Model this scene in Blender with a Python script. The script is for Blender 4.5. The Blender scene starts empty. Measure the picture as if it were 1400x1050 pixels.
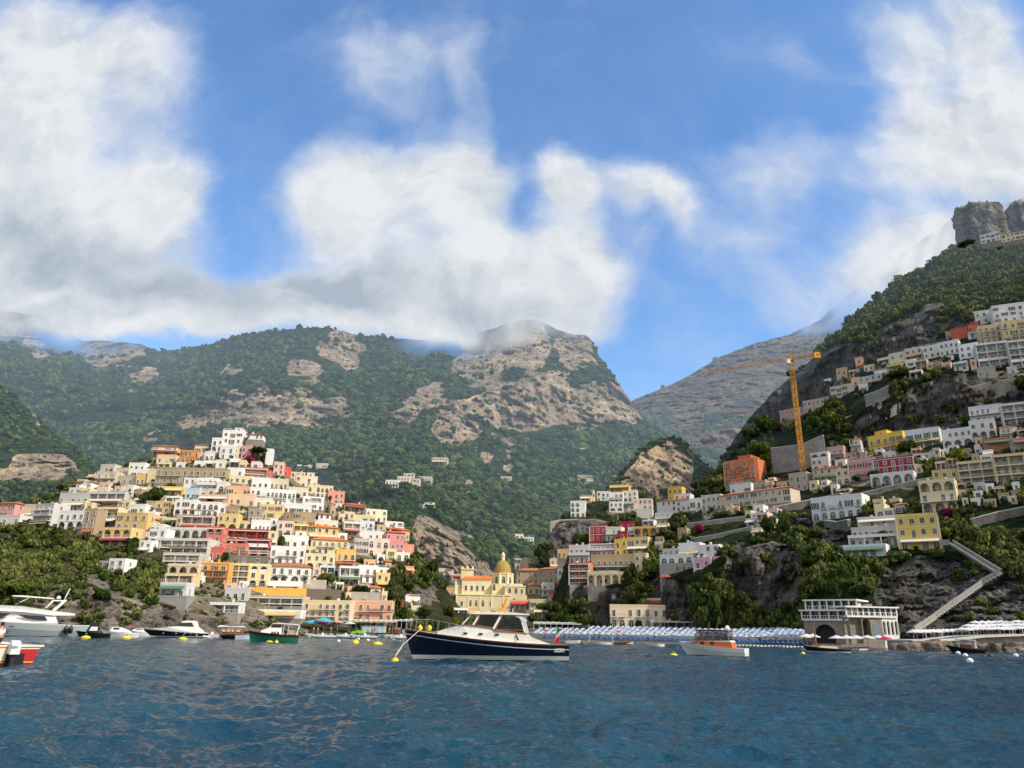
import bpy, bmesh, math, random
import numpy as np
from mathutils import Vector, Matrix
rng = np.random.default_rng(11); random.seed(11)
SC = bpy.context.scene
COL = SC.collection
R = math.radians

# ------------------------------------------------------------------ camera
F = 1018.0; H = 2.3; PIT = math.atan(337/1018.0); ROLL = R(0.85)
CAM = np.array([0.0, 0.0, H])
r0 = np.array([1.0, 0, 0]); f0 = np.array([0, math.cos(PIT), math.sin(PIT)]); u0_ = np.array([0, -math.sin(PIT), math.cos(PIT)])
RX = math.cos(ROLL)*r0 + math.sin(ROLL)*u0_
UP = -math.sin(ROLL)*r0 + math.cos(ROLL)*u0_
def rays(px, py):
    px = np.asarray(px, float); py = np.asarray(py, float)
    return ((px-700)/F)[..., None]*RX + ((525-py)/F)[..., None]*UP + f0
def at(px, py, Y):
    d = rays(px, py)
    return CAM + d*(np.asarray(Y, float)/d[..., 1])[..., None]
def proj(p):
    v = np.asarray(p, float) - CAM
    w = v @ f0
    return 700+F*(v @ RX)/w, 525-F*(v @ UP)/w
def sea(px, py):
    d = rays(px, py); t = -H/d[..., 2]
    return CAM + d*t[..., None] if np.ndim(t) else CAM + d*t
def py_of(px, Y, Z):
    # image row at which column px meets depth Y and height Z
    lo, hi = -3000.0, 3000.0
    for _ in range(60):
        m = (lo+hi)/2
        if at(px, m, Y)[2] > Z: lo = m
        else: hi = m
    return (lo+hi)/2
cd = bpy.data.cameras.new('camera'); cam = bpy.data.objects.new('camera', cd); COL.objects.link(cam)
cd.sensor_width = 36; cd.lens = 36*F/1400; cd.clip_start = .5; cd.clip_end = 20000
M = Matrix(((RX[0], UP[0], -f0[0], 0), (RX[1], UP[1], -f0[1], 0), (RX[2], UP[2], -f0[2], H), (0, 0, 0, 1)))
cam.matrix_world = M
SC.camera = cam
SC.view_settings.view_transform = 'Standard'; SC.view_settings.look = 'None'; SC.view_settings.exposure = 0
SC.render.resolution_x = 1024; SC.render.resolution_y = 768

# ------------------------------------------------------------------ noise
_perm = np.random.default_rng(3).permutation(256).astype(np.int32); _perm = np.concatenate([_perm, _perm, _perm])
_g = np.random.default_rng(4).normal(size=(256, 3)); _g /= np.linalg.norm(_g, axis=1)[:, None]
def noise3(p):
    i = np.floor(p).astype(np.int64); f = p - i; i &= 255
    w = f*f*f*(f*(f*6-15)+10)
    out = 0
    for dx in (0, 1):
        for dy in (0, 1):
            for dz in (0, 1):
                h = _perm[_perm[_perm[i[..., 0]+dx]+i[..., 1]+dy]+i[..., 2]+dz]
                g = _g[h]
                dot = g[..., 0]*(f[..., 0]-dx)+g[..., 1]*(f[..., 1]-dy)+g[..., 2]*(f[..., 2]-dz)
                wx = w[..., 0] if dx else 1-w[..., 0]; wy = w[..., 1] if dy else 1-w[..., 1]; wz = w[..., 2] if dz else 1-w[..., 2]
                out = out + dot*wx*wy*wz
    return out
def fbm(p, octv=5, gain=.5, ridged=False):
    a = 1.0; s = 0; n = 0
    for k in range(octv):
        v = noise3(p*(2.0**k) + 17.3*k)
        if ridged: v = .35-np.abs(v)
        s = s + a*v; n += a; a *= gain
    return s/n*2

# ------------------------------------------------------------------ object helpers
def tag(o, label=None, cat=None, group=None, kind=None):
    if label: o['label'] = label
    if cat: o['category'] = cat
    if group: o['group'] = group
    if kind: o['kind'] = kind
    return o
def link(name, me, parent=None, loc=None, mats=None):
    o = bpy.data.objects.new(name, me); COL.objects.link(o)
    if parent is not None: o.parent = parent
    if loc is not None: o.location = loc
    if mats and me is not None and len(me.materials) == 0:
        for m in mats: me.materials.append(m)
    return o
def empty(name, loc=(0, 0, 0), rz=0.0, label=None, cat=None, group=None):
    o = bpy.data.objects.new(name, None); COL.objects.link(o)
    o.location = loc; o.rotation_euler = (0, 0, rz); o.empty_display_size = .3
    return tag(o, label, cat, group)
def copy_tree(o, parent=None):
    c = o.copy(); COL.objects.link(c); c.parent = parent
    for ch in list(o.children): copy_tree(ch, c)
    return c
def mesh_np(name, V, Fs, mats=(), midx=None, smooth=False, attrs=None):
    V = np.asarray(V, np.float32); Fs = np.asarray(Fs, np.int32)
    me = bpy.data.meshes.new(name)
    n, k = Fs.shape
    me.vertices.add(len(V)); me.vertices.foreach_set('co', V.ravel())
    me.loops.add(n*k); me.loops.foreach_set('vertex_index', Fs.ravel())
    me.polygons.add(n); me.polygons.foreach_set('loop_start', np.arange(0, n*k, k, dtype=np.int32))
    me.polygons.foreach_set('loop_total', np.full(n, k, np.int32))
    if midx is not None: me.polygons.foreach_set('material_index', np.asarray(midx, np.int32))
    me.polygons.foreach_set('use_smooth', np.full(n, smooth, bool))
    for m in mats: me.materials.append(m)
    me.update(calc_edges=True)
    for a, v in (attrs or {}).items():
        at_ = me.attributes.new(a, 'FLOAT', 'POINT'); at_.data.foreach_set('value', np.asarray(v, np.float32))
    return me
class MB:
    """collects boxes, prisms and tubes; build() links them as one mesh"""
    def __init__(s): s.v = []; s.f = []; s.m = []
    def poly(s, pts, m=0):
        b = len(s.v); s.v += [tuple(p) for p in pts]; s.f.append(tuple(range(b, b+len(pts)))); s.m.append(m)
    def box(s, x0, x1, y0, y1, z0, z1, m=0):
        b = len(s.v)
        s.v += [(x0, y0, z0), (x1, y0, z0), (x1, y1, z0), (x0, y1, z0), (x0, y0, z1), (x1, y0, z1), (x1, y1, z1), (x0, y1, z1)]
        for q in ((0, 3, 2, 1), (4, 5, 6, 7), (0, 1, 5, 4), (1, 2, 6, 5), (2, 3, 7, 6), (3, 0, 4, 7)):
            s.f.append(tuple(b+i for i in q)); s.m.append(m)
    def bar(s, a, c, r, m=0, n=4, r2=None):
        a = Vector(a); c = Vector(c); d = c-a
        if d.length < 1e-6: return
        q = d.to_track_quat('Z', 'Y'); r2 = r if r2 is None else r2
        b = len(s.v)
        for k in range(n):
            t = 2*math.pi*(k+.5)/n; o = q @ Vector((math.cos(t), math.sin(t), 0))
            s.v.append(tuple(a+o*r)); s.v.append(tuple(c+o*r2))
        for k in range(n):
            j = (k+1) % n
            s.f.append((b+2*k, b+2*j, b+2*j+1, b+2*k+1)); s.m.append(m)
        s.f.append(tuple(b+2*k for k in range(n))[::-1]); s.m.append(m)
        s.f.append(tuple(b+2*k+1 for k in range(n))); s.m.append(m)
    def tube(s, pts, r, m=0, n=5):
        for a, c in zip(pts[:-1], pts[1:]): s.bar(a, c, r, m, n)
    def lathe(s, prof, n=16, m=0, cx=0, cy=0, a0=0.0):
        b = len(s.v)
        for (r, z) in prof:
            for k in range(n):
                t = a0+2*math.pi*k/n; s.v.append((cx+r*math.cos(t), cy+r*math.sin(t), z))
        for i in range(len(prof)-1):
            for k in range(n):
                j = (k+1) % n
                s.f.append((b+i*n+k, b+i*n+j, b+(i+1)*n+j, b+(i+1)*n+k)); s.m.append(m)
        s.f.append(tuple(b+(len(prof)-1)*n+k for k in range(n))); s.m.append(m)
    def prism(s, prof, hw, m=0, mside=None, inset=None):
        """side profile (x,z) list extruded across y; hw = half width, a number or function of (x,z)"""
        g = hw if callable(hw) else (lambda x, z: hw)
        L = [(x, -g(x, z), z) for x, z in prof]; Rr = [(x, g(x, z), z) for x, z in prof]
        ms = m if mside is None else mside
        s.poly(L, ms); s.poly(Rr[::-1], ms)
        n = len(prof)
        for k in range(n):
            j = (k+1) % n
            s.poly([L[j], L[k], Rr[k], Rr[j]], m)
    def mesh(s, name, mats, smooth=False):
        me = bpy.data.meshes.new(name); me.from_pydata(s.v, [], s.f); me.update()
        for mm in mats: me.materials.append(mm)
        me.polygons.foreach_set('material_index', s.m)
        if smooth: me.polygons.foreach_set('use_smooth', [True]*len(s.f))
        return me
    def build(s, name, mats, parent=None, smooth=False, loc=None):
        return link(name, s.mesh(name, mats if isinstance(mats, (list, tuple)) else [mats], smooth), parent, loc)

# ------------------------------------------------------------------ materials
def N(nt, t, **kw):
    n = nt.nodes.new(t)
    for k, v in kw.items():
        if k.startswith('i_'): n.inputs[int(k[2:]) if k[2:].isdigit() else k[2:]].default_value = v
        else: setattr(n, k, v)
    return n
def new_mat(name):
    m = bpy.data.materials.new(name); m.use_nodes = True; nt = m.node_tree; nt.nodes.clear()
    out = nt.nodes.new('ShaderNodeOutputMaterial'); return m, nt, out
def mix(nt, fac, a, b, blend='MIX'):
    n = nt.nodes.new('ShaderNodeMix'); n.data_type = 'RGBA'; n.blend_type = blend
    for sock, v in ((n.inputs[0], fac), (n.inputs[6], a), (n.inputs[7], b)):
        if hasattr(v, 'links') or hasattr(v, 'is_linked'): nt.links.new(v, sock)
        elif isinstance(v, (tuple, list)): sock.default_value = (*v[:3], 1)
        else: sock.default_value = v
    return n.outputs[2]
def math_(nt, op, a, b=0.0, c=None, clamp=False):
    n = nt.nodes.new('ShaderNodeMath'); n.operation = op; n.use_clamp = clamp
    for i, v in enumerate((a, b) if c is None else (a, b, c)):
        if hasattr(v, 'is_linked'): nt.links.new(v, n.inputs[i])
        else: n.inputs[i].default_value = v
    return n.outputs[0]
def smooth(nt, v, a, b, lo=0.0, hi=1.0):
    n = nt.nodes.new('ShaderNodeMapRange'); n.interpolation_type = 'SMOOTHSTEP'
    nt.links.new(v, n.inputs[0])
    for i, x in enumerate((a, b, lo, hi)): n.inputs[i+1].default_value = x
    return n.outputs[0]
def tex(nt, vec, scale, detail=4, rough=.55, dim='3D', kind='ShaderNodeTexNoise'):
    n = nt.nodes.new(kind)
    if kind == 'ShaderNodeTexNoise':
        n.noise_dimensions = dim; n.inputs['Detail'].default_value = detail; n.inputs['Roughness'].default_value = rough
    n.inputs['Scale'].default_value = scale
    nt.links.new(vec, n.inputs['Vector']); return n
def scaled(nt, vec, s):
    n = nt.nodes.new('ShaderNodeVectorMath'); n.operation = 'MULTIPLY'; nt.links.new(vec, n.inputs[0]); n.inputs[1].default_value = s
    return n.outputs[0]
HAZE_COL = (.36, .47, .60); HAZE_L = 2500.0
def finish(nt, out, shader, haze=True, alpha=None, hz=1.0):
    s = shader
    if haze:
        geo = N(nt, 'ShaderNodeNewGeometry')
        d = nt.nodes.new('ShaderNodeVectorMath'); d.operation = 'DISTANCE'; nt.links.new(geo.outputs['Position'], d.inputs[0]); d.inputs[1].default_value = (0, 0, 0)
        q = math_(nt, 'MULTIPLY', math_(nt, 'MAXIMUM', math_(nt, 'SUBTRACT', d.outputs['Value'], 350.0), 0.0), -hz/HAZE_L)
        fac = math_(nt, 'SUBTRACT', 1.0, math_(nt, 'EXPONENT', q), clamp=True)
        em = N(nt, 'ShaderNodeEmission'); em.inputs[0].default_value = (*HAZE_COL, 1); em.inputs[1].default_value = 1.0  # haze is painted: a glow mixed into the surface, growing with distance
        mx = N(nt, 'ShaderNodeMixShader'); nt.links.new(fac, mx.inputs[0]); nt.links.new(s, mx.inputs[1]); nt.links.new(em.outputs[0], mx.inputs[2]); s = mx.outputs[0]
    if alpha is not None:
        tr = N(nt, 'ShaderNodeBsdfTransparent')
        mx = N(nt, 'ShaderNodeMixShader'); nt.links.new(alpha, mx.inputs[0]); nt.links.new(s, mx.inputs[1]); nt.links.new(tr.outputs[0], mx.inputs[2]); s = mx.outputs[0]
    nt.links.new(s, out.inputs[0])
def bsdf(nt, col, rough=.85, spec=.25, bump=None, bstr=.3, bdist=1.0, metal=0.0):
    b = N(nt, 'ShaderNodeBsdfPrincipled')
    if hasattr(col, 'is_linked'): nt.links.new(col, b.inputs['Base Color'])
    else: b.inputs['Base Color'].default_value = (*col[:3], 1)
    b.inputs['Roughness'].default_value = rough; b.inputs['Specular IOR Level'].default_value = spec; b.inputs['Metallic'].default_value = metal
    if bump is not None:
        bp = N(nt, 'ShaderNodeBump'); bp.inputs['Strength'].default_value = bstr; bp.inputs['Distance'].default_value = bdist
        nt.links.new(bump, bp.inputs['Height']); nt.links.new(bp.outputs[0], b.inputs['Normal'])
    return b.outputs[0]
_mc = {}
def plaster(col, name='plaster', dirt=.5, scale=.22, haze=False):
    key = ('pl', col, dirt, haze)
    if key in _mc: return _mc[key]
    m, nt, out = new_mat(name)
    geo = N(nt, 'ShaderNodeNewGeometry'); P = geo.outputs['Position']
    n1 = tex(nt, scaled(nt, P, (1, 1, .45)), scale, 5, .65).outputs[0]
    n2 = tex(nt, scaled(nt, P, (1, 1, .25)), 1.6, 3, .6).outputs[0]
    dk = tuple(c*.55+.012 for c in col)
    c = mix(nt, smooth(nt, n1, .42, .75, 0, dirt), col, dk)
    c = mix(nt, smooth(nt, n2, .5, .8, 0, dirt*.8), c, tuple(x*.62 for x in col))
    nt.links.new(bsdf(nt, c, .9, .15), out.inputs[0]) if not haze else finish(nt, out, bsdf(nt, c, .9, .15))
    _mc[key] = m; return m
def plain(col, name='paint', rough=.6, spec=.3, var=.15, scale=1.5, metal=0.0):
    key = ('p', col, rough, spec, metal)
    if key in _mc: return _mc[key]
    m, nt, out = new_mat(name)
    geo = N(nt, 'ShaderNodeNewGeometry')
    n1 = tex(nt, geo.outputs['Position'], scale, 4, .6).outputs[0]
    c = mix(nt, smooth(nt, n1, .35, .75, 0, 1), col, tuple(x*(1-var) for x in col))
    nt.links.new(bsdf(nt, c, rough, spec, metal=metal), out.inputs[0])
    _mc[key] = m; return m
def stone_mat(col, name='stone', scale=.5):
    key = ('s', col)
    if key in _mc: return _mc[key]
    m, nt, out = new_mat(name)
    geo = N(nt, 'ShaderNodeNewGeometry'); P = geo.outputs['Position']
    n1 = tex(nt, P, .35, 6, .7).outputs[0]
    v = tex(nt, scaled(nt, P, (1, 1, 1.6)), 1.3, kind='ShaderNodeTexVoronoi')
    c = mix(nt, smooth(nt, n1, .3, .7), tuple(x*.6 for x in col), col)
    c = mix(nt, smooth(nt, v.outputs['Distance'], .25, .75, 0, .45), c, tuple(x*.5 for x in col))
    nt.links.new(bsdf(nt, c, .95, .1, n1, .6, .4), out.inputs[0])
    _mc[key] = m; return m
def gloss(col, name='gelcoat', rough=.15, spec=.5, var=.06):
    return plain(col, name, rough, spec, var, .8)
WHITE = (.80, .78, .74); OFFW = (.72, .68, .60); CREAM = (.72, .57, .36); SAND = (.52, .40, .25); TAN = (.40, .30, .18); BROWN = (.30, .20, .11)
YEL = (.72, .51, .20); PALEY = (.74, .63, .38); BYEL = (.76, .58, .16); ORAN = (.68, .30, .10); OREDC = (.70, .17, .045); RED = (.42, .075, .06); CORAL = (.58, .16, .115)
PINK = (.68, .33, .30); PEACH = (.74, .44, .28); SALM = (.70, .30, .22); BLUE = (.50, .60, .66); GREY = (.36, .35, .33); LGREY = (.56, .55, .53); DRED = (.30, .03, .05); MAG = (.52, .12, .16)
M_glass = None
def glass_mat(name='window_glass', col=(.02, .025, .03), rough=.12):
    return plain(col, name, rough, .5, .4, .6)
M_GLASS = glass_mat(); M_GLASSES = [M_GLASS, M_GLASS, glass_mat('window_glass', (.07, .08, .09), .2), glass_mat('window_glass', (.16, .15, .13), .5), glass_mat('window_glass', (.045, .035, .03), .3)]; M_WFRAME = plain((.72, .70, .66), 'white_frame', .6); M_TRIM = plaster((.74, .70, .62), 'trim_plaster', .2)
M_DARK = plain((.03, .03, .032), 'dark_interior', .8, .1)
M_SHUT = [plain((.05, .10, .07), 'green_shutter', .7), plain((.12, .06, .03), 'brown_shutter', .7), plain((.16, .22, .26), 'blue_shutter', .7)]
M_RAIL = plain((.25, .24, .23), 'iron_railing', .6); M_WRAIL = plain((.72, .71, .68), 'white_railing', .6)
M_STONE = stone_mat((.38, .34, .28)); M_DSTONE = stone_mat((.22, .20, .18), 'dark_stone'); M_SLAB = plaster((.60, .57, .52), 'slab_concrete', .3)
def tile_mat(col, name):
    m, nt, out = new_mat(name); geo = N(nt, 'ShaderNodeNewGeometry'); P = geo.outputs['Position']
    w = tex(nt, P, 2.2, 3, .6).outputs[0]; n1 = tex(nt, P, .35, 4, .6).outputs[0]
    c = mix(nt, smooth(nt, w, .3, .7), tuple(x*.65 for x in col), col); c = mix(nt, smooth(nt, n1, .45, .8, 0, .5), c, tuple(x*.45 for x in col))
    nt.links.new(bsdf(nt, c, .9, .15, w, .5, .2), out.inputs[0]); return m
M_TILE = tile_mat((.52, .20, .085), 'terracotta_tile'); M_OTILE = tile_mat((.72, .22, .05), 'orange_tile'); M_TERR = plaster((.46, .38, .30), 'roof_terrace', .5)
M_WOOD = plain((.20, .10, .045), 'weathered_wood', .7); M_CANVAS = plain((.72, .69, .62), 'canvas', .8)
# ------------------------------------------------------------------ light and sky
SUN = np.array([.87, -.48, 0]); SUN /= np.linalg.norm(SUN); EL = R(39)
SUN = np.array([SUN[0]*math.cos(EL), SUN[1]*math.cos(EL), math.sin(EL)])
ld = bpy.data.lights.new('sun', 'SUN'); ld.energy = 5.0; ld.angle = R(.53); ld.color = (1.0, .90, .75)
lo = bpy.data.objects.new('sun', ld); COL.objects.link(lo); lo.rotation_euler = Vector(SUN).to_track_quat('Z', 'Y').to_euler()
W = bpy.data.worlds.new('World'); SC.world = W; W.use_nodes = True
nt = W.node_tree; nt.nodes.clear()
wo = N(nt, 'ShaderNodeOutputWorld'); bg = N(nt, 'ShaderNodeBackground'); nt.links.new(bg.outputs[0], wo.inputs[0]); bg.inputs[1].default_value = 1.0
sky = N(nt, 'ShaderNodeTexSky'); sky.sky_type = 'NISHITA'; sky.sun_disc = False
sky.sun_elevation = EL; sky.sun_rotation = math.atan2(SUN[0], SUN[1]); sky.air_density = 1.0; sky.dust_density = .6; sky.ozone_density = 1.6
tc = N(nt, 'ShaderNodeTexCoord'); D = tc.outputs['Generated']
sx = N(nt, 'ShaderNodeSeparateXYZ'); nt.links.new(D, sx.inputs[0])
yy = math_(nt, 'MAXIMUM', sx.outputs[1], .08)
uu = math_(nt, 'DIVIDE', sx.outputs[0], yy); vv = math_(nt, 'DIVIDE', sx.outputs[2], yy)
cb = N(nt, 'ShaderNodeCombineXYZ'); nt.links.new(uu, cb.inputs[0]); nt.links.new(vv, cb.inputs[1]); UV = cb.outputs[0]
def vadd(a, b):
    n = nt.nodes.new('ShaderNodeVectorMath'); n.operation = 'ADD'; nt.links.new(a, n.inputs[0])
    if hasattr(b, 'is_linked'): nt.links.new(b, n.inputs[1])
    else: n.inputs[1].default_value = b
    return n.outputs[0]
w1 = tex(nt, UV, 4.0, 3, .5).outputs[1]; w2 = tex(nt, UV, 15.0, 4, .6).outputs[1]
WP = vadd(UV, scaled(nt, vadd(w1, (-.5, -.5, -.5)), (.15, .15, 0)))
WP = vadd(WP, scaled(nt, vadd(w2, (-.5, -.5, -.5)), (.045, .045, 0)))
def uvof(px, py):
    d = rays(px, py); return d[0]/d[1], d[2]/d[1]
def blobs(lst):
    acc = None
    for (px, py, rx, ry, w) in lst:
        u, v = uvof(px, py); ua, _ = uvof(px+rx, py); _, va = uvof(px, py-ry)
        a = vadd(WP, (-u, -v, 0)); a = scaled(nt, a, (1/abs(ua-u), 1/abs(va-v), 0))
        l = nt.nodes.new('ShaderNodeVectorMath'); l.operation = 'LENGTH'; nt.links.new(a, l.inputs[0])
        s = smooth(nt, l.outputs['Value'], 1.15, .25, 0, w)
        acc = s if acc is None else math_(nt, 'ADD', acc, s)
    return acc
CL = [(40, 270, 240, 180, 1), (-20, 120, 170, 190, .8), (150, 330, 180, 120, 1), (60, 420, 340, 80, 1), (210, 90, 110, 100, .45), (110, 40, 200, 90, .5), (230, 230, 80, 90, .8),
      (540, 320, 200, 140, 1), (470, 240, 100, 80, .9), (590, 200, 80, 70, .7), (650, 260, 80, 90, .9), (440, 418, 330, 66, 1), (700, 385, 120, 80, 1), (790, 390, 90, 85, 1), (700, 440, 150, 40, .9),
      (540, 90, 90, 95, .5), (640, 120, 45, 110, .4), (480, 30, 70, 60, .3), (770, 230, 55, 50, 1), (775, 310, 60, 90, 1), (860, 240, 80, 48, .9), (930, 265, 55, 55, .7), (850, 330, 60, 70, .35),
      (1050, 210, 100, 65, .65), (1010, 330, 90, 60, .22), (1090, 90, 60, 40, .3), (1310, 110, 170, 170, .85), (1240, 215, 140, 85, .8), (1390, 220, 140, 130, .9), (1200, 60, 80, 120, .5), (1350, 30, 120, 80, .4),
      (1230, 340, 130, 70, .8), (1330, 350, 130, 80, .7), (1140, 400, 140, 60, .5), (1100, 440, 90, 40, .25), (800, 20, 60, 60, .25), (170, 446, 210, 36, .8), (630, 447, 170, 42, .9), (130, 110, 130, 110, .45), (950, 330, 200, 120, .2), (1130, 300, 150, 110, .3), (600, 60, 120, 60, .25)]
DK = [(150, 370, 200, 70, .75), (60, 320, 120, 60, .4), (350, 400, 180, 45, .75), (490, 385, 130, 50, .8), (640, 400, 70, 35, .5), (-20, 260, 120, 80, .35), (740, 440, 130, 40, .35), (860, 330, 70, 60, .3), (1380, 300, 120, 60, .3), (90, 440, 140, 30, .3)]
fb = tex(nt, vadd(WP, (3.1, .7, .2)), 6.5, 9, .6).outputs[0]
fb2 = tex(nt, vadd(WP, (3.1+.026, .7+.030, .2)), 6.5, 7, .58).outputs[0]
dens = math_(nt, 'ADD', blobs(CL), math_(nt, 'MULTIPLY', math_(nt, 'SUBTRACT', fb, .5), 1.3))
mask = smooth(nt, dens, .04, 1.22)
mask = math_(nt, 'MULTIPLY', mask, smooth(nt, sx.outputs[1], .1, .3))
lit = math_(nt, 'MULTIPLY', math_(nt, 'SUBTRACT', fb, fb2), 2.2)
shade = math_(nt, 'SUBTRACT', math_(nt, 'ADD', .84, lit), math_(nt, 'MULTIPLY', blobs(DK), .75))
shade = math_(nt, 'SUBTRACT', shade, smooth(nt, dens, 1.7, 2.8, 0, .28), clamp=True)
ccol = mix(nt, shade, (.43, .50, .58), (.84, .86, .88))
ccol = mix(nt, smooth(nt, dens, 1.35, .4, 0, .75), ccol, (.56, .66, .86))
skc = N(nt, 'ShaderNodeVectorMath'); skc.operation = 'SCALE'; nt.links.new(sky.outputs[0], skc.inputs[0]); skc.inputs['Scale'].default_value = .205
veil = math_(nt, 'MULTIPLY', smooth(nt, fb, .25, .8), smooth(nt, sx.outputs[2], .75, .1, .10, .50))
scol = mix(nt, 1.0, skc.outputs[0], (.74, 1.0, 1.22), 'MULTIPLY')
scol = mix(nt, veil, scol, (.52, .66, .88))
rear = smooth(nt, math_(nt, 'ADD', tex(nt, D, 2.2, 5, .6).outputs[0], math_(nt, 'MULTIPLY', sx.outputs[1], -.5)), .38, .75, 0, .95)  # unseen bright cloud added behind the camera to fill facades facing it
scol = mix(nt, math_(nt, 'MULTIPLY', rear, smooth(nt, sx.outputs[1], .3, -.1)), scol, (.84, .85, .86))
fin = mix(nt, math_(nt, 'MULTIPLY', mask, .97), scol, ccol)
nt.links.new(fin, bg.inputs[0])

# ------------------------------------------------------------------ terrain
def gsm(a, sig, axis):
    if sig <= 0: return a
    k = int(3*sig)+1; w = np.exp(-.5*(np.arange(-k, k+1)/sig)**2); w /= w.sum()
    p = [(0, 0)]*a.ndim; p[axis] = (k, k); b = np.pad(a, p, mode='edge')
    return np.apply_along_axis(lambda r: np.convolve(r, w, 'valid'), axis, b)
def in_poly(px, py, poly):
    ins = np.zeros(px.shape, bool); n = len(poly)
    for i in range(n):
        (x0, y0), (x1, y1) = poly[i], poly[(i+1) % n]
        if y0 == y1: continue
        c = ((y0 > py) != (y1 > py)) & (px < (x1-x0)*(py-y0)/(y1-y0)+x0)
        ins ^= c
    return ins
class Layer:
    def __init__(s, name, rows, ua, ub, du, dv, amp=8, nscale=60, smy=10, smv=3, rock=(), solid=(), town=(), cloud=(), rockn=None, strata=0.0, flute=0.0, rag=24, crag=5.0, crest=1.2, mat=None, extra=None):
        s.ua, s.du = ua, du
        us = np.arange(ua, ub, du); K = len(rows); pys = []; Ys = []
        for k, row in enumerate(rows):
            xs = [r[0] for r in row]
            sg = (smy if k < K-1 else 2.0)/du
            pys.append(gsm(np.interp(us, xs, [r[1] for r in row]), sg, 0)); Ys.append(gsm(np.interp(us, xs, [r[2] for r in row]), smy/du, 0))
        for k in range(1, K): pys[k] = np.minimum(pys[k], pys[k-1]-1.0)
        gp = [pys[0]]; gy = [Ys[0]]
        for k in range(K-1):
            n = max(3, int(np.mean(np.abs(pys[k+1]-pys[k]))/dv))
            for j in range(1, n+1):
                t = j/n; gp.append(pys[k]*(1-t)+pys[k+1]*t); gy.append(Ys[k]*(1-t)+Ys[k+1]*t)
        py = np.array(gp); Y = gsm(np.array(gy), smv, 0); px = np.tile(us, (len(py), 1))
        P = at(px, py, Y)
        wob = np.stack([noise3(P/9.0), noise3(P/9.0+40), noise3(P/30.0+9), noise3(P/30.0+70)], -1)
        wx = px+wob[..., 0]*7+wob[..., 2]*14; wy = py+wob[..., 1]*7+wob[..., 3]*12
        rk = np.zeros(px.shape)
        for poly in rock: rk = np.maximum(rk, in_poly(wx, wy, poly))
        rk = gsm(gsm(rk, 5, 0), 5, 1); rk = np.where(rk > .01, np.clip((rk+.62*fbm(P*np.array([1, 1, 1.7])/rag+13, 5, .62)-.30)*5, 0, 1), 0)
        if rockn is not None:
            q = fbm(P/np.array([rockn, rockn, rockn*.7]), 5, .55); rk = np.maximum(rk, np.clip((q-.42)*6, 0, 1))
        # green ledges break the rock faces up
        led = fbm(P*np.array([1/55, 1/55, 1/16])+5, 4, .55); rk = rk*np.clip(1-(led-.45)*4, 0, 1)
        for poly in solid: rk = np.maximum(rk, gsm(gsm(in_poly(wx, wy, poly).astype(float), 1.5, 0), 1.5, 1)*np.clip(1.25-(led-.2)*2.2, 0, 1))
        rk = gsm(gsm(rk, 1.0, 0), 1.0, 1)
        tw = np.zeros(px.shape)
        for poly in town: tw = np.maximum(tw, in_poly(wx, wy, poly))
        tw = gsm(gsm(tw, 2, 0), 2, 1)
        cl = np.zeros(px.shape)
        for (cx, cy, rx, ry, w) in cloud:
            d = np.hypot((px-cx)/rx, (py-cy)/ry); cl = np.maximum(cl, w*np.clip(1.6-d*1.25, 0, 1))
        if len(cloud): cl = np.clip(cl+fbm(P/70, 4)*.55*np.clip(cl*4, 0, 1), 0, 1); cl = gsm(gsm(cl, 2, 0), 2, 1)
        big = fbm(P/nscale, 4, .5)+.6*fbm(P*np.array([1, 1, .35])/(nscale*.6)+31, 4, .5, True)
        crg = fbm(P*np.array([1, 1, .45])/(crag*2.2)+11, 4, .6)+.7*fbm(P*np.array([.5, .5, 1.6])/(crag*1.6)+3, 4, .6, True)
        fine = fbm(P/(crag*.8)+50, 3, .6)
        edge = np.ones(len(py)); 
        dY = amp*big+crag*.9*rk*crg+crag*.22*fine*(1-tw)*(1-.5*rk)
        if strata:
            q = P[..., 2]/strata*(1+.12*noise3(P/400))+2.2*fbm(P/(strata*4.5), 4)+.22*P[..., 0]/strata; sw = q-np.floor(q); sw = np.where(sw < .8, sw/.8, (1-sw)/.2)
            q2 = q*2.7+.6; s2 = q2-np.floor(q2); dY += rk*((strata*.42*(sw-.5)+strata*.16*(s2-.5))*np.clip(.55+1.6*fbm(P/(strata*3)+61, 3), 0, 1.3))
        if flute: dY += rk*flute*(1.2*fbm(P*np.array([1, 1, .13])/(flute*2.0)+23, 5, .65)+.8*fbm(P*np.array([1, 1, .22])/(flute*1.0)+2, 4, .65, True))
        dY = dY*(1-.75*tw)
        Y = Y+dY
        s.px, s.py, s.Y, s.rk, s.tw, s.cl = px, py, Y, rk, tw, cl
        if crest: 
            kk = np.clip((np.arange(len(py))/len(py)-.9)*10, 0, 1)[:, None]
            py = py+kk*crest*fbm(np.stack([px/14, px*0, px*0+3.3], -1), 4, .6)*1.5; s.py = py
        P = at(px, py, Y)
        if extra: P = extra(P, px, py)
        s.P = P
        b1 = P[-1]+np.array([0, 25, -12]); b2 = b1+np.array([0, 160, -170])
        V = np.concatenate([P.reshape(-1, 3), b1, b2]); nv, nu = px.shape
        idx = np.arange((nv+2)*nu).reshape(nv+2, nu)
        Q = np.stack([idx[:-1, :-1], idx[:-1, 1:], idx[1:, 1:], idx[1:, :-1]], -1).reshape(-1, 4)
        ext = lambda a: np.concatenate([a.ravel(), a[-1], a[-1]])
        me = mesh_np(name, V, Q, [mat], smooth=True, attrs={'rock': ext(rk), 'town': ext(tw), 'cloud': ext(cl)})
        s.ob = tag(link(name, me), kind='structure')
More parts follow.
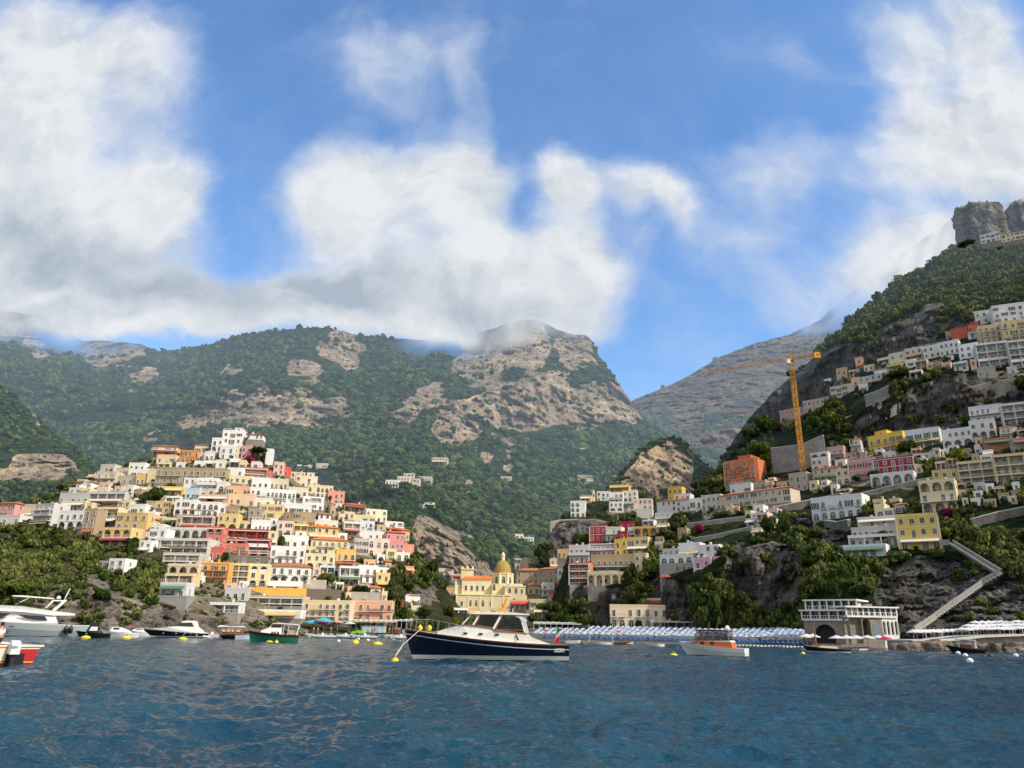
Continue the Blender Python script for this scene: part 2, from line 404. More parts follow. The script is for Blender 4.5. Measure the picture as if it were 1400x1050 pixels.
    def yat(s, px, py):
        i = int(round((px-s.ua)/s.du)); i = min(max(i, 0), s.px.shape[1]-1)
        return float(np.interp(-py, -s.py[:, i], s.Y[:, i]))
    def pt(s, px, py): return at(px, py, s.yat(px, py))

def terrain_mat(name, rockc=(.40, .31, .21), rockd=(.20, .17, .14), veg=((.012, .026, .010), (.035, .058, .016), (.085, .088, .03)), dirt=(.33, .25, .15), sc=1.0, hz=1.0, cloud=False, warm=None):
    m, nt, out = new_mat(name)
    geo = N(nt, 'ShaderNodeNewGeometry'); P = geo.outputs['Position']
    rk = N(nt, 'ShaderNodeAttribute', attribute_name='rock').outputs['Fac']; tw = N(nt, 'ShaderNodeAttribute', attribute_name='town').outputs['Fac']
    nb = tex(nt, P, .010*sc, 5, .6).outputs[0]; nm = tex(nt, P, .06*sc, 6, .65).outputs[0]; nf = tex(nt, P, .35*sc, 5, .65).outputs[0]
    vor = tex(nt, P, .22*sc, kind='ShaderNodeTexVoronoi').outputs['Distance']
    v = mix(nt, smooth(nt, nm, .36, .66), veg[0], veg[1]); v = mix(nt, smooth(nt, nb, .48, .74, 0, .75), v, veg[2])
    v = mix(nt, smooth(nt, nf, .35, .7, 0, .7), v, tuple(c*.45 for c in veg[0]))
    st = tex(nt, scaled(nt, P, (.35, .35, 1.0)), .16*sc, 6, .7).outputs[0]; vs = tex(nt, scaled(nt, P, (1.0, 1.0, .15)), .20*sc, 6, .72).outputs[0]; nv = tex(nt, P, .028*sc, 5, .6).outputs[0]
    r = mix(nt, smooth(nt, nv, .40, .62), tuple(c*.62+.01 for c in (rockc[0]*.92, rockc[1], rockc[2]*1.15)), rockc)
    r = mix(nt, smooth(nt, st, .44, .64, .75, 0), r, rockd); r = mix(nt, smooth(nt, vs, .47, .62, 0, .9), r, tuple(c*.42 for c in rockd))
    r = mix(nt, smooth(nt, nf, .58, .70, 0, .75), r, tuple(c*.8 for c in veg[0]))
    rf = smooth(nt, math_(nt, 'ADD', rk, math_(nt, 'MULTIPLY', math_(nt, 'SUBTRACT', nf, .5), .8)), .35, .6)
    c = mix(nt, rf, v, r)
    dcol = mix(nt, smooth(nt, nf, .4, .65), tuple(x*.55 for x in dirt), dirt)
    c = mix(nt, smooth(nt, math_(nt, 'ADD', tw, math_(nt, 'MULTIPLY', math_(nt, 'SUBTRACT', nm, .5), .9)), .45, .6), c, dcol)
    bh = math_(nt, 'ADD', math_(nt, 'MULTIPLY', nf, 1.0), math_(nt, 'MULTIPLY', st, 1.5))
    sh = bsdf(nt, c, .95, .08, bh, .95, 3.5/sc)
    al = None; sh = sh
    if cloud: al = N(nt, 'ShaderNodeAttribute', attribute_name='cloud').outputs['Fac']
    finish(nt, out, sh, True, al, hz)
    return m
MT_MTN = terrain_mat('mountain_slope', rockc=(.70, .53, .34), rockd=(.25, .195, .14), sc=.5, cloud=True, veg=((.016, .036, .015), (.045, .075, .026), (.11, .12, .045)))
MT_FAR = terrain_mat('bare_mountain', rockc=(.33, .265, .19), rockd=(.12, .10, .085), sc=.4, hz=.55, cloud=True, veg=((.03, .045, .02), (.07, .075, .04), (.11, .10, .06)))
MT_LEFT = terrain_mat('town_hill_ground', rockc=(.36, .31, .24), rockd=(.15, .125, .10), sc=1.0, veg=((.035, .042, .018), (.085, .085, .036), (.22, .175, .10)), dirt=(.30, .25, .18))
MT_RIGHT = terrain_mat('cliff_ground', rockc=(.26, .23, .19), rockd=(.075, .068, .063), sc=1.0, veg=((.014, .026, .008), (.035, .05, .014), (.09, .082, .03)), dirt=(.30, .26, .20))
MT_BEACH = terrain_mat('beach_shingle', rockc=(.30, .27, .23), rockd=(.2, .18, .15), sc=2.0, dirt=(.30, .26, .21))

z4 = lambda pts, s, ox, oy: [(ox+s*x, oy+s*y) for x, y in pts]
Z = lambda pts: z4(pts, .3814, 400, 400)
G = lambda pts: z4(pts, .3336, 0, 380)
ROCK_M = [Z([(620, 390), (700, 350), (800, 355), (860, 300), (960, 295), (1000, 365), (1110, 330), (1160, 322), (1240, 420), (1240, 478), (1180, 452), (1120, 430), (1110, 472), (1000, 468), (860, 487), (740, 478), (680, 442), (640, 420)]),
          Z([(505, 470), (540, 420), (600, 408), (655, 460), (672, 490), (640, 530), (580, 557), (515, 520)]),
          Z([(355, 445), (420, 380), (480, 338), (545, 330), (552, 380), (480, 420), (430, 452), (400, 465)]),
          Z([(550, 262), (620, 220), (700, 250), (750, 290), (740, 322), (650, 312), (570, 290)]),
          Z([(680, 225), (700, 180), (760, 130), (860, 90), (910, 140), (925, 225), (860, 262), (720, 255)]), Z([(940, 170), (1000, 150), (1062, 150), (1088, 250), (1000, 292), (960, 250)]),
          Z([(70, 230), (110, 160), (180, 140), (240, 150), (247, 285), (200, 292), (150, 250)]), Z([(-10, 240), (40, 250), (130, 310), (130, 335), (40, 300), (-10, 290)]), Z([(-20, 345), (60, 335), (105, 380), (180, 370), (225, 420), (215, 455), (120, 430), (60, 455), (-20, 460)]),
          Z([(775, 540), (790, 555), (805, 660), (770, 655), (760, 560)]), Z([(660, 570), (720, 565), (740, 590), (690, 605)]), Z([(600, 660), (640, 640), (650, 700), (610, 720)]),
          G([(830, 540), (920, 490), (980, 465), (1040, 480), (1050, 430), (1100, 420), (1120, 470), (1240, 440), (1320, 510), (1280, 560), (1200, 580), (1000, 592), (930, 560), (870, 590), (800, 612), (720, 617), (640, 662), (560, 692), (600, 640), (680, 600), (740, 560)]),
          G([(330, 312), (380, 270), (450, 260), (540, 268), (600, 288), (560, 320), (480, 345), (400, 362)]), G([(-20, 150), (170, 150), (215, 200), (120, 230), (-20, 240)]), G([(90, 260), (150, 270), (210, 315), (180, 325), (110, 290)]),
          G([(600, 360), (640, 350), (660, 400), (600, 440), (520, 470), (480, 470), (540, 430)]), G([(350, 490), (390, 440), (395, 470), (360, 505)]), G([(900, 380), (960, 350), (990, 370), (940, 420), (890, 430)]), G([(1200, 340), (1250, 345), (1350, 430), (1300, 430), (1230, 390), (1130, 380)]), G([(1280, 300), (1400, 230), (1400, 350), (1330, 350)]),
          [(560, 706), (590, 713), (628, 733), (650, 760), (670, 764), (672, 792), (640, 803), (606, 788), (578, 768), (564, 742)]]
CLOUD_M = [(0, 425, 130, 38, 1), (110, 442, 90, 38, 1), (60, 410, 120, 40, 1), (190, 452, 60, 24, .9), (612, 455, 84, 30, 1), (680, 430, 80, 38, 1), (742, 425, 60, 32, 1), (560, 455, 40, 12, .6), (790, 447, 40, 14, .6)]
MTN = Layer('mountain', [
    [(-220, 860, 430), (300, 860, 460), (600, 856, 430), (760, 858, 490), (1030, 860, 480)],
    [(-220, 720, 600), (300, 700, 600), (560, 705, 470), (640, 760, 470), (700, 740, 560), (800, 720, 620), (1030, 740, 650)],
    [(-220, 600, 800), (0, 600, 800), (150, 622, 760), (240, 598, 760), (300, 577, 800), (400, 563, 820), (470, 562, 840), (560, 577, 800), (600, 612, 760), (640, 607, 770), (680, 582, 860), (760, 584, 900), (870, 580, 950), (1030, 690, 920)],
    [(-220, 520, 900), (0, 500, 950), (150, 540, 900), (240, 560, 830), (300, 535, 850), (400, 520, 880), (480, 545, 880), (560, 535, 860), (640, 540, 880), (720, 515, 935), (760, 515, 965), (840, 525, 1000), (876, 572, 975), (1030, 684, 940)],
    [(-220, 400, 1500), (0, 425, 1450), (55, 432, 1420), (75, 440, 1400), (110, 466, 1350), (150, 466, 1300), (190, 470, 1280), (215, 480, 1260), (240, 478, 1240), (290, 470, 1200), (330, 458, 1150), (380, 452, 1120), (430, 447, 1120), (460, 450, 1110), (490, 458, 1110), (530, 462, 1120), (580, 465, 1150), (610, 461, 1180), (640, 460, 1200), (680, 447, 1240), (715, 437, 1250), (735, 436, 1250), (760, 450, 1230), (780, 457, 1200), (802, 458, 1180), (812, 470, 1160), (820, 490, 1130), (840, 515, 1080), (860, 545, 1030), (872, 562, 1000), (880, 580, 990), (1030, 678, 960)],
], -200, 1020, 1.5, 1.5, amp=54, nscale=150, smy=12, smv=4, rock=ROCK_M, solid=ROCK_M[-1:]+[ROCK_M[0], ROCK_M[1]], cloud=CLOUD_M, rockn=38, strata=19, flute=8, rag=42, crag=12, crest=1.0, mat=MT_MTN)
ROCK_F = [[(840, 560), (900, 530), (1000, 478), (1120, 440), (1250, 300), (1400, 250), (1400, 460), (1000, 620), (900, 600)]]
FAR = Layer('mountain', [
    [(820, 720, 900), (1560, 700, 900)],
    [(820, 600, 1150), (900, 600, 1200), (1000, 590, 1200), (1560, 560, 1200)],
    [(820, 575, 1600), (840, 562, 1600), (870, 545, 1650), (900, 533, 1700), (940, 515, 1750), (980, 490, 1800), (1030, 470, 1850), (1080, 457, 1900), (1120, 438, 1900), (1150, 410, 1900), (1200, 370, 1900), (1300, 300, 1900), (1420, 265, 1900), (1560, 250, 1900)]],
    815, 1550, 1.6, 1.6, amp=40, nscale=200, rock=ROCK_F, rockn=50, strata=0, flute=16, rag=70, crag=22, crest=1.0, mat=MT_FAR,
    cloud=[(1180, 400, 95, 62, 1), (1260, 350, 150, 90, 1), (1120, 440, 60, 20, .7), (1400, 300, 150, 80, .9), (1060, 452, 60, 14, .35)])
SPUR = Layer('hill', [
    [(-220, 790, 400), (0, 780, 400), (160, 760, 400), (240, 740, 400)],
    [(-220, 640, 470), (0, 650, 470), (100, 655, 470), (150, 690, 450), (240, 735, 420)],
    [(-220, 480, 600), (0, 524, 590), (20, 542, 585), (40, 562, 575), (60, 578, 570), (80, 598, 560), (110, 614, 545), (130, 640, 530), (160, 680, 500), (240, 730, 440)]],
    -200, 230, 1.4, 1.4, amp=12, nscale=70, crag=7, strata=10, rockn=28, crest=1.5, mat=MT_MTN,
    rock=[[(15, 625), (60, 620), (100, 622), (102, 640), (80, 655), (30, 660), (10, 650)], [(38, 568), (52, 568), (58, 582), (42, 584)], [(-40, 640), (5, 640), (5, 660), (-40, 660)]])
KNOB = Layer('hill', [
    [(790, 725, 420), (1050, 725, 420)],
    [(790, 705, 430), (850, 672, 440), (900, 645, 455), (950, 665, 450), (1050, 710, 430)],
    [(790, 700, 440), (815, 680, 445), (838, 660, 455), (855, 640, 465), (875, 614, 475), (900, 599, 485), (918, 596, 488), (935, 605, 488), (950, 622, 485), (985, 650, 480), (1050, 700, 460)]],
    795, 1045, 1.3, 1.3, amp=7, nscale=45, strata=9, flute=3, crag=7, crest=1.5, mat=MT_MTN, rock=[[(845, 668), (860, 640), (880, 622), (912, 610), (935, 625), (948, 650), (945, 690), (850, 690)]])
HAM = Layer('hill', [
    [(735, 790, 350), (1000, 790, 350)],
    [(735, 775, 358), (755, 750, 360), (830, 735, 362), (900, 730, 362), (1000, 725, 362)],
    [(735, 765, 362), (758, 722, 366), (800, 714, 370), (850, 704, 378), (900, 702, 380), (1000, 705, 375)],
    [(735, 760, 365), (752, 728, 370), (762, 712, 376), (780, 700, 385), (800, 686, 395), (830, 674, 405), (870, 672, 410), (895, 682, 408), (920, 690, 400), (960, 696, 395), (1000, 700, 390)]],
    738, 995, 1.3, 1.3, amp=4, nscale=35, flute=2.5, rag=14, crag=5, crest=1.0, mat=MT_RIGHT, rock=[[(752, 718), (832, 716), (826, 745), (800, 765), (748, 775)]], town=[[(835, 680), (895, 690), (890, 705), (830, 705)]])
LEFT = Layer('hill', [
    [(-220, 874, 176), (0, 870, 178), (100, 870, 182), (200, 871, 188), (300, 872, 196), (400, 873, 203), (500, 873, 213), (600, 874, 222), (700, 874, 230)],
    [(-220, 825, 186), (0, 815, 190), (60, 807, 192), (120, 804, 194), (200, 824, 200), (240, 812, 204), (330, 838, 214), (420, 853, 226), (500, 858, 232), (560, 861, 238), (620, 863, 242), (700, 865, 246)],
    [(-220, 770, 225), (0, 762, 232), (100, 755, 238), (200, 745, 244), (300, 770, 245), (400, 790, 250), (500, 812, 255), (560, 835, 258), (600, 850, 260), (700, 863, 258)],
    [(-220, 720, 275), (0, 710, 285), (60, 702, 288), (140, 690, 290), (200, 680, 290), (300, 668, 292), (400, 690, 295), (480, 728, 295), (540, 765, 290), (580, 800, 285), (620, 840, 278), (700, 861, 268)],
    [(-220, 705, 300), (0, 697, 310), (40, 692, 315), (80, 675, 320), (115, 655, 330), (150, 643, 345), (200, 628, 350), (250, 620, 345), (290, 612, 335), (340, 612, 335), (375, 632, 335), (410, 657, 335), (440, 674, 335), (480, 697, 330), (520, 714, 325), (555, 734, 320), (575, 760, 312), (600, 792, 305), (630, 832, 295), (700, 860, 280)]],
    -200, 690, 1.2, 1.2, amp=2.4, nscale=28, smy=9, flute=1.6, rag=9, crag=5.0, crest=.6, mat=MT_LEFT,
    rock=[[(-200, 842), (40, 826), (60, 800), (120, 797), (190, 812), (210, 836), (230, 812), (262, 806), (332, 832), (420, 852), (424, 880), (-200, 880)], [(610, 800), (560, 800), (548, 830), (575, 845)]],
    town=[[(70, 705), (90, 680), (140, 645), (210, 610), (300, 585), (345, 600), (380, 630), (440, 670), (500, 695), (560, 735), (555, 765), (530, 775), (540, 860), (270, 835), (215, 825), (225, 760), (185, 735), (130, 735), (60, 722)], [(255, 800), (330, 800), (330, 830), (280, 830)]])
RIGHT = Layer('hill', [
    [(700, 853, 262), (800, 854, 252), (900, 859, 242), (960, 861, 232), (1040, 864, 217), (1100, 870, 197), (1150, 876, 176), (1240, 888, 156), (1330, 890, 146), (1400, 891, 140), (1620, 893, 130)],
    [(745, 851, 268), (765, 835, 266), (780, 802, 260), (850, 798, 252), (900, 790, 247), (950, 785, 238), (1000, 755, 230), (1060, 748, 223), (1110, 760, 210), (1160, 760, 202), (1230, 757, 196), (1300, 752, 190), (1400, 770, 172), (1620, 770, 155)],
    [(745, 849, 272), (765, 815, 274), (780, 770, 285), (840, 745, 285), (900, 733, 285), (950, 715, 282), (1000, 695, 282), (1060, 690, 275), (1110, 700, 258), (1160, 668, 258), (1250, 645, 248), (1300, 630, 238), (1400, 605, 222), (1620, 560, 195)],
    [(745, 847, 276), (765, 808, 282), (780, 757, 300), (840, 735, 305), (900, 718, 314), (950, 702, 320), (990, 662, 335), (1060, 640, 325), (1110, 625, 315), (1160, 618, 300), (1200, 612, 290), (1250, 594, 282), (1300, 588, 272), (1400, 552, 258), (1620, 500, 235)],
    [(745, 845, 279), (765, 805, 285), (780, 755, 303), (840, 733, 307), (900, 716, 316), (950, 700, 322), (990, 656, 345), (1060, 618, 340), (1110, 600, 330), (1160, 575, 308), (1200, 553, 297), (1250, 527, 288), (1300, 516, 278), (1400, 521, 264), (1620, 480, 242)],
    [(745, 843, 282), (765, 802, 288), (780, 753, 305), (840, 730, 310), (900, 713, 320), (950, 697, 328), (985, 648, 372), (1000, 642, 385), (1020, 606, 382), (1060, 576, 370), (1130, 546, 352), (1170, 525, 342), (1200, 506, 335), (1240, 485, 322), (1290, 478, 308), (1325, 454, 302), (1400, 442, 288), (1620, 400, 262)],
    [(745, 841, 285), (765, 799, 292), (780, 751, 308), (840, 728, 315), (900, 710, 325), (950, 692, 334), (985, 640, 378), (1000, 605, 392), (1030, 565, 385), (1060, 536, 376), (1110, 504, 364), (1130, 484, 358), (1170, 466, 350), (1200, 452, 344), (1260, 420, 332), (1310, 425, 318), (1400, 410, 298), (1620, 370, 275)],
    [(745, 839, 288), (765, 796, 296), (780, 748, 325), (840, 724, 335), (900, 706, 345), (950, 684, 352), (985, 632, 386), (1003, 602, 398), (1035, 560, 394), (1055, 538, 398), (1075, 520, 410), (1100, 500, 430), (1130, 473, 450), (1180, 426, 480), (1220, 395, 490), (1250, 377, 495), (1290, 350, 500), (1320, 338, 500), (1400, 330, 490), (1500, 295, 490), (1620, 262, 490)],
],
    746, 1600, 1.2, 1.2, amp=4.5, nscale=38, smy=9, flute=4.6, rag=15, crag=5, crest=1.5, mat=MT_RIGHT,
    rock=[[(980, 650), (1000, 600), (1030, 560), (1060, 530), (1130, 480), (1180, 465), (1230, 440), (1270, 415), (1310, 425), (1325, 452), (1290, 478), (1240, 484), (1200, 505), (1170, 524), (1130, 545), (1060, 575), (1020, 605), (1000, 642)],
          [(1170, 615), (1160, 590), (1200, 560), (1250, 530), (1270, 518), (1320, 515), (1400, 522), (1400, 552), (1330, 562), (1310, 592), (1250, 592), (1220, 605)],
          [(890, 788), (950, 793), (962, 862), (885, 862)], [(998, 745), (1020, 750), (1060, 742), (1095, 760), (1092, 830), (1062, 852), (1038, 832), (1005, 790)], [(776, 800), (852, 806), (862, 858), (776, 855)],
          [(1205, 772), (1260, 757), (1330, 778), (1420, 800), (1600, 800), (1600, 895), (1140, 895), (1130, 850), (1210, 835), (1190, 800)], [(1090, 700), (1110, 715), (1160, 735), (1150, 750), (1100, 740)]],
    town=[[(960, 690), (1080, 655), (1100, 665), (1000, 700), (965, 712)], [(1100, 655), (1250, 650), (1250, 662), (1110, 672)], [(1330, 510), (1420, 505), (1420, 520), (1330, 525)]])
def wrow(pts): return [(x, py_of(x, y, z), y) for x, y, z in pts]
BX = [420, 560, 700, 760, 900, 1000, 1100, 1200]; B0 = [222, 226, 212, 198, 178, 166, 155, 146]; B1 = [238, 242, 252, 252, 240, 228, 198, 172]
MID = Layer('beach', [wrow([(x, y-6, -.9) for x, y in zip(BX, B0)]), wrow([(x, y, .05) for x, y in zip(BX, B0)]), wrow([(x, y*.5+b*.5, 1.2) for x, y, b in zip(BX, B0, B1)]), wrow([(x, b+4, 2.6) for x, b in zip(BX, B1)]),
    wrow([(x, max(b+8, 300), 6.5) for x, b in zip(BX, B1)]), wrow([(x, 360, 11) for x in BX]), wrow([(x, 470, 17) for x in BX])],
    425, 1190, 1.5, .35, amp=0.0, nscale=40, smy=6, smv=2, crag=.25, crest=0, mat=MT_BEACH, town=[[(300, 851), (1300, 846), (1300, 900), (300, 900)], [(590, 828), (740, 828), (740, 860), (590, 860)]])
LAY = {'L': LEFT, 'R': RIGHT, 'H': HAM, 'M': MTN, 'K': KNOB, 'B': MID}

# ------------------------------------------------------------------ sea
def build_sea():
    az = np.concatenate([np.linspace(-180, -62, 40)[:-1], np.linspace(-62, -40, 60)[:-1], np.linspace(-40, 40, 820), np.linspace(40, 62, 60)[1:], np.linspace(62, 180, 40)[1:-1]])
    rr = [2.2]
    while rr[-1] < 300: rr.append(rr[-1]+max(.05, rr[-1]*.0052+.0000105*rr[-1]**2))
    rr += [360, 480, 700, 1100, 2000, 4000, 9000]; rr = np.array(rr)
    A, Rr = np.meshgrid(np.radians(az), rr, indexing='ij'); X = Rr*np.sin(A); Yc = Rr*np.cos(A); Zz = np.zeros_like(X)
    g = np.random.default_rng(5); cell = np.maximum(Rr*.0052+.0000105*Rr**2, Rr*R(80)/820)
    for k in range(60):
        lam = 6.5*(.25/6.5)**(k/59); th = R(-110)+g.normal()*R(50); amp = .0126*lam**.66*(.7+.6*g.random()); ph = g.random()*6.28
        kx, ky = math.cos(th)*6.283/lam, math.sin(th)*6.283/lam
        a = kx*X+ky*Yc+ph; w = np.clip((lam/cell-2.2)/2.5, 0, 1)
        env = .75+.5*np.sin(.31*k+X*.11/lam+Yc*.17/lam)
        Zz += amp*w*env*(np.sin(a)+.35*np.cos(2*a))*(.8+.4*np.sin(kx*.13*Yc-ky*.13*X+2*k))
        X = X+w*amp*.6*math.cos(th)*np.cos(a); Yc = Yc+w*amp*.6*math.sin(th)*np.cos(a)
    C0 = sea(4, 919); foam = np.exp(-((X-C0[0])/1.5)**2-((Yc-C0[1])/1.3)**2)
    V = np.stack([X, Yc, Zz], -1); na, nr = A.shape; idx = np.arange(na*nr).reshape(na, nr)
    nx = np.roll(idx, -1, 0)
    Q = np.stack([idx[:, :-1], idx[:, 1:], nx[:, 1:], nx[:, :-1]], -1).reshape(-1, 4)[:, ::-1]
    m, nt, out = new_mat('sea_water'); geo = N(nt, 'ShaderNodeNewGeometry'); P = geo.outputs['Position']
    b = N(nt, 'ShaderNodeBsdfPrincipled'); b.inputs['Roughness'].default_value = .07; b.inputs['IOR'].default_value = 1.33
    nb = tex(nt, P, .05, 4, .6).outputs[0]
    c = mix(nt, smooth(nt, nb, .35, .7), (.004, .034, .064), (.009, .066, .096)); fo = N(nt, 'ShaderNodeAttribute', attribute_name='foam').outputs['Fac']; c = mix(nt, math_(nt, 'MULTIPLY', fo, smooth(nt, tex(nt, scaled(nt, P, (1, 2.5, 1)), 1.6, 5, .65).outputs[0], .40, .62, 0, .8)), c, (.36, .50, .54)); nt.links.new(c, b.inputs['Base Color'])
    n1 = tex(nt, scaled(nt, P, (1, 1.5, 1)), 1.1, 5, .62).outputs[0]; n2 = tex(nt, scaled(nt, P, (1.0, 1.6, 1)), 4.5, 4, .6).outputs[0]
    h = math_(nt, 'ADD', math_(nt, 'MULTIPLY', n1, .26), math_(nt, 'MULTIPLY', n2, .05))
    bp = N(nt, 'ShaderNodeBump'); bp.inputs['Strength'].default_value = 1.0; bp.inputs['Distance'].default_value = 1.0; nt.links.new(h, bp.inputs['Height']); nt.links.new(bp.outputs[0], b.inputs['Normal'])
    nt.links.new(b.outputs[0], out.inputs[0])
    tag(link('sea', mesh_np('sea', V.reshape(-1, 3), Q, [m], smooth=True, attrs={'foam': foam.ravel()})), kind='structure')
build_sea()
# ------------------------------------------------------------------ vegetation
def foliage_mat(name, dark, light, rnd=.0, haze=False, hz=1.0):
    m, nt, out = new_mat(name); geo = N(nt, 'ShaderNodeNewGeometry'); P = geo.outputs['Position']
    shade_tint = N(nt, 'ShaderNodeAttribute', attribute_name='shade_tint').outputs['Fac']
    n1 = tex(nt, P, .45, 4, .6).outputs[0]
    oi = N(nt, 'ShaderNodeObjectInfo').outputs['Random']
    f = math_(nt, 'ADD', math_(nt, 'MULTIPLY', shade_tint, .75), math_(nt, 'MULTIPLY', math_(nt, 'SUBTRACT', n1, .5), 1.0))
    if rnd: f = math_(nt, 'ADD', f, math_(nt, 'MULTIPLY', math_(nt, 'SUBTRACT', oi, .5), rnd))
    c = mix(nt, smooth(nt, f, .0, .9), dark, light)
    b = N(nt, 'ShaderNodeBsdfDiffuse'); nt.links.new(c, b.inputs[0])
    sh = b.outputs[0]
    if not haze:
        t = N(nt, 'ShaderNodeBsdfTranslucent'); nt.links.new(c, t.inputs[0]); mx = N(nt, 'ShaderNodeMixShader'); mx.inputs[0].default_value = .22
        nt.links.new(sh, mx.inputs[1]); nt.links.new(t.outputs[0], mx.inputs[2]); sh = mx.outputs[0]
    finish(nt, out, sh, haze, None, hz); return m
M_LEAF = foliage_mat('leaves', (.018, .034, .010), (.11, .145, .036), .5)
M_OLIVE = foliage_mat('olive_leaves', (.030, .038, .014), (.11, .12, .045), .4)
M_PINE = foliage_mat('pine_needles', (.014, .030, .007), (.085, .12, .018), .4)
M_DKLEAF = foliage_mat('dark_leaves', (.013, .026, .008), (.07, .10, .026), .3)
M_YLEAF = foliage_mat('yellow_green_leaves', (.06, .08, .01), (.24, .26, .03), .2)
M_MAGL = foliage_mat('bougainvillea', (.08, .012, .03), (.34, .03, .12), .2)
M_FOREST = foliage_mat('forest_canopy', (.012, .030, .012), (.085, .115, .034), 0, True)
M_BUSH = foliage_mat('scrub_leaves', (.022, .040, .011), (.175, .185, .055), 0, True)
M_BARK = plain((.09, .065, .045), 'bark', .9)

def ico(sub):
    bm = bmesh.new(); bmesh.ops.create_icosphere(bm, subdivisions=sub, radius=1.0)
    V = np.array([v.co[:] for v in bm.verts]); Fc = np.array([[v.index for v in f.verts] for f in bm.faces]); bm.free(); return V, Fc
ICO1 = ico(1); ICO2 = ico(2)
def crown_np(kind, n, seed, leaf=.13, clumps=16):
    """leaf quads on clumps filling a unit crown (base z=0, top z=1, radius 1)"""
    g = np.random.default_rng(seed); C = []; Rc = []
    while len(C) < clumps:
        p = g.uniform(-1, 1, 3)
        if kind == 'round':
            if np.linalg.norm(p) > .78: continue
            C.append((p[0]*.85, p[1]*.85, .5+p[2]*.42)); Rc.append(g.uniform(.26, .44))
        elif kind == 'umbrella':
            if np.hypot(p[0], p[1]) > .8: continue
            C.append((p[0], p[1], .42+.25*p[2]*.6+.12*(1-np.hypot(p[0], p[1])))); Rc.append(g.uniform(.24, .38))
        elif kind == 'cypress':
            z = g.uniform(.08, .92); r = .55*math.sin(math.pi*min(1, z**.75)); a = g.uniform(0, 6.28)
            C.append((r*math.cos(a), r*math.sin(a), z)); Rc.append(.22+.25*(1-z))
        else:
            if np.linalg.norm(p[:2]) > .8: continue
            C.append((p[0]*.8, p[1]*.8, g.uniform(.1, .62))); Rc.append(g.uniform(.24, .44))
    C = np.array(C); Rc = np.array(Rc); w = Rc**2/np.sum(Rc**2)
    k = g.choice(len(C), n, p=w); d = g.normal(size=(n, 3)); d[:, 2] += .25; d /= np.linalg.norm(d, axis=1)[:, None]
    zs = .45 if kind != 'cypress' else .16
    pos = C[k]+d*(Rc[k]*g.uniform(.72, 1.05, n))[:, None]*np.array([1, 1, zs/.45*.62 if kind == 'umbrella' else .62+.2*(kind == 'bush')])
    nr = d+g.normal(size=(n, 3))*.42; nr /= np.linalg.norm(nr, axis=1)[:, None]
    a = np.cross(nr, g.normal(size=(n, 3))); a /= np.linalg.norm(a, axis=1)[:, None]; b = np.cross(nr, a)
    s = (leaf*g.uniform(.6, 1.35, n))[:, None]
    V = np.stack([pos-a*s-b*s*.6, pos+a*s-b*s*.6, pos+a*s*.7+b*s*.8, pos-a*s*.7+b*s*.8], 1).reshape(-1, 3)
    Fq = np.arange(4*n).reshape(n, 4)
    shade_tint = np.clip(.25+.55*pos[:, 2]+g.normal(size=len(C))[k]*.16+.25*(np.linalg.norm(pos-np.array([0, 0, .45]), axis=1)-.6), 0, 1)  # crown shading put into the colour: lighter top and outside, plus random clumps
    return V, Fq, np.repeat(shade_tint, 4)
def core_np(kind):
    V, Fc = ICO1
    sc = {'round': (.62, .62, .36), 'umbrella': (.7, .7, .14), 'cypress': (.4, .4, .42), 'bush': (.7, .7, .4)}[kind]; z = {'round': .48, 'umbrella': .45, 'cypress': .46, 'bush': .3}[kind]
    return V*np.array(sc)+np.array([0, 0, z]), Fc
def trunk_mb(h, r, lean=.0, limbs=3, seed=0):
    g = random.Random(seed); b = MB(); p = [(0, 0, -h*.25), (lean*h*.3, 0, h*.45), (lean*h, .05*h, h)]
    b.bar(p[0], p[1], r, 0, 7, r*.75); b.bar(p[1], p[2], r*.75, 0, 7, r*.5)
    for k in range(limbs):
        a = k*6.283/limbs+g.random(); b.bar(p[1] if k % 2 else p[2], (p[2][0]+math.cos(a)*h*.45, p[2][1]+math.sin(a)*h*.45, h*(1.15+.2*g.random())), r*.45, 0, 5, r*.15)
    return b
def crown_mesh(name, kind, n, seed, leaf, mat, clumps=16):
    V, Q, t = crown_np(kind, n, seed, leaf, clumps)
    return mesh_np(name, V, Q, [mat], attrs={'shade_tint': t})
CROWN = {}
for kind, mats in (('round', (M_LEAF, M_OLIVE, M_DKLEAF, M_PINE, M_YLEAF)), ('umbrella', (M_PINE, M_DKLEAF)), ('cypress', (M_DKLEAF,)), ('bush', (M_LEAF, M_OLIVE, M_DKLEAF, M_PINE, M_YLEAF, M_MAGL))):
    for j, mm in enumerate(mats):
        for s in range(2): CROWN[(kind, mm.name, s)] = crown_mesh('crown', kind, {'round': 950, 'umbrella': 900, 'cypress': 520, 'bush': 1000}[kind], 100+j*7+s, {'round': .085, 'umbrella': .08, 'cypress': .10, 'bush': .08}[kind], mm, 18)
TRUNK = {}
for k, (h, lean, limbs) in {'round': (1.0, .08, 3), 'umbrella': (1.0, .10, 4), 'cypress': (1.0, 0, 0), 'bush': (1.0, .1, 4)}.items():
    TRUNK[k] = trunk_mb(h, .05 if k != 'umbrella' else .035, lean, limbs, 3).mesh('trunk', [M_BARK])
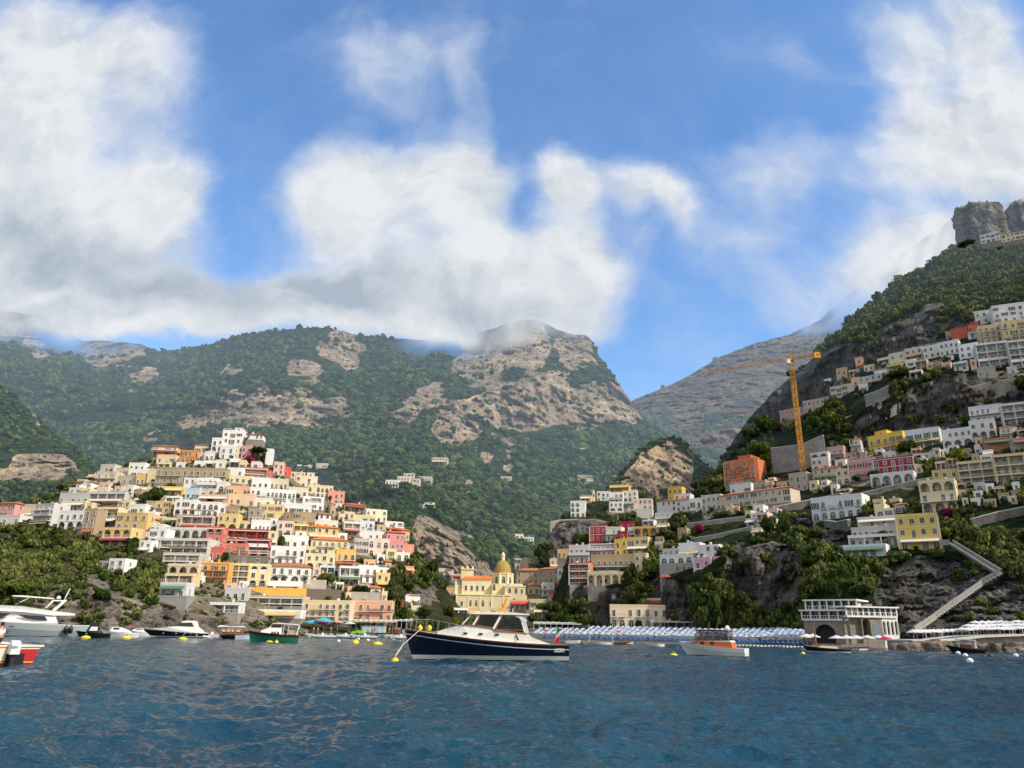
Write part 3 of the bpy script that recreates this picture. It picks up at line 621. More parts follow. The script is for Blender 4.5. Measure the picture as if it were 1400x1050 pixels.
def tree(P, height, width, kind, mat, label, group=None, name='tree', cat='tree', yaw=None, crown_from=None):
    cf = {'round': .22, 'umbrella': .55, 'cypress': .06, 'bush': 0.0}[kind] if crown_from is None else crown_from
    o = empty(name, P, rng.uniform(0, 6.28) if yaw is None else yaw, label, cat, group)
    c = link('crown', CROWN[(kind, mat.name, int(rng.integers(2)))], o, (0, 0, height*cf)); c.scale = (width/2, width/2, height*(1-cf))
    t = link('trunk', TRUNK[kind], o); th = max(height*(cf+.25*(1-cf)), .4); t.scale = (max(th, height*.3), max(th, height*.3), th)
    return o
def px_size(P): return float((np.asarray(P)-CAM) @ f0)/F   # metres per photo pixel, across
def py_size(P):
    x, y = proj(P); return float(at(x, y-1, P[1])[2]-at(x, y, P[1])[2])   # and up
def ptree(px, pb, pt, wpx, kind, mat, label, lay, cat='tree', name='tree', group=None, cf=None):
    Y = lay if isinstance(lay, (int, float)) else LAY[lay].yat(px, pb)
    P = at(px, pb, Y); T = at(px, pt, Y); s = px_size(P)
    return tree(P-np.array([0, 0, .3]), T[2]-P[2]+.3, wpx*s, kind, mat, label, group, name, cat, crown_from=cf)

# stuff: forest on the mountains, scrub on the hills
def scatter(lay, n, wfun, seed, minpy=-1e9):
    g = np.random.default_rng(seed); w = wfun(lay)*(np.abs(np.gradient(lay.py, axis=0)))
    w = np.clip(w, 0, None).ravel(); w = np.cumsum(w); w /= w[-1]
    i = np.searchsorted(w, g.random(n)); r, c = np.unravel_index(i, lay.px.shape)
    return r, c, lay.P[r, c]
def forest(name, lay, n, wfun, seed, rad, mat, sub=ICO1, flat=.9, label=None):
    g = np.random.default_rng(seed+1); r, c, P = scatter(lay, n, wfun, seed)
    V0, F0 = sub; nv = len(V0); n = len(P)
    s = rad*np.exp(np.clip(g.normal(size=n)*.42, -.9, .72))*np.clip(P[:, 1]/760, .42, 1.12)
    jit = 1+.27*g.normal(size=(n, nv, 1)); V = V0[None]*jit*np.stack([s*g.uniform(.8, 1.25, n), s*g.uniform(.8, 1.25, n), s*flat], -1)[:, None, :]
    V = V+P[:, None, :]+np.array([0, 0, 1])*(s*.35)[:, None, None]
    Fs = F0[None]+np.arange(n)[:, None, None]*nv
    shade_tint = np.clip(.45+g.normal(size=n)*.25+.35*fbm(P/60, 3), 0, 1)[:, None]+(V0[:, 2]*.25)[None]  # tree tops coloured lighter as if lit from above, over random tone
    me = mesh_np(name, V.reshape(-1, 3), Fs.reshape(-1, F0.shape[1]), [mat], attrs={'shade_tint': shade_tint.ravel()})
    return tag(link(name, me), kind='stuff', label=label)
def veg(l, lim=.35): return np.clip(1-l.rk/lim, 0, 1)*np.clip(1-l.tw*1.2, 0.0, 1)*np.clip(1-l.cl*3, 0, 1)
def vis(l):
    w = veg(l)+.03*(l.rk > .3)*(l.cl < .2); return w
forest('forest', MTN, 60000, lambda l: vis(l)*(l.py < 805)*(l.Y**.3)*np.where(l.px > 862, 5.0, 1.0)*np.clip(.9+3.2*fbm(l.P/75+8, 4), .10, 1.4), 21, 2.25, M_FOREST, label='dense green woodland covering the big central mountain')
forest('forest', SPUR, 5200, lambda l: vis(l)*np.clip(.9+3*fbm(l.P/40+8, 4), .12, 1.4), 22, 1.9, M_FOREST, label='dark woodland on the spur behind the left end of town')
forest('forest', KNOB, 1900, vis, 23, 1.55, M_FOREST, label='scrub wood on the rocky knob behind the red palazzo')
forest('forest', FAR, 2500, lambda l: (l.cl < .25)*(fbm(l.P/90, 3) > 0.05)*np.clip((l.py-470)/120, 0, 1), 24, 4.0, M_FOREST, label='thin scrub on the distant bare grey mountain')
HOUSE_RECTS = []   # filled by the town below: (x0, x1, y0, y1)
# ------------------------------------------------------------------ building kit
def shared(fn):
    cache = {}
    def g(*a):
        if a not in cache: cache[a] = fn(*a)
        return cache[a]
    return g
@shared
def win_mesh(kind, trim, shut, gl=0):
    """unit window: 1 wide, 1 tall, on plane y=0, facing -y; slots: frame, glass, shutter"""
    b = MB()
    if kind == 'arch':
        n = 8; pts = [(-.42, 0), (.42, 0), (.42, .6)]+[(.42*math.cos(math.pi*k/n), .6+.36*math.sin(math.pi*k/n)) for k in range(1, n)]+[(-.42, .6)]
        b.poly([(x, -.02, z) for x, z in pts], 1)
        out = [(.5, 0), (.5, .6)]+[(.5*math.cos(math.pi*k/n), .6+.44*math.sin(math.pi*k/n)) for k in range(1, n)]+[(-.5, .6), (-.5, 0)]
        inn = [(.42, 0), (.42, .6)]+[(.42*math.cos(math.pi*k/n), .6+.36*math.sin(math.pi*k/n)) for k in range(1, n)]+[(-.42, .6), (-.42, 0)]
        for i in range(len(out)-1):
            b.poly([(out[i][0], -.09, out[i][1]), (inn[i][0], -.09, inn[i][1]), (inn[i+1][0], -.09, inn[i+1][1]), (out[i+1][0], -.09, out[i+1][1])][::-1], 0)
            b.poly([(inn[i][0], -.09, inn[i][1]), (inn[i][0], -.01, inn[i][1]), (inn[i+1][0], -.01, inn[i+1][1]), (inn[i+1][0], -.09, inn[i+1][1])], 0)
            b.poly([(out[i][0], -.09, out[i][1]), (out[i][0], 0, out[i][1]), (out[i+1][0], 0, out[i+1][1]), (out[i+1][0], -.09, out[i+1][1])][::-1], 0)
        b.box(-.02, .02, -.06, -.021, 0, .94, 0); b.box(-.42, .42, -.06, -.021, .58, .62, 0)
    else:
        b.poly([(-.42, -.02, .04), (.42, -.02, .04), (.42, -.02, .96), (-.42, -.02, .96)], 1)
        b.box(-.52, -.42, -.10, 0, 0, 1, 0); b.box(.42, .52, -.10, 0, 0, 1, 0); b.box(-.42, .42, -.10, 0, .94, 1.0, 0); b.box(-.56, .56, -.16, 0, -.06, -.001, 0)
        b.box(-.025, .025, -.06, -.021, .04, .94, 0)
        if shut:
            b.box(-.98, -.54, -.08, -.005, .02, .97, 2); b.box(.54, .98, -.08, -.005, .02, .97, 2)
    return b.mesh('window', [M_TRIM if trim else M_WFRAME, M_GLASSES[gl], M_SHUT[shut-1] if shut else M_SHUT[0]])
@shared
def cloth_mat(col): return plain(col, 'awning_canvas', .85, .1, .12)
def rail(b, x0, x1, y, z, h=.95, m=0, dens=.45, solid=False):
    if solid: b.box(x0, x1, y, y+.14, z, z+h, m); return
    b.box(x0, x1, y, y+.07, z+h-.07, z+h, m); b.box(x0, x1, y+.01, y+.06, z+.06, z+.12, m)
    n = max(2, int((x1-x0)/dens))
    for k in range(n+1):
        x = x0+(x1-x0)*k/n; b.box(x-.035, x+.035, y+.005, y+.065, z+.12, z+h-.07, m)
def arch_front(b, x0, x1, z0, z1, n, m=0, th=.35, sp=.18, y=0.0, hgt=.86):
    """wall with n arched openings between x0..x1, z0..z1, thickness th, front at y"""
    w = (x1-x0)/n; K = 8
    for i in range(n):
        a = x0+i*w; p = w*sp; l, r = a+p, a+w-p; rad = (r-l)/2; zs = max(z0+.3, z0+(z1-z0)*hgt-rad); cx = (l+r)/2
        b.box(a, l, y, y+th, z0, z1, m); b.box(r, a+w, y, y+th, z0, z1, m)
        prev = (l, zs)
        for k in range(1, K+1):
            t = math.pi*(1-k/K); q = (cx+rad*math.cos(t), min(zs+rad*math.sin(t), z1-.05))
            b.poly([(prev[0], y, prev[1]), (q[0], y, q[1]), (q[0], y, z1), (prev[0], y, z1)], m)
            b.poly([(prev[0], y+th, prev[1]), (prev[0], y, prev[1]), (q[0], y, q[1]), (q[0], y+th, q[1])][::-1], m)
            prev = q
def area_yaw(px, lay):
    if lay in ('L',): return float(np.interp(px, [0, 150, 300, 420, 560], [-14, -6, 4, 16, 27]))
    if lay in ('R',): return float(np.interp(px, [760, 900, 1000, 1100, 1300, 1420], [-20, -27, -38, -42, -38, -26]))
    if lay == 'H': return -14.0
    return 0.0
def frame_of(x0, x1, y0, y1, Y, yaw):
    """facade rectangle in the photo -> base centre, width, height in the world for a facade turned by yaw"""
    pc = (x0+x1)/2; P = at(pc, y1, Y); t = np.array([math.cos(yaw), math.sin(yaw)]); s = []
    for x in (x0, x1):
        d = rays(x, (y0+y1)/2); A = np.array([[t[0], -d[0]], [t[1], -d[1]]]); s.append(np.linalg.solve(A, CAM[:2]-P[:2])[0])
    w = max(s[1]-s[0], 1.2); mid = (s[0]+s[1])/2
    base = np.array([P[0]+t[0]*mid, P[1]+t[1]*mid, P[2]]); h = at(pc, y0, Y)[2]-P[2]
    return base, w, max(h, 1.5)
FRONT = []   # spots at the foot of the facades where bushes grow
def house(x0, x1, y0, y1, col, style, label, lay='L', fl=0, nc=0, yaw=None, depth=None, name='house', cat='house', Y=None, awn=None, trim=None, found=5.0, shut=None, group=None):
    HOUSE_RECTS.append((x0-1, x1+1, y0-1, y1+1))
    g = random.Random(int(x0*131+y1*17+x1)); yd = area_yaw((x0+x1)/2, lay) if yaw is None else yaw
    if yaw is None: yd += g.uniform(-3, 3)
    ya = R(yd); Yb = (Y if Y is not None else LAY[lay].yat((x0+x1)/2, y1))
    far = Yb > 420
    base, w, h = frame_of(x0, x1, y0, y1, Yb, ya)
    if not fl or h/fl > 3.5: fl = max(1, round(h/2.85))
    nc = max(nc, round(w/2.7), 1); fh = h/fl
    D = depth or min(max(w*.7, 5.5), 11 if yd > -32 else 7.5)
    if 's' in style: D += 1.7*fl
    o = empty(name, base, ya, label, cat, group)
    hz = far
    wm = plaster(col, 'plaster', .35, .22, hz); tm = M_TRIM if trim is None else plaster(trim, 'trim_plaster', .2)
    b = MB(); win = []
    hw = w/2; back = 0.0
    par = .55 if ('t' not in style and fl >= 1) else 0
    for i in range(fl):
        z0, z1 = i*fh, (i+1)*fh
        off = 1.7*i if 's' in style else 0.0
        deepfl = ('l' in style) or ('A' in style and (i % 2 == 0 or 'AA' in style)) or ('q' in style and i == 0)
        arched = ('A' in style) if 'q' not in style else True
        if deepfl and w > 2.5:
            dp = 1.7
            b.box(-hw, hw, off+dp, D, z0, z1, 0)
            if arched: arch_front(b, -hw, hw, z0+.02, z1, max(1, min(nc, round(w/3.0))), 0, .35, .13, off)
            else:
                nb = max(2, round(w/3.6))
                for k in range(nb+1):
                    x = -hw+w*k/nb; x = min(max(x, -hw+.16), hw-.16); b.box(x-.16, x+.16, off+.02, off+.34, z0, z1-.25, 0)
            b.box(-hw, -hw+.25, off+.35, off+dp, z0, z1, 0); b.box(hw-.25, hw, off+.35, off+dp, z0, z1, 0)
            s_ = MB(); s_.box(-hw-.08, hw+.08, off-.10, off+dp-.01, z1-.24, z1-.002, 0); rail(s_, -hw+.2, hw-.2, off+.06, z0, .95, 1, .5, g.random() < .3)
            s_.build('balcony', [tm, M_WRAIL if g.random() < .6 else M_RAIL], o)
            for k in range(nc):
                win.append((-hw+(k+.5)*w/nc, off+dp, z0+.05, min(1.25, w/nc*.55), min(2.3, fh*.75), 'rect', 0))
        else:
            b.box(-hw, hw, off, D, z0, z1, 0)
            if 'n' not in style:
                for k in range(nc):
                    if g.random() < .13 and nc > 2: continue
                    kind = 'arch' if ('a' in style and (i == 0 or 'aa' in style)) else 'rect'
                    door = 'b' in style or 'h' in style or g.random() < .25
                    ww = min(1.15, w/nc*.5); wh = min(2.15 if (door or kind == 'arch') else 1.5, fh*.7); zz = z0+(.08 if door else min(.95, fh*.28))
                    if kind == 'arch': ww = min(1.9, w/nc*.72); wh = min(2.4, fh*.82); zz = z0+.05
                    sh = shut if shut is not None else (g.choice([0, 0, 1, 2]) if w/nc > 2.6 else 0)
                    win.append((-hw+(k+.5)*w/nc+g.uniform(-.12, .12), off, zz, ww, wh, kind, sh if kind == 'rect' else 0))
            if 'b' in style and i > 0 or ('s' in style and i > 0):
                s_ = MB()
                if 's' in style:
                    rail(s_, -hw+.05, hw-.05, off-1.64, z0+.02, .95, 1, .5, g.random() < .35)
                    if g.random() < .5 and w > 5:
                        pw = g.uniform(.3, .55)*w; px_ = g.uniform(-hw+.2, hw-pw-.2)
                        for q in (px_, px_+pw): s_.box(q-.06, q+.06, off-1.4, off-1.28, z0+.02, z0+2.3, 0)
                        s_.box(px_-.1, px_+pw+.1, off-1.6, off-.01, z0+2.3, z0+2.42, 0)
                else:
                    s_.box(-hw-.05, hw+.05, off-1.25, off-.002, z0-.2, z0-.02, 0); rail(s_, -hw, hw, off-1.22, z0-.02, .95, 1, .5, g.random() < .25)
                    if g.random() < .45:
                        nb = max(2, round(w/4))
                        for k in range(nb+1):
                            x = -hw+.1+(w-.2)*k/nb; s_.box(x-.09, x+.09, off-1.2, off-1.02, z0-.02, z0+fh-.2, 0)
                s_.build('balcony', [tm, M_WRAIL if g.random() < .6 else M_RAIL], o)
            elif 'h' in style and i > 0:
                for k in range(nc):
                    if g.random() < .35: continue
                    x = -hw+(k+.5)*w/nc; s_ = MB(); q = min(1.0, w/nc*.42)
                    s_.box(x-q, x+q, off-.95, off-.002, z0-.12, z0+.02, 0); rail(s_, x-q, x+q, off-.93, z0+.02, .9, 1, .3)
                    s_.build('balcony', [tm, M_RAIL], o)
        top_off = off
    # string courses
    if trim is not None and 's' not in style:
        for i in range(1, fl+1): b.box(-hw-.09, hw+.09, -.09, -.003, i*fh-.14, i*fh+.06, 1)
        for x in (-hw, hw): b.box(x-.2, x+.2, -.07, -.004, 0, h-.15, 1)
    zt = h
    if 't' in style:
        rh = min(1.6, D*.16); rb = MB(); e = .45
        A_, B_, C_, D_ = (-hw-e, top_off-e, zt+.02), (hw+e, top_off-e, zt+.02), (hw+e, D+e, zt+.02), (-hw-e, D+e, zt+.02)
        ym = (top_off+D)/2; i_ = min(hw*.6, (D-top_off)/2); E_, F_ = (-hw-e+i_, ym, zt+rh), (hw+e-i_, ym, zt+rh)
        rb.poly([A_, B_, F_, E_]); rb.poly([B_, C_, F_]); rb.poly([C_, D_, E_, F_]); rb.poly([D_, A_, E_]); rb.box(-hw-e, hw+e, top_off-e, D+e, zt-.12, zt+.019)
        rb.build('roof', [M_OTILE if 'tt' in style else M_TILE], o)
    else:
        t_ = .22
        b.box(-hw-.04, hw+.04, top_off-.04, top_off+t_, zt, zt+par, 0); b.box(-hw-.04, hw+.04, D-t_, D, zt, zt+par, 0)
        b.box(-hw-.04, -hw+t_, top_off+t_, D-t_, zt, zt+par, 0); b.box(hw-t_, hw+.04, top_off+t_, D-t_, zt, zt+par, 0)
        rb = MB(); rb.box(-hw+t_, hw-t_, top_off+t_, D-t_, zt+.003, zt+.06); rb.build('roof', [M_TERR if g.random() < .6 else M_SLAB], o)
        if 'k' in style: rb2 = MB(); rail(rb2, -hw+.1, hw-.1, top_off+.02, zt+par, .8, 0, .5); rb2.build('railing', [M_WRAIL], o)
    if 'v' in style:   # barrel vault or low dome on the roof
        rb = MB(); r_ = min(hw, D/2)*.7; rb.lathe([(r_, zt+.06), (r_*.9, zt+r_*.25), (r_*.6, zt+r_*.45), (.05, zt+r_*.55)], 14, 0, 0, (top_off+D)/2); rb.build('dome', [wm], o, True)
    if 'c' in style or g.random() < .3:
        cb_ = MB(); x = g.uniform(-hw*.7, hw*.7); y = top_off+(D-top_off)*.5; cb_.box(x-.3, x+.3, y-.25, y+.25, zt, zt+1.5); cb_.box(x-.38, x+.38, y-.33, y+.33, zt+1.5, zt+1.62); cb_.build('chimney', [wm], o)
    if 'r' in style and w > 4:
        cb_ = MB(); ww = w*g.uniform(.3, .45); x = g.uniform(-hw+.4, hw-ww-.4); y = top_off+1.6; rh = g.uniform(2.0, 2.5)
        cb_.box(x, x+ww, y, D-.5, zt+.06, zt+rh); cb_.box(x-.15, x+ww+.15, y-.15, D-.4, zt+rh, zt+rh+.15)
        q = cb_.build('roof_cabin', [wm], o)
        wo_ = link('window', win_mesh('rect', False, 0), q, (x+ww/2, y, zt+.3)); wo_.scale = (.9, 1, 1.4)
    if 'p' in style and w > 3.5:
        pb = MB(); x0_, x1_ = -hw+.3, hw-.3; ya_, yb_ = top_off+.35, top_off+3.0; n = max(2, round(w/3))
        for k in range(n+1):
            x = x0_+(x1_-x0_)*k/n
            for y in (ya_, yb_): pb.box(x-.07, x+.07, y-.07, y+.07, zt, zt+2.25)
        for k in range(int(w/.55)): x = x0_+.55*k; pb.box(x-.06, x+.06, ya_-.2, yb_+.2, zt+2.33, zt+2.42)
        pb.box(x0_-.2, x1_+.2, ya_-.06, ya_+.06, zt+2.25, zt+2.329); pb.box(x0_-.2, x1_+.2, yb_-.06, yb_+.06, zt+2.25, zt+2.329)
        pb.build('pergola', [M_WOOD if g.random() < .6 else M_WRAIL], o)
    if awn is None and w > 3 and g.random() < .22: awn = g.choice([(.70, .66, .56), (.62, .56, .44), (.66, .64, .60), (.10, .20, .12), (.40, .10, .07), (.58, .42, .18)])
    if awn:
        ab = MB(); z = fh*.92; d_ = 1.7
        ab.poly([(-hw*.92, -.03, z), (-hw*.92, -d_, z-.75), (hw*.92, -d_, z-.75), (hw*.92, -.03, z)]); ab.poly([(-hw*.92, -d_, z-.75), (-hw*.92, -d_, z-1.0), (hw*.92, -d_, z-1.0), (hw*.92, -d_, z-.75)])
        ab.build('awning', [cloth_mat(awn)], o)
    if w > 4 and 't' not in style and g.random() < .45:
        tk = MB(); x = g.uniform(-hw*.7, hw*.7); y = top_off+(D-top_off)*g.uniform(.4, .7); tk.lathe([(.45, zt+.06), (.45, zt+1.1), (.3, zt+1.25), (.02, zt+1.28)], 10, 0, x, y); tk.build('water_tank', [g.choice([M_WFRAME, M_SLAB, M_RAIL])], o)
    if g.random() < .35:
        an = MB(); x = g.uniform(-hw*.8, hw*.8); y = top_off+(D-top_off)*.6; an.bar((x, y, zt), (x, y, zt+2.6), .035); [an.bar((x-.5, y, zt+q_), (x+.5, y, zt+q_), .025) for q_ in (2.0, 2.25, 2.5)]; an.build('antenna', [M_RAIL], o)
    b.build('wall', [wm, tm], o)
    if lay in ('L', 'R') and g.random() < .5:
        for q_ in range(g.choice([1, 2])):
            xx = g.uniform(-hw, hw); FRONT.append((base+np.array([math.cos(ya)*xx+math.sin(ya)*.7, math.sin(ya)*xx-math.cos(ya)*.7, 0]), g.uniform(.5, 1.15)))
    if found:
        fb_ = MB(); fb_.box(-hw+.03, hw-.03, .04, D-.2, -found, -.003); fb_.build('foundation', [M_STONE if 'd' not in style else M_DSTONE], o)
    for (x, y, z, ww, wh, kind, sh) in win[:60]:
        q = link('window', win_mesh(kind, trim is not None, sh, g.randrange(5)), o, (x, y-.002, z)); q.scale = (ww*g.uniform(.82, 1.12), 1, wh*g.uniform(.86, 1.06))
    # side windows
    if w > 3 and 'n' not in style and 's' not in style:
        for i in range(fl):
            for (sx_, rz) in ((hw, R(90)), (-hw, R(-90))):
                for yy_ in ((D*.45,) if D < 8 else (D*.35, D*.68)):
                    if g.random() < .35: continue
                    q = link('window', win_mesh('rect', trim is not None, 0), o, (sx_*1.0005, yy_, i*fh+fh*.3)); q.rotation_euler = (0, 0, rz); q.scale = (min(1, D*.14), 1, min(1.5, fh*.5))
    return o
# ------------------------------------------------------------------ the town, left hill  (x0, x1, y0, y1 in photo pixels)
h = house
h(-8, 19, 688, 709, PINK, 't', 'pink house at the far left above the wooded slope')
h(-20, 26, 706, 718, OFFW, 'b', 'low white house just under the pink house at far left')
h(32, 47, 691, 711, CREAM, 'n', 'plain sand coloured block left of the grey curved apartment house')
h(46, 71, 690, 720, LGREY, 'bc', 'grey curved apartment house with balconies at the left end of town', fl=4, yaw=-22)
h(79, 115, 700, 724, WHITE, 'A', 'white house with two rows of arches at the left end of town', fl=2, nc=4)
h(82, 116, 687, 700, PALEY, 'b', 'pale yellow terrace house above the white double arcade')
h(81, 121, 676, 689, LGREY, 'bk', 'grey glazed terrace house above the pale yellow terrace', fl=1)
h(121, 170, 674, 690, (.50, .50, .50), 'lk', 'long grey glazed terrace hotel below the bushy trees', fl=2)
h(94, 113, 668, 677, WHITE, 'r', 'small white house topmost of the left terrace row', fl=1)
h(113, 130, 697, 733, TAN, 'w', 'tall tan tower house beside the white arcades', fl=4, nc=1)
h(129, 160, 695, 722, CREAM, 'lp', 'cream house with open loggias and striped awning', awn=OFFW)
h(158, 201, 703, 725, (.66, .46, .20), 'ac', 'ochre house with dark windows over the arched yellow house', fl=2, nc=4)
h(160, 178, 686, 702, PALEY, 'w', 'pale yellow house right above the ochre house', fl=2, nc=1)
h(178, 198, 691, 705, WHITE, 'w', 'white house with two small square windows beside a pale yellow one', fl=1, nc=2)
h(139, 178, 723, 746, YEL, 'AA', 'yellow house with arches and a red awning on the wooded slope', fl=2, nc=3, awn=(.32, .05, .06))
h(131, 158, 646, 662, (.62, .50, .38), 'b', 'beige house block below the ridge at upper left')
h(137, 156, 636, 646, (.60, .55, .47), 'w', 'grey beige house highest on the left ridge')
h(158, 176, 641, 651, (.64, .55, .42), 'b', 'small beige house between two white ones on the left ridge', fl=1)
h(176, 198, 634, 644, WHITE, 'b', 'white terraced house on the upper left ridge', fl=1)
h(178, 214, 643, 653, WHITE, 'v', 'white house with low domed roof on the upper left ridge', fl=1)
h(160, 190, 652, 664, (.55, .46, .36), 'w', 'brownish house under the domed white house', fl=1)
h(186, 199, 649, 662, YEL, 'w', 'small yellow cube house left of the long tan hotel', fl=1)
h(201, 213, 643, 660, PALEY, 'n', 'narrow tall pale yellow house left of the long tan hotel', fl=2)
h(213, 310, 641, 661, (.40, .315, .19), 'h', 'long tan hotel with rows of small balconies under the hilltop', fl=2, nc=11)
h(214, 236, 652, 665, (.50, .42, .30), 'a', 'tan annex with a big arch under the long hotel', fl=1, nc=2)
h(246, 273, 617, 633, ORAN, 'w', 'vivid orange house below the white castle', fl=1, nc=2, trim=(.66, .22, .10), depth=9, name='villa', cat='villa')
h(208, 243, 610, 622, PEACH, 'bt', 'peach villa with long terrace behind the orange house', fl=2, yaw=6)
h(214, 240, 623, 634, CREAM, 'w', 'cream house beneath the peach villa terrace', fl=1)
h(266, 285, 608, 619, OFFW, 't', 'white tile-roofed house behind the vivid orange house', fl=1)
h(223, 251, 667, 680, BYEL, 'w', 'bright yellow house beside the big green trees', fl=1, nc=3)
h(226, 246, 680, 689, WHITE, 'l', 'small white porch house under the bright yellow house', fl=1)
h(211, 234, 687, 702, (.66, .50, .25), 'w', 'mustard beige house left of the white arched villa', fl=2, nc=2)
h(238, 268, 685, 706, WHITE, 'A', 'white villa with big arches and red tiled edge', fl=2, nc=3, name='villa', cat='villa')
h(268, 299, 688, 706, WHITE, 'aa', 'white arcaded house joined right of the white villa', fl=2, nc=4)
h(203, 227, 725, 746, WHITE, 'A', 'white house with two tall arches left of the terraced hotel', fl=2, nc=2)
h(190, 206, 741, 755, WHITE, 'w', 'little white house by itself on the left wooded slope', fl=2, nc=2)
h(148, 170, 766, 784, WHITE, 'w', 'white cottage with dark openings among the shore trees', fl=2, nc=2)
h(136, 149, 769, 778, GREY, 'w', 'grey stone shed beside the white shore cottage', fl=1, nc=1)
# the terraced hotel
h(224, 285, 723, 738, LGREY, 'A', 'grey arched gallery at the top of the stepped white hotel', fl=1, nc=6)
h(217, 284, 738, 759, (.60, .56, .50), 'l', 'wide grey balcony floors of the stepped hotel below its gallery', fl=2, nc=7)
h(222, 272, 758, 776, (.56, .51, .44), 'lp', 'beige balcony floors in the middle of the stepped hotel', fl=2, nc=5)
h(229, 271, 773, 788, (.68, .55, .36), 'A', 'cream floor with arches low in the stepped hotel', fl=1, nc=4)
h(225, 263, 786, 801, (.70, .52, .28), 'l', 'ochre balcony floor near the foot of the stepped hotel', fl=1, nc=4)
h(218, 254, 799, 818, (.62, .62, .60), 'bk', 'white lowest house of the stepped hotel over the rocks', fl=1, nc=3)
h(214, 254, 817, 834, (.30, .29, .27), 'n', 'plain grey stone base block above the shore rocks', fl=1, name='stone_base', cat='base block')
# red hotel
h(247, 290, 706, 726, (.42, .32, .28), 'lp', 'dim loggia house with planters above the red hotel', fl=2, nc=4)
h(281, 303, 722, 752, CORAL, 'A', 'tall red tower wing of the red hotel with arched loggias', fl=3, nc=2)
h(303, 367, 725, 739, RED, 'l', 'dark open gallery floor along the top of the red hotel', fl=1, nc=8)
h(307, 336, 745, 765, CORAL, 'h', 'red centre block of the red hotel with two framed windows', fl=1, nc=2, trim=(.62, .40, .22))
h(303, 335, 738, 747, RED, 'l', 'red balcony floor over the two framed windows', fl=1, nc=4)
h(336, 367, 738, 765, (.42, .06, .05), 'l', 'right wing of the red hotel with glazed verandas', fl=3, nc=4)
h(285, 303, 750, 766, CORAL, 'w', 'red lower wing of the red hotel beside the trees', fl=1, nc=1)
h(297, 325, 704, 726, YEL, 'A', 'yellow house with arched loggias above the red hotel', fl=2, nc=2)
h(308, 324, 694, 706, TAN, 'w', 'tan turret house on top of the yellow loggia house', fl=1, nc=1)
# orange and cream hotel
h(311, 366, 762, 772, (.22, .19, .16), 'p', 'dark pergola terrace between the red hotel and the orange hotel', fl=1, nc=6)
h(274, 311, 771, 798, (.76, .42, .12), 'bh', 'orange balconied wing of the waterfront hotel below the red hotel', fl=3, nc=3, trim=(.60, .22, .08))
h(311, 340, 772, 797, (.76, .56, .24), 'l', 'cream middle wing with square loggias right of the orange wing', fl=3, nc=3)
h(340, 366, 773, 802, (.76, .64, .36), 'A', 'pale yellow wing with arched loggias beside the white arcaded house', fl=3, nc=2)
h(369, 417, 749, 772, WHITE, 'h', 'white house with scattered balconies right of the red hotel', fl=2, nc=5)
h(385, 421, 734, 749, WHITE, 'sr', 'white terraced house above the balconied white house', fl=1, nc=3)
h(366, 379, 728, 748, CREAM, 'w', 'narrow cream house squeezed right of the red hotel', fl=2, nc=1)
h(369, 424, 774, 798, WHITE, 'Aht', 'white house with arches and a tiled roof over the shore', fl=2, nc=5)
h(365, 413, 797, 806, WHITE, 'n', 'white retaining house block under the arched white house', fl=1)
h(421, 462, 721, 740, YEL, 'tt', 'yellow house with a bright orange tiled roof on the right slope', fl=1, nc=3)
h(425, 476, 738, 758, PALEY, 'htt', 'long yellow house with red tiled roof edge and balconies', fl=2, nc=6)
h(459, 486, 753, 780, (.76, .46, .13), 'hp', 'orange yellow house at the right end of the yellow row', fl=2, nc=3)
h(417, 458, 759, 779, PALEY, 'A', 'yellow house with ground floor arches under the long yellow house', fl=2, nc=3)
h(437, 458, 775, 786, BLUE, 'l', 'pale blue glazed veranda at the foot of the yellow houses', fl=1, nc=4)
h(401, 421, 718, 733, YEL, 'bl', 'small yellow balcony house below the brown block', fl=1, nc=2)
h(386, 400, 704, 720, BROWN, 'w', 'dark brown house left of the tan block', fl=2, nc=1)
h(400, 431, 702, 721, TAN, 'w', 'large tan stone block in the middle of the right slope', fl=2, nc=3)
h(343, 369, 713, 728, (.70, .72, .70), 'k', 'white greenhouse terrace under the stone house', fl=1, nc=5)
h(378, 400, 714, 732, (.74, .60, .52), 'a', 'pinkish white house with arches beside the tan block', fl=1, nc=2)
h(354, 386, 691, 710, (.74, .54, .28), 'w', 'apricot yellow house in the middle of the hill', fl=2, nc=3)
h(339, 357, 697, 715, (.36, .31, .24), 'w', 'grey stone house left of the apricot yellow house', fl=2, nc=1)
h(386, 425, 690, 703, (.70, .73, .74), 'bk', 'cool white terrace house above the tan block', fl=1, nc=4)
h(414, 443, 680, 697, WHITE, 's', 'white stepped house under the cream houses at upper right', fl=2, nc=3)
h(435, 452, 703, 719, WHITE, 't', 'white house with a small pink roof right of the tan block', fl=2, nc=2)
h(429, 462, 713, 725, OFFW, 'b', 'off-white house behind the orange-roofed yellow house', fl=1, nc=3)
h(341, 365, 668, 688, WHITE, 'h', 'white house left of the long arched white hotel', fl=2, nc=3)
h(363, 404, 671, 692, WHITE, 'aah', 'long white hotel with two rows of arched windows', fl=2, nc=7)
h(271, 312, 678, 691, (.70, .47, .32), 'n', 'plain peach wall house behind the dark round tree', fl=1)
h(312, 348, 677, 692, (.74, .54, .36), 'w', 'broad peach house under the peach cube', fl=1, nc=2)
h(309, 340, 666, 678, PEACH, 'w', 'peach cube house with three small windows at mid hill', fl=1, nc=3)
h(348, 372, 683, 694, OFFW, 'k', 'small white terrace beside the broad peach house', fl=1, nc=2)
h(251, 275, 655, 671, WHITE, 'v', 'white domed house under the long tan hotel', fl=1, nc=2)
h(270, 297, 655, 671, WHITE, 'b', 'white house with a dark balcony row under the long tan hotel', fl=2, nc=4)
h(296, 310, 660, 673, OFFW, 'a', 'white house with one round arch below the long tan hotel', fl=1, nc=1)
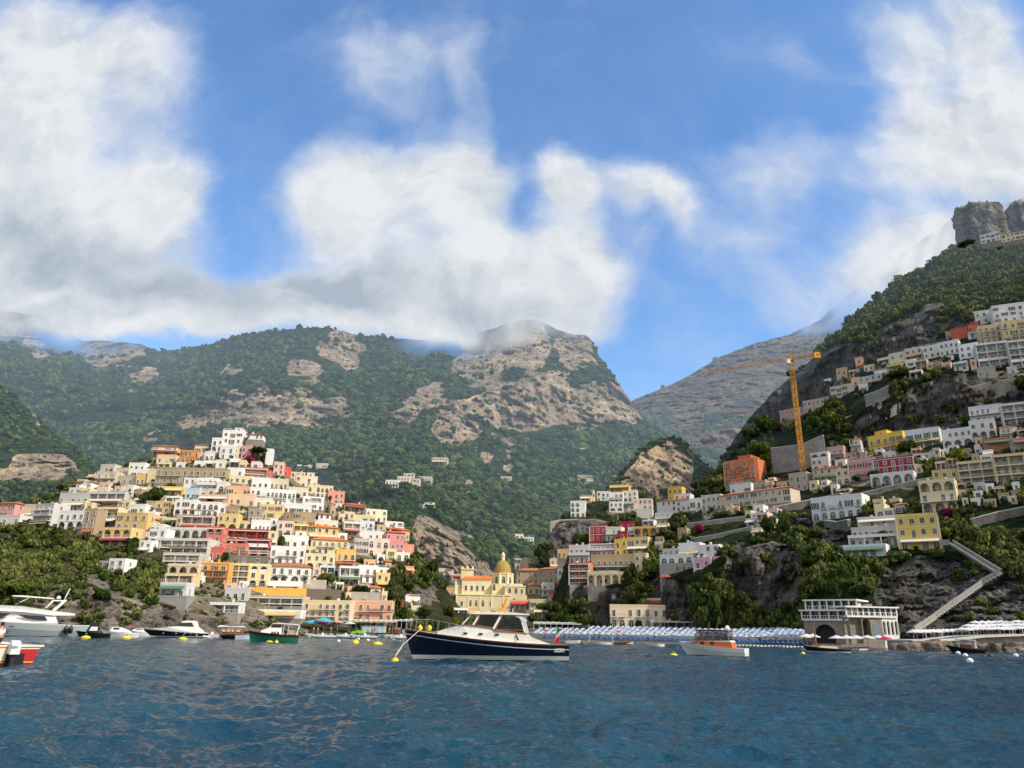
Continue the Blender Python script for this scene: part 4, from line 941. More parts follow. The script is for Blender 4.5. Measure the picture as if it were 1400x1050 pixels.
h(253, 272, 669, 684, BLUE, 'w', 'pale blue house in the middle of the left hill', fl=1, nc=2)
h(331, 365, 641, 655, CORAL, 'l', 'coral red house with white balconies under the hilltop', fl=2, nc=5, trim=(.72, .66, .60))
h(363, 371, 645, 661, CORAL, 'w', 'narrow coral red end house with blue shutters', fl=2, nc=1)
h(310, 332, 641, 653, WHITE, 'w', 'white house between the long tan hotel and the coral balconies', fl=1, nc=3)
h(313, 345, 652, 662, PALEY, 'w', 'yellow strip house under the coral red balconies', fl=1, nc=4)
h(344, 368, 655, 669, WHITE, 'k', 'white terrace house below the coral red balconies', fl=1, nc=3)
h(303, 331, 590, 616, WHITE, 'rk', 'tall white castle house on the summit of the hill', fl=3, nc=3, depth=11)
h(289, 305, 600, 619, WHITE, 'A', 'white wing with arches left of the summit castle', fl=2, nc=2)
h(300, 321, 611, 628, (.72, .73, .72), 'h', 'white lower house below the summit castle', fl=2, nc=2)
h(318, 332, 612, 627, (.74, .58, .40), 'w', 'cream house tucked under the summit castle', fl=2, nc=1)
h(330, 343, 611, 628, PINK, 'w', 'pink house right under the summit castle', fl=2, nc=1)
h(337, 360, 594, 601, WHITE, 't', 'low white house behind the summit castle', fl=1, nc=4)
h(363, 373, 615, 636, WHITE, 'n', 'narrow white chapel-like house right of the umbrella pine', fl=2)
h(374, 388, 633, 650, (.70, .48, .42), 'w', 'rose white house left of the small coral cube', fl=2, nc=1)
h(386, 397, 640, 652, (.70, .12, .09), 'w', 'small coral red cube house high on the right edge', fl=1, nc=1)
h(397, 417, 647, 660, CREAM, 'w', 'cream house next to the coral cube on the right edge', fl=1, nc=3)
h(404, 434, 652, 666, (.70, .60, .44), 'r', 'cream stepped house group above the arched cream villa', fl=1, nc=4)
h(369, 394, 656, 669, (.62, .54, .42), 'h', 'beige house under the rose white house', fl=1, nc=4)
h(394, 421, 668, 680, (.72, .62, .52), 'w', 'pale pink house above the cool white terrace', fl=1, nc=3)
h(421, 455, 665, 681, (.74, .62, .38), 'aa', 'cream villa with rows of small arched windows', fl=2, nc=6)
h(448, 471, 673, 690, SALM, 'w', 'salmon pink house at the upper right end of the town', fl=1, nc=2)
h(471, 500, 690, 701, OFFW, 'lt', 'white house with a long orange roof on the right slope', fl=1, nc=4)
h(500, 529, 698, 713, (.74, .68, .52), 'w', 'cream white villa at the right edge above the blue house', fl=2, nc=4)
h(484, 514, 706, 716, (.66, .56, .32), 'w', 'ochre cream house between the blue house and the orange roof', fl=1, nc=3)
h(492, 512, 714, 729, (.56, .64, .70), 'h', 'light blue house on the right slope', fl=2, nc=2)
h(470, 493, 715, 731, OFFW, 'l', 'white house left of the light blue house', fl=1, nc=3)
h(486, 528, 728, 739, (.70, .68, .66), 'k', 'grey white terrace below the light blue house', fl=1, nc=5)
h(527, 553, 714, 728, OFFW, 's', 'white stepped house above the pink house at the right edge', fl=1, nc=3)
h(503, 532, 738, 761, (.72, .56, .44), 'aa', 'pale peach palazzo with tall arched windows', fl=2, nc=3)
h(484, 504, 738, 759, (.58, .46, .40), 'w', 'mauve grey house left of the pale peach palazzo', fl=2, nc=2)
h(528, 553, 728, 752, (.64, .27, .27), 'tw', 'deep pink house at the right end of the hill', fl=2, nc=4)
h(548, 560, 725, 739, PEACH, 'tt', 'peach house with red roof behind the deep pink house', fl=1, nc=2)
h(552, 566, 746, 758, SALM, 'n', 'salmon wall house below the deep pink house', fl=1)
h(528, 542, 752, 769, (.70, .60, .36), 'w', 'yellowish house below the pale peach palazzo', fl=2, nc=1)
h(541, 560, 757, 767, OFFW, 'a', 'little white house below the salmon wall', fl=1, nc=2)
h(464, 492, 776, 799, (.74, .74, .74), 'l', 'white balconied house left of the two tone white house', fl=2, nc=3)
h(489, 516, 775, 797, WHITE, 'h', 'white house joined to the yellow waterfront corner house', fl=2, nc=3)
h(514, 533, 785, 805, YEL, 'w', 'yellow corner house with square windows over the green slope', fl=2, nc=2)
h(511, 532, 778, 786, WHITE, 'k', 'white attic house over the yellow corner house', fl=1, nc=3)
h(554, 566, 776, 788, SALM, 'n', 'tiny salmon hut alone on the dark green slope', fl=1)
h(405, 420, 783, 797, OFFW, 'w', 'small white house at the right of the tiled arcaded house', fl=2, nc=1)
h(470, 500, 716, 727, (.62, .60, .57), 'k', 'grey white low house among the trees at mid right slope', fl=1, nc=4)
h(479, 520, 812, 823, (.40, .37, .32), 'n', 'grey stone terrace wall house above the salmon hotel', fl=1)
h(418, 446, 795, 806, (.46, .42, .36), 'n', 'grey terrace wall block behind the brown roof', fl=1)
# waterfront
h(339, 417, 806, 817, (.78, .44, .10), 'n', 'orange awning-fronted upper restaurant on the waterfront', fl=1, nc=8, depth=7)
h(337, 414, 817, 833, (.50, .43, .34), 'l', 'tan hotel with two rows of dark balconies on the waterfront', fl=2, nc=9, depth=9, yaw=2)
h(335, 411, 836, 845, WHITE, 'w', 'white glazed dining room with green awning over the beach rocks', fl=1, nc=14, awn=None, yaw=2)
h(286, 327, 826, 838, (.72, .71, .69), 'l', 'white bathing terrace on the rocks left of the tan hotel', fl=1, nc=5)
h(307, 338, 806, 821, (.50, .50, .48), 'bk', 'grey terrace house beside the orange restaurant', fl=1, nc=3)
h(414, 479, 823, 853, (.76, .60, .36), 'ah', 'cream waterfront hotel with red flower balconies', fl=3, nc=7, yaw=3)
h(419, 466, 808, 821, (.17, .135, .11), 'n', 'low dark brown roof terrace above the cream waterfront hotel', fl=1, depth=10)
HS = h(479, 536, 823, 849, (.76, .40, .26), 'h', 'salmon waterfront hotel with lettering between its floors', fl=2, nc=6, yaw=4, trim=(.74, .60, .46))
h(554, 574, 818, 830, WHITE, 'ak', 'small white house with arched windows by the red furled banner', fl=1, nc=4, Y=268)
h(562, 576, 830, 843, (.70, .58, .36), 'w', 'cream low house under the small white arched house', fl=1, nc=2, Y=262)
# around the church, on the valley floor
h(581, 622, 805, 827, (.70, .42, .27), 'bk', 'peach palazzo left of the domed church', fl=2, nc=5, Y=330, yaw=4)
h(598, 624, 815, 832, (.56, .60, .62), 'l', 'grey glazed veranda house in front of the peach palazzo', fl=2, nc=4, Y=308, yaw=4)
h(574, 600, 832, 850, (.72, .70, .62), 'w', 'low white house behind the two beach trees', fl=1, nc=4, Y=285)
h(600, 640, 833, 850, OFFW, 'l', 'long low white porch below the church', fl=1, nc=6, Y=280)
h(706, 744, 780, 799, (.46, .36, .24), 'tw', 'brown house with long tiled roof right of the church dome', fl=2, nc=5, Y=350, yaw=-6)
h(736, 764, 778, 806, (.42, .35, .25), 'tw', 'tan gabled house turned sideways right of the dome', fl=3, nc=3, Y=335, yaw=-24)
h(721, 752, 770, 781, (.58, .45, .30), 'r', 'sandy rooftop house behind the tiled roofs right of the dome', fl=1, nc=4, Y=368)
h(697, 730, 822, 834, (.68, .42, .28), 'a', 'low restaurant with red awning right of the church', fl=1, nc=5, Y=288, awn=(.48, .08, .05), yaw=0)
h(724, 746, 821, 844, PALEY, 'w', 'pale yellow house behind the umbrella pine by the beach', fl=2, nc=2, Y=284, yaw=-8)
h(756, 773, 797, 810, CORAL, 'w', 'small red house at the foot of the red balconied hotel', fl=1, nc=2, Y=315, yaw=-14)
h(741, 758, 798, 821, (.62, .58, .54), 'b', 'whitish balconied house left of the small red house', fl=3, nc=2, Y=306, yaw=-16)
h(750, 773, 810, 828, MAG, 'b', 'dark red house with grey balconies below the small red house', fl=2, nc=3, Y=298, yaw=-14)
h(762, 778, 779, 799, OFFW, 'a', 'narrow white house left of the red balconied hotel', fl=2, nc=2, Y=322, yaw=-10)
h(730, 752, 836, 850, (.70, .60, .40), 'l', 'cream beach bar building behind the pines', fl=1, nc=4, Y=268)
# ------------------------------------------------------------------ the town, right hill
h(762, 781, 752, 763, YEL, 'w', 'small yellow house alone left of the red balconied hotel', lay='H', fl=1, nc=3, Y=340)
h(778, 805, 771, 800, (.55, .15, .09), 'l', 'red and white balconied hotel on the cliff edge', lay='R', fl=3, nc=3, trim=(.70, .66, .62))
h(778, 806, 747, 771, (.66, .62, .60), 'b', 'white upper floors over the red balconied hotel', lay='R', fl=2, nc=4)
h(804, 841, 745, 761, (.64, .60, .58), 'b', 'white terraced house with dark red band above the beige hotel', lay='R', fl=2, nc=6, trim=DRED)
h(808, 868, 760, 775, (.50, .37, .22), 'h', 'beige top floor with red doors of the cliff hotel', lay='R', fl=1, nc=8)
h(803, 860, 774, 784, (.26, .24, .21), 'l', 'dark balcony floor in the middle of the cliff hotel', lay='R', fl=1, nc=8)
h(803, 858, 784, 801, PALEY, 'AA', 'cream arcaded lower floor of the cliff hotel', lay='R', fl=1, nc=8)
h(779, 849, 802, 813, (.50, .48, .45), 'n', 'long stone terrace block with white balustrade under the cliff hotel', lay='R', fl=1, depth=8)
h(806, 829, 720, 742, (.60, .045, .075), 'w', 'crimson house with white framed windows on the right hill', lay='R', fl=2, nc=2, trim=(.72, .70, .68))
h(829, 850, 722, 739, OFFW, 'b', 'white house between the two crimson houses', lay='R', fl=2, nc=3)
h(846, 868, 715, 723, (.60, .045, .075), 'w', 'long low crimson house highest of the red ones', lay='R', fl=1, nc=4)
h(844, 857, 728, 739, (.55, .05, .07), 'w', 'small crimson house above the yellow turret', lay='R', fl=1, nc=1)
h(857, 867, 722, 737, WHITE, 's', 'white stepped house beside the low crimson house', lay='R', fl=2, nc=1)
h(866, 899, 721, 734, (.72, .42, .10), 'A', 'orange yellow house with arched windows on the right hill', lay='R', fl=1, nc=4)
h(898, 914, 717, 731, CREAM, 'w', 'cream house left of the big dark tree', lay='R', fl=1, nc=2)
h(840, 858, 739, 760, (.76, .48, .08), 'w', 'yellow turret house above the cliff hotel', lay='R', fl=2, nc=1)
h(857, 886, 736, 757, (.74, .54, .26), 'A', 'cream yellow house with pointed arches by the wooded gully', lay='R', fl=2, nc=3)
h(868, 884, 758, 781, (.70, .56, .32), 'w', 'cream side wing at the right end of the cliff hotel', lay='R', fl=2, nc=1)
h(902, 948, 760, 772, (.66, .66, .64), 'ak', 'white terrace house on top of the grey stone bastion', lay='R', fl=1, nc=4, Y=246)
h(902, 949, 772, 797, (.33, .32, .30), 'a', 'grey stone bastion house with small arches on the cliff', lay='R', fl=2, nc=4, Y=244, found=9)
h(928, 957, 744, 762, (.70, .71, .70), 'n', 'plain white block above the stone bastion', lay='R', fl=2, nc=2)
h(955, 983, 747, 764, WHITE, 'w', 'bright white house right of the plain white block', lay='R', fl=2, nc=2)
h(906, 930, 752, 761, (.68, .67, .64), 'p', 'white pergola terrace house over the stone bastion', lay='R', fl=1, nc=3)
h(949, 972, 764, 790, (.66, .38, .46), 'A', 'mauve pink house with arched windows on the sea cliff', lay='R', fl=2, nc=2, trim=(.74, .66, .66), Y=235)
h(970, 998, 763, 789, (.70, .44, .46), 'ah', 'pink house with a white awning on the sea cliff', lay='R', fl=2, nc=3, trim=(.76, .68, .66), Y=234, awn=(.76, .74, .68))
# beach villa
h(834, 914, 829, 858, (.72, .60, .42), 'ah', 'cream beach villa with balcony and central arch at the cliff foot', lay='R', fl=2, nc=6, yaw=-8, Y=244, name='villa', cat='villa', found=3)
h(877, 913, 820, 831, (.72, .66, .54), 'w', 'pale upper storey set on the cream beach villa', lay='R', fl=1, nc=3, yaw=-8, Y=247, found=0)
# hamlet above the cliff road
h(833, 860, 664, 674, (.72, .50, .14), 'l', 'yellow topped house at the crest of the small hamlet', lay='H', fl=1, nc=4)
h(816, 834, 673, 685, WHITE, 'w', 'white house left below the yellow topped one', lay='H', fl=1, nc=3)
h(834, 852, 674, 687, WHITE, 'b', 'white balconied house in the middle of the hamlet', lay='H', fl=2, nc=3)
h(852, 871, 672, 686, OFFW, 'a', 'white house at the right of the hamlet crest', lay='H', fl=2, nc=3)
h(866, 892, 683, 697, (.72, .60, .50), 'w', 'pale pink house at the right end of the hamlet', lay='H', fl=1, nc=4)
h(833, 852, 687, 701, WHITE, 'A', 'white arched house in the lower row of the hamlet', lay='H', fl=2, nc=2)
h(852, 868, 687, 698, (.70, .62, .54), 'w', 'beige house low in the middle of the hamlet', lay='H', fl=1, nc=2)
h(870, 892, 697, 709, OFFW, 'n', 'white wall house below the pale pink one', lay='H', fl=1)
h(780, 800, 686, 707, WHITE, 'aa', 'white house with many small arches at the left of the hamlet', lay='H', fl=3, nc=3)
h(793, 808, 679, 688, CREAM, 'w', 'cream house left of the little church tower', lay='H', fl=1, nc=2)
h(790, 811, 649, 664, (.46, .38, .28), 's', 'stepped tan villa on the wooded slope behind the hamlet', lay='M', fl=3, nc=3, yaw=0)
h(913, 933, 667, 686, (.76, .50, .10), 'w', 'yellow house with white window under the rocky knob', lay='R', fl=2, nc=2, Y=352)
h(922, 944, 677, 690, WHITE, 'a', 'white gabled house in front of the yellow house under the knob', lay='R', fl=1, nc=2, Y=340)
h(898, 945, 684, 700, (.66, .64, .60), 't', 'long white house with brown roof below the knob', lay='R', fl=1, nc=7, Y=330)
h(943, 960, 683, 705, WHITE, 'h', 'tall white house left of the long palazzo', lay='R', fl=2, nc=2, Y=318)
h(896, 930, 702, 716, (.62, .60, .55), 'b', 'grey white balconied house above the big dark tree', lay='R', fl=1, nc=5, Y=316)
h(959, 986, 678, 698, (.60, .56, .48), 'w', 'grey cream end of the long palazzo with roof posts', lay='R', fl=2, nc=4)
h(984, 1081, 672, 692, (.56, .48, .36), 't', 'long cream palazzo with a low orange tiled roof', lay='R', fl=2, nc=11, yaw=-48)
h(990, 1033, 630, 663, (.62, .17, .07), 'hr', 'big red palazzo with yellow pilasters above the long palazzo', lay='R', fl=3, nc=3, yaw=-44, trim=(.66, .40, .20), depth=11, Y=318, name='palazzo', cat='palazzo')
h(998, 1027, 663, 676, (.68, .67, .64), 'k', 'low white house under the big red palazzo', lay='R', fl=1, nc=3)
h(1079, 1104, 648, 671, (.44, .40, .33), 'w', 'grey beige modern house at the foot of the crane', lay='R', fl=2, nc=2)
h(1109, 1133, 620, 645, (.66, .60, .58), 'A', 'white arched house right of the grey retaining wall', lay='R', fl=2, nc=2)
h(1131, 1154, 612, 630, (.48, .30, .28), 'b', 'rose house with railings right of the crane', lay='R', fl=2, nc=3)
h(1111, 1148, 640, 659, (.56, .47, .33), 't', 'ochre grey house with tiled roof right of the crane', lay='R', fl=1, nc=3)
h(1143, 1162, 643, 662, (.66, .58, .42), 'a', 'cream house between the tiled house and the pink villa', lay='R', fl=1, nc=2)
h(1160, 1196, 630, 656, (.60, .28, .28), 'k', 'pink villa with white attic on the right hill', lay='R', fl=2, nc=3, name='villa', cat='villa', trim=(.66, .60, .58))
h(1194, 1250, 627, 648, (.30, .035, .065), 'k', 'long dark crimson villa with white terrace', lay='R', fl=1, nc=5, name='villa', cat='villa', trim=(.66, .62, .60))
h(1190, 1250, 648, 663, (.64, .64, .63), 'AA', 'white arcaded terrace house under the dark crimson villa', lay='R', fl=1, nc=7)
h(1187, 1236, 595, 618, (.74, .50, .08), 'hr', 'bright yellow house under the dark cliff', lay='R', fl=2, nc=5, yaw=-52)
h(1238, 1286, 588, 613, (.68, .69, .69), 'h', 'white house with dark shutters right of the bright yellow house', lay='R', fl=2, nc=4, shut=1)
h(1288, 1330, 588, 612, (.70, .70, .69), 'A', 'white terraced house with arches beside the shuttered house', lay='R', fl=2, nc=5)
h(1326, 1362, 576, 601, (.68, .68, .67), 'A', 'white house with one big arch near the right edge', lay='R', fl=2, nc=3)
h(1325, 1372, 556, 578, (.64, .64, .63), 'b', 'white balcony hotel on the terrace below the rock wall', lay='R', fl=2, nc=6)
h(1370, 1425, 552, 580, (.62, .60, .57), 'lb', 'grey white balcony hotel at the right edge below the rock wall', lay='R', fl=2, nc=6)
h(1345, 1384, 601, 617, (.42, .20, .11), 'nc', 'terracotta brick block with tall chimney near the right edge', lay='R', fl=1)
h(1384, 1425, 600, 617, (.30, .30, .26), 'w', 'grey house with green fence at the right edge', lay='R', fl=1, nc=3)
h(1310, 1360, 632, 662, (.64, .50, .26), 'lb', 'yellow beige hotel with loggias on the right', lay='R', fl=3, nc=5)
h(1360, 1425, 622, 660, (.66, .50, .24), 'lb', 'yellow beige hotel wing cut by the right edge', lay='R', fl=3, nc=6)
h(1275, 1311, 644, 663, (.68, .52, .22), 'a', 'low yellow wing left of the yellow beige hotel', lay='R', fl=1, nc=3)
h(1258, 1308, 658, 700, (.70, .58, .34), 'bA', 'cream three storey villa with central arches above the yellow villa', lay='R', fl=3, nc=4, name='villa', cat='villa')
h(1109, 1180, 680, 709, (.70, .71, .71), 'ah', 'long white house with arches standing on a dark stone wall', lay='R', fl=2, nc=5, found=9, yaw=-43)
h(1172, 1238, 708, 722, (.62, .60, .57), 's', 'white upper terrace of the stepped sea restaurant', lay='R', fl=1, nc=8, yaw=-36)
h(1164, 1232, 722, 736, (.60, .56, .50), 'b', 'beige middle floor of the stepped sea restaurant', lay='R', fl=1, nc=8, yaw=-36)
h(1160, 1228, 733, 748, (.66, .66, .65), 'l', 'white colonnade floor of the stepped sea restaurant', lay='R', fl=1, nc=7, yaw=-36)
h(1153, 1212, 747, 761, (.70, .71, .71), 'a', 'white lowest terrace of the stepped sea restaurant', lay='R', fl=1, nc=5, yaw=-36)
h(1227, 1285, 705, 751, (.72, .52, .14), 'aw', 'bright yellow villa with pale blue windows above the zigzag stairs', lay='R', fl=3, nc=3, yaw=-30, name='villa', cat='villa', trim=(.76, .68, .44), found=7, depth=10)
# upper right
h(1338, 1370, 446, 468, (.60, .48, .28), 'h', 'tan yellow house high at the upper right', lay='R', yaw=-24, fl=2, nc=4)
h(1370, 1425, 438, 466, (.64, .50, .26), 'h', 'yellow house at the upper right edge', lay='R', yaw=-24, fl=2, nc=5)
h(1357, 1425, 416, 440, (.68, .68, .67), 'w', 'white house with grey base topmost at the right edge', lay='R', yaw=-24, fl=2, nc=5)
h(1333, 1361, 426, 443, (.58, .57, .54), 'w', 'grey white house left of the topmost white house', lay='R', yaw=-24, fl=1, nc=3)
h(1323, 1339, 442, 453, (.58, .16, .10), 't', 'small red house at the top of red stairs', lay='R', fl=1, nc=2)
h(1300, 1324, 450, 466, (.46, .12, .08), 'n', 'red sloping stair house below the small red house', lay='R', fl=1)
h(1336, 1380, 470, 503, (.60, .60, .59), 'lb', 'white three storey balcony house at the upper right', lay='R', yaw=-24, fl=3, nc=5)
h(1380, 1425, 466, 502, (.58, .57, .55), 'lb', 'grey white balcony house at the upper right edge', lay='R', yaw=-24, fl=3, nc=5)
h(1284, 1312, 468, 486, (.70, .70, .69), 'w', 'white house under the upper cliff', lay='R', fl=2, nc=4)
h(1310, 1338, 470, 490, WHITE, 's', 'white terraced house left of the white balcony house', lay='R', fl=2, nc=3)
h(1304, 1324, 496, 509, WHITE, 'w', 'small white cube house among dark trees at upper right', lay='R', fl=1, nc=1)
h(1336, 1362, 503, 516, (.40, .37, .32), 'w', 'grey stone house below the white balcony house', lay='R', fl=1, nc=3)
h(1216, 1238, 484, 502, (.70, .60, .46), 'w', 'cream house on the road ledge under the dark cliff', lay='R', fl=2, nc=2)
h(1237, 1262, 477, 494, (.62, .54, .42), 'w', 'beige house right of the cream ledge house', lay='R', fl=2, nc=3)
h(1213, 1234, 499, 511, (.72, .54, .12), 'w', 'small yellow house below the cream ledge house', lay='R', fl=1, nc=3)
h(1238, 1252, 493, 503, WHITE, 'w', 'tiny white house below the beige ledge house', lay='R', fl=1, nc=1)
h(1262, 1286, 474, 490, OFFW, 'k', 'white walled terrace house climbing the ledge', lay='R', fl=1, nc=3)
h(1135, 1168, 528, 543, (.62, .54, .45), 'w', 'pale stone house on the ledge under the cliff', lay='R', fl=1, nc=4)
h(1174, 1207, 515, 528, (.50, .51, .50), 'w', 'grey low house on the ledge right of the pale stone house', lay='R', fl=1, nc=4)
h(1066, 1100, 560, 574, (.48, .30, .25), 'a', 'rose arcaded house behind the crane mast', lay='R', fl=1, nc=4)
h(1098, 1134, 547, 562, (.56, .42, .34), 'w', 'long pinkish house right of the crane mast', lay='R', fl=1, nc=6)
h(1340, 1368, 320, 331, OFFW, 'w', 'white house at the foot of the rock pinnacle', lay='R', fl=1, nc=4, Y=470)
h(1368, 1402, 318, 329, CREAM, 't', 'cream house beside the white house on the skyline ridge', lay='R', fl=1, nc=4, Y=465)
# far hamlets on the mountain slope
for a in [(527, 545, 657, 667, WHITE, 'b', 'white house at the left of the far hillside hamlet'), (543, 560, 652, 663, (.72, .60, .46), 'w', 'peach house in the middle of the far hillside hamlet'), (552, 566, 648, 656, OFFW, 'w', 'white house topmost in the far hillside hamlet'),
          (560, 574, 655, 665, (.62, .55, .44), 'w', 'beige house of the far hillside hamlet'), (572, 590, 652, 663, (.58, .52, .42), 'b', 'tan house at the right end of the far hillside hamlet'), (590, 612, 626, 634, (.62, .50, .30), 'w', 'ochre farmhouse higher on the slope above the far hamlet'),
          (704, 716, 731, 741, WHITE, 'b', 'white villa with balconies low in the green valley'), (715, 730, 735, 745, (.74, .73, .70), 'b', 'second white villa stepping down in the green valley'), (406, 425, 636, 641, (.60, .54, .44), 'w', 'low stone farmhouse on the slope right of the summit'),
          (432, 448, 634, 640, (.62, .55, .45), 'w', 'low beige farmhouse on the slope above the salmon house'), (566, 584, 688, 695, OFFW, 'w', 'low white house on the valley slope left of the pinnacle rock'), (584, 594, 688, 695, CREAM, 'w', 'cream cube beside the low white valley house'),
          (672, 700, 652, 657, (.56, .50, .40), 'w', 'stone farmhouse at the foot of the pinnacle rock'), (784, 800, 613, 618, (.66, .62, .54), 'w', 'white farmhouse under the orange cliffs'), (600, 620, 778, 786, (.70, .64, .48), 'w', 'cream house half hidden in trees left of the church'),
          (620, 632, 786, 794, OFFW, 'w', 'small white house in trees left of the church tower')]:
    h(a[0], a[1], a[2], a[3], a[4], a[5], a[6], lay='M', yaw=0, found=3)

for a in [(700, 712, 800, 812, CREAM, 'w', 'small cream house tucked right behind the church transept', 322), (722, 738, 800, 812, SAND, 'bt', 'sandy house under the long tiled roof right of the dome', 326), (744, 756, 822, 836, OFFW, 'w', 'off-white house directly behind the umbrella pine crown', 286), (774, 790, 800, 812, LGREY, 'n', 'grey wall house below the red balconied hotel', 290), (752, 766, 765, 778, CREAM, 'a', 'cream house above the narrow white house near the hotel', 352), (704, 720, 765, 778, OFFW, 'w', 'whitish house peeking behind the dome on the right', 372),
          (640, 656, 834, 842, PEACH, 'w', 'low peach house at the foot of the church aisle', 284), (672, 696, 834, 846, CREAM, 'a', 'low cream arched house under the church wall', 282), (566, 584, 812, 822, WHITE, 'b', 'white balconied house above the red furled parasol', 300), (586, 600, 795, 806, OFFW, 'w', 'off-white house on the wooded slope left of the peach palazzo', 345)]:
    h(a[0], a[1], a[2], a[3], a[4], a[5], a[6], lay='B', Y=a[7], yaw=0, found=8)
# ------------------------------------------------------------------ the church
CH_Y = 300
CP = at(660, 833, CH_Y); cs = px_size(CP); cz = py_size(CP)
ch = empty('church', CP, R(6), 'cream church with a tiled dome and lantern behind the beach', 'church')
CW = plaster((.72, .60, .36), 'church_plaster', .25); CW2 = plaster((.76, .68, .46), 'church_trim', .2)
def q(px): return (px-660)*cs
def zq(py): return (833-py)*cz
b = MB()
b.box(q(623), q(697), 0, 16, -4, zq(814), 0); b.box(q(622), q(698), -.25, 16.1, zq(814), zq(812.5), 1)
b.box(q(631), q(673), 5, 15, zq(812.5), zq(792), 0); b.box(q(630), q(674), 4.8, 15.2, zq(792), zq(790.6), 1)
b.box(q(673), q(697), 3, 17, zq(812.5), zq(797), 0)
b.box(q(690), q(719), .8, 18, -4, zq(801), 0); b.box(q(689.5), q(719.6), .6, 18.2, zq(801), zq(799.3), 1); b.box(q(693), q(716), 3, 14, zq(799.3), zq(796), 0)
b.box(q(712), q(722), 2.5, 15, -4, zq(812), 0)
b.poly([(q(622.9), 6, zq(812)), (q(622.9), 6, zq(796)), (q(632), 6, zq(806)), (q(632), 6, zq(812))][::-1]); b.box(q(621.5), q(624), 5.6, 9, zq(812.5), zq(793), 1)
for x in (624, 640, 656, 672, 688): b.box(q(x)-.35, q(x)+.35, -.14, -.003, 0, zq(814.2), 1)
b.build('wall', [CW, CW2], ch)
rb = MB(); y0_, y1_ = 4.6, 15.4; ym = 10
rb.poly([(q(630), y0_, zq(790.5)), (q(674), y0_, zq(790.5)), (q(674), ym, zq(784)), (q(638), ym, zq(784))]); rb.poly([(q(630), y1_, zq(790.5)), (q(638), ym, zq(784)), (q(674), ym, zq(784)), (q(674), y1_, zq(790.5))]); rb.poly([(q(630), y1_, zq(790.5)), (q(630), y0_, zq(790.5)), (q(638), ym, zq(784))])
rb.build('roof', [M_OTILE], ch)
tb = MB(); tb.box(q(630), q(648), 8.5, 14, zq(791), zq(776), 0); tb.box(q(629.4), q(648.6), 8.2, 14.3, zq(776), zq(774.6), 1)
for (x, z) in ((631.5, 771), (646.5, 771)): tb.lathe([(.55, zq(774.6)), (.35, zq(772)), (.02, zq(z))], 6, 1, q(x), 9)
tb.bar((q(639), 11, zq(775)), (q(639), 11, zq(768)), .5, 1, 6, .05); tb.build('bell_tower', [CW, CW2], ch)
# transept, octagonal drum with windows, dome, lantern and cross
dcx, dcy = q(690.3), 10.5; dr = 14.6*cs
db = MB(); db.lathe([(dr, zq(799)), (dr, zq(782)), (dr*1.08, zq(781.5)), (dr*1.08, zq(780)), (dr*.9, zq(779.9))], 8, 0, dcx, dcy, R(22.5))
for k in range(8):
    a = R(22.5+45*k); db.lathe([(.45, zq(799)), (.45, zq(781))], 6, 1, dcx+dr*math.cos(a), dcy+dr*math.sin(a))
dr_ = db.build('drum', [CW, CW2], ch)
for k in range(8):
    a = R(45*k); r_ = dr*math.cos(R(22.5))
    o = link('window', win_mesh('arch', True, 0), dr_, (dcx+r_*math.cos(a)*1.002, dcy+r_*math.sin(a)*1.002, zq(795))); o.rotation_euler = (0, 0, a+R(90)); o.scale = (1.5, 1, 2.9)
dm = tile_mat((.50, .35, .11), 'majolica_tile')
R_ = 12.3*cs; hd = 19.5*cz; pf = [(R_*math.cos(t)**.92, zq(780)+hd*math.sin(t)) for t in np.linspace(0, 1.45, 14)]
d2 = MB(); d2.lathe(pf, 32, 0, dcx, dcy)
for k in range(16):
    a = 2*math.pi*k/16
    for (r1, z1), (r2, z2) in zip(pf[:-1], pf[1:]): d2.bar((dcx+r1*math.cos(a), dcy+r1*math.sin(a), z1), (dcx+r2*math.cos(a), dcy+r2*math.sin(a), z2), .10, 1, 4)
d2.build('dome', [dm, plain((.30, .24, .09), 'dome_ribs', .7)], ch)
zt_ = zq(780)+hd*.98
l2 = MB(); l2.lathe([(1.05, zt_-.4), (1.05, zt_), (.75, zt_+.1), (.75, zt_+1.9), (.95, zt_+2.0), (.8, zt_+2.3), (.45, zt_+3.0), (.08, zt_+3.4)], 10, 0, dcx, dcy)
ln = l2.build('lantern', [CW2], ch)
c2 = MB(); c2.bar((dcx, dcy, zt_+3.3), (dcx, dcy, zt_+4.7), .06); c2.bar((dcx-.4, dcy, zt_+4.2), (dcx+.4, dcy, zt_+4.2), .06); c2.build('cross', [M_RAIL], ln)
for (x, y, z, w_, h_, kd) in [(637, 5, 807, 1.1, 2.1, 'rect'), (645, 5, 807, 1.1, 2.1, 'rect'), (653, 5, 807, 1.1, 2.1, 'rect'), (661, 5, 807, 1.1, 2.1, 'rect'), (631, 0, 829, 1.0, 1.8, 'rect'), (643, 0, 829, 1.0, 2.4, 'arch'), (651, 0, 829, 1.0, 2.4, 'arch'), (660, 0, 829, 1.0, 2.4, 'arch'), (671, 0, 829, 1.0, 2.4, 'arch'), (676, 3, 806, 1.2, 2.6, 'arch'), (697, .8, 810, 1.2, 2.0, 'rect'), (706, .8, 810, 1.2, 2.0, 'rect'), (714, .8, 810, .9, 1.7, 'rect'), (703, .8, 826, 1.6, 2.6, 'arch')]:
    o = link('window', win_mesh(kd, True, 0), ch, (q(x), y-.003, zq(z))); o.scale = (w_, 1, h_)
HOUSE_RECTS.append((620, 724, 750, 834))
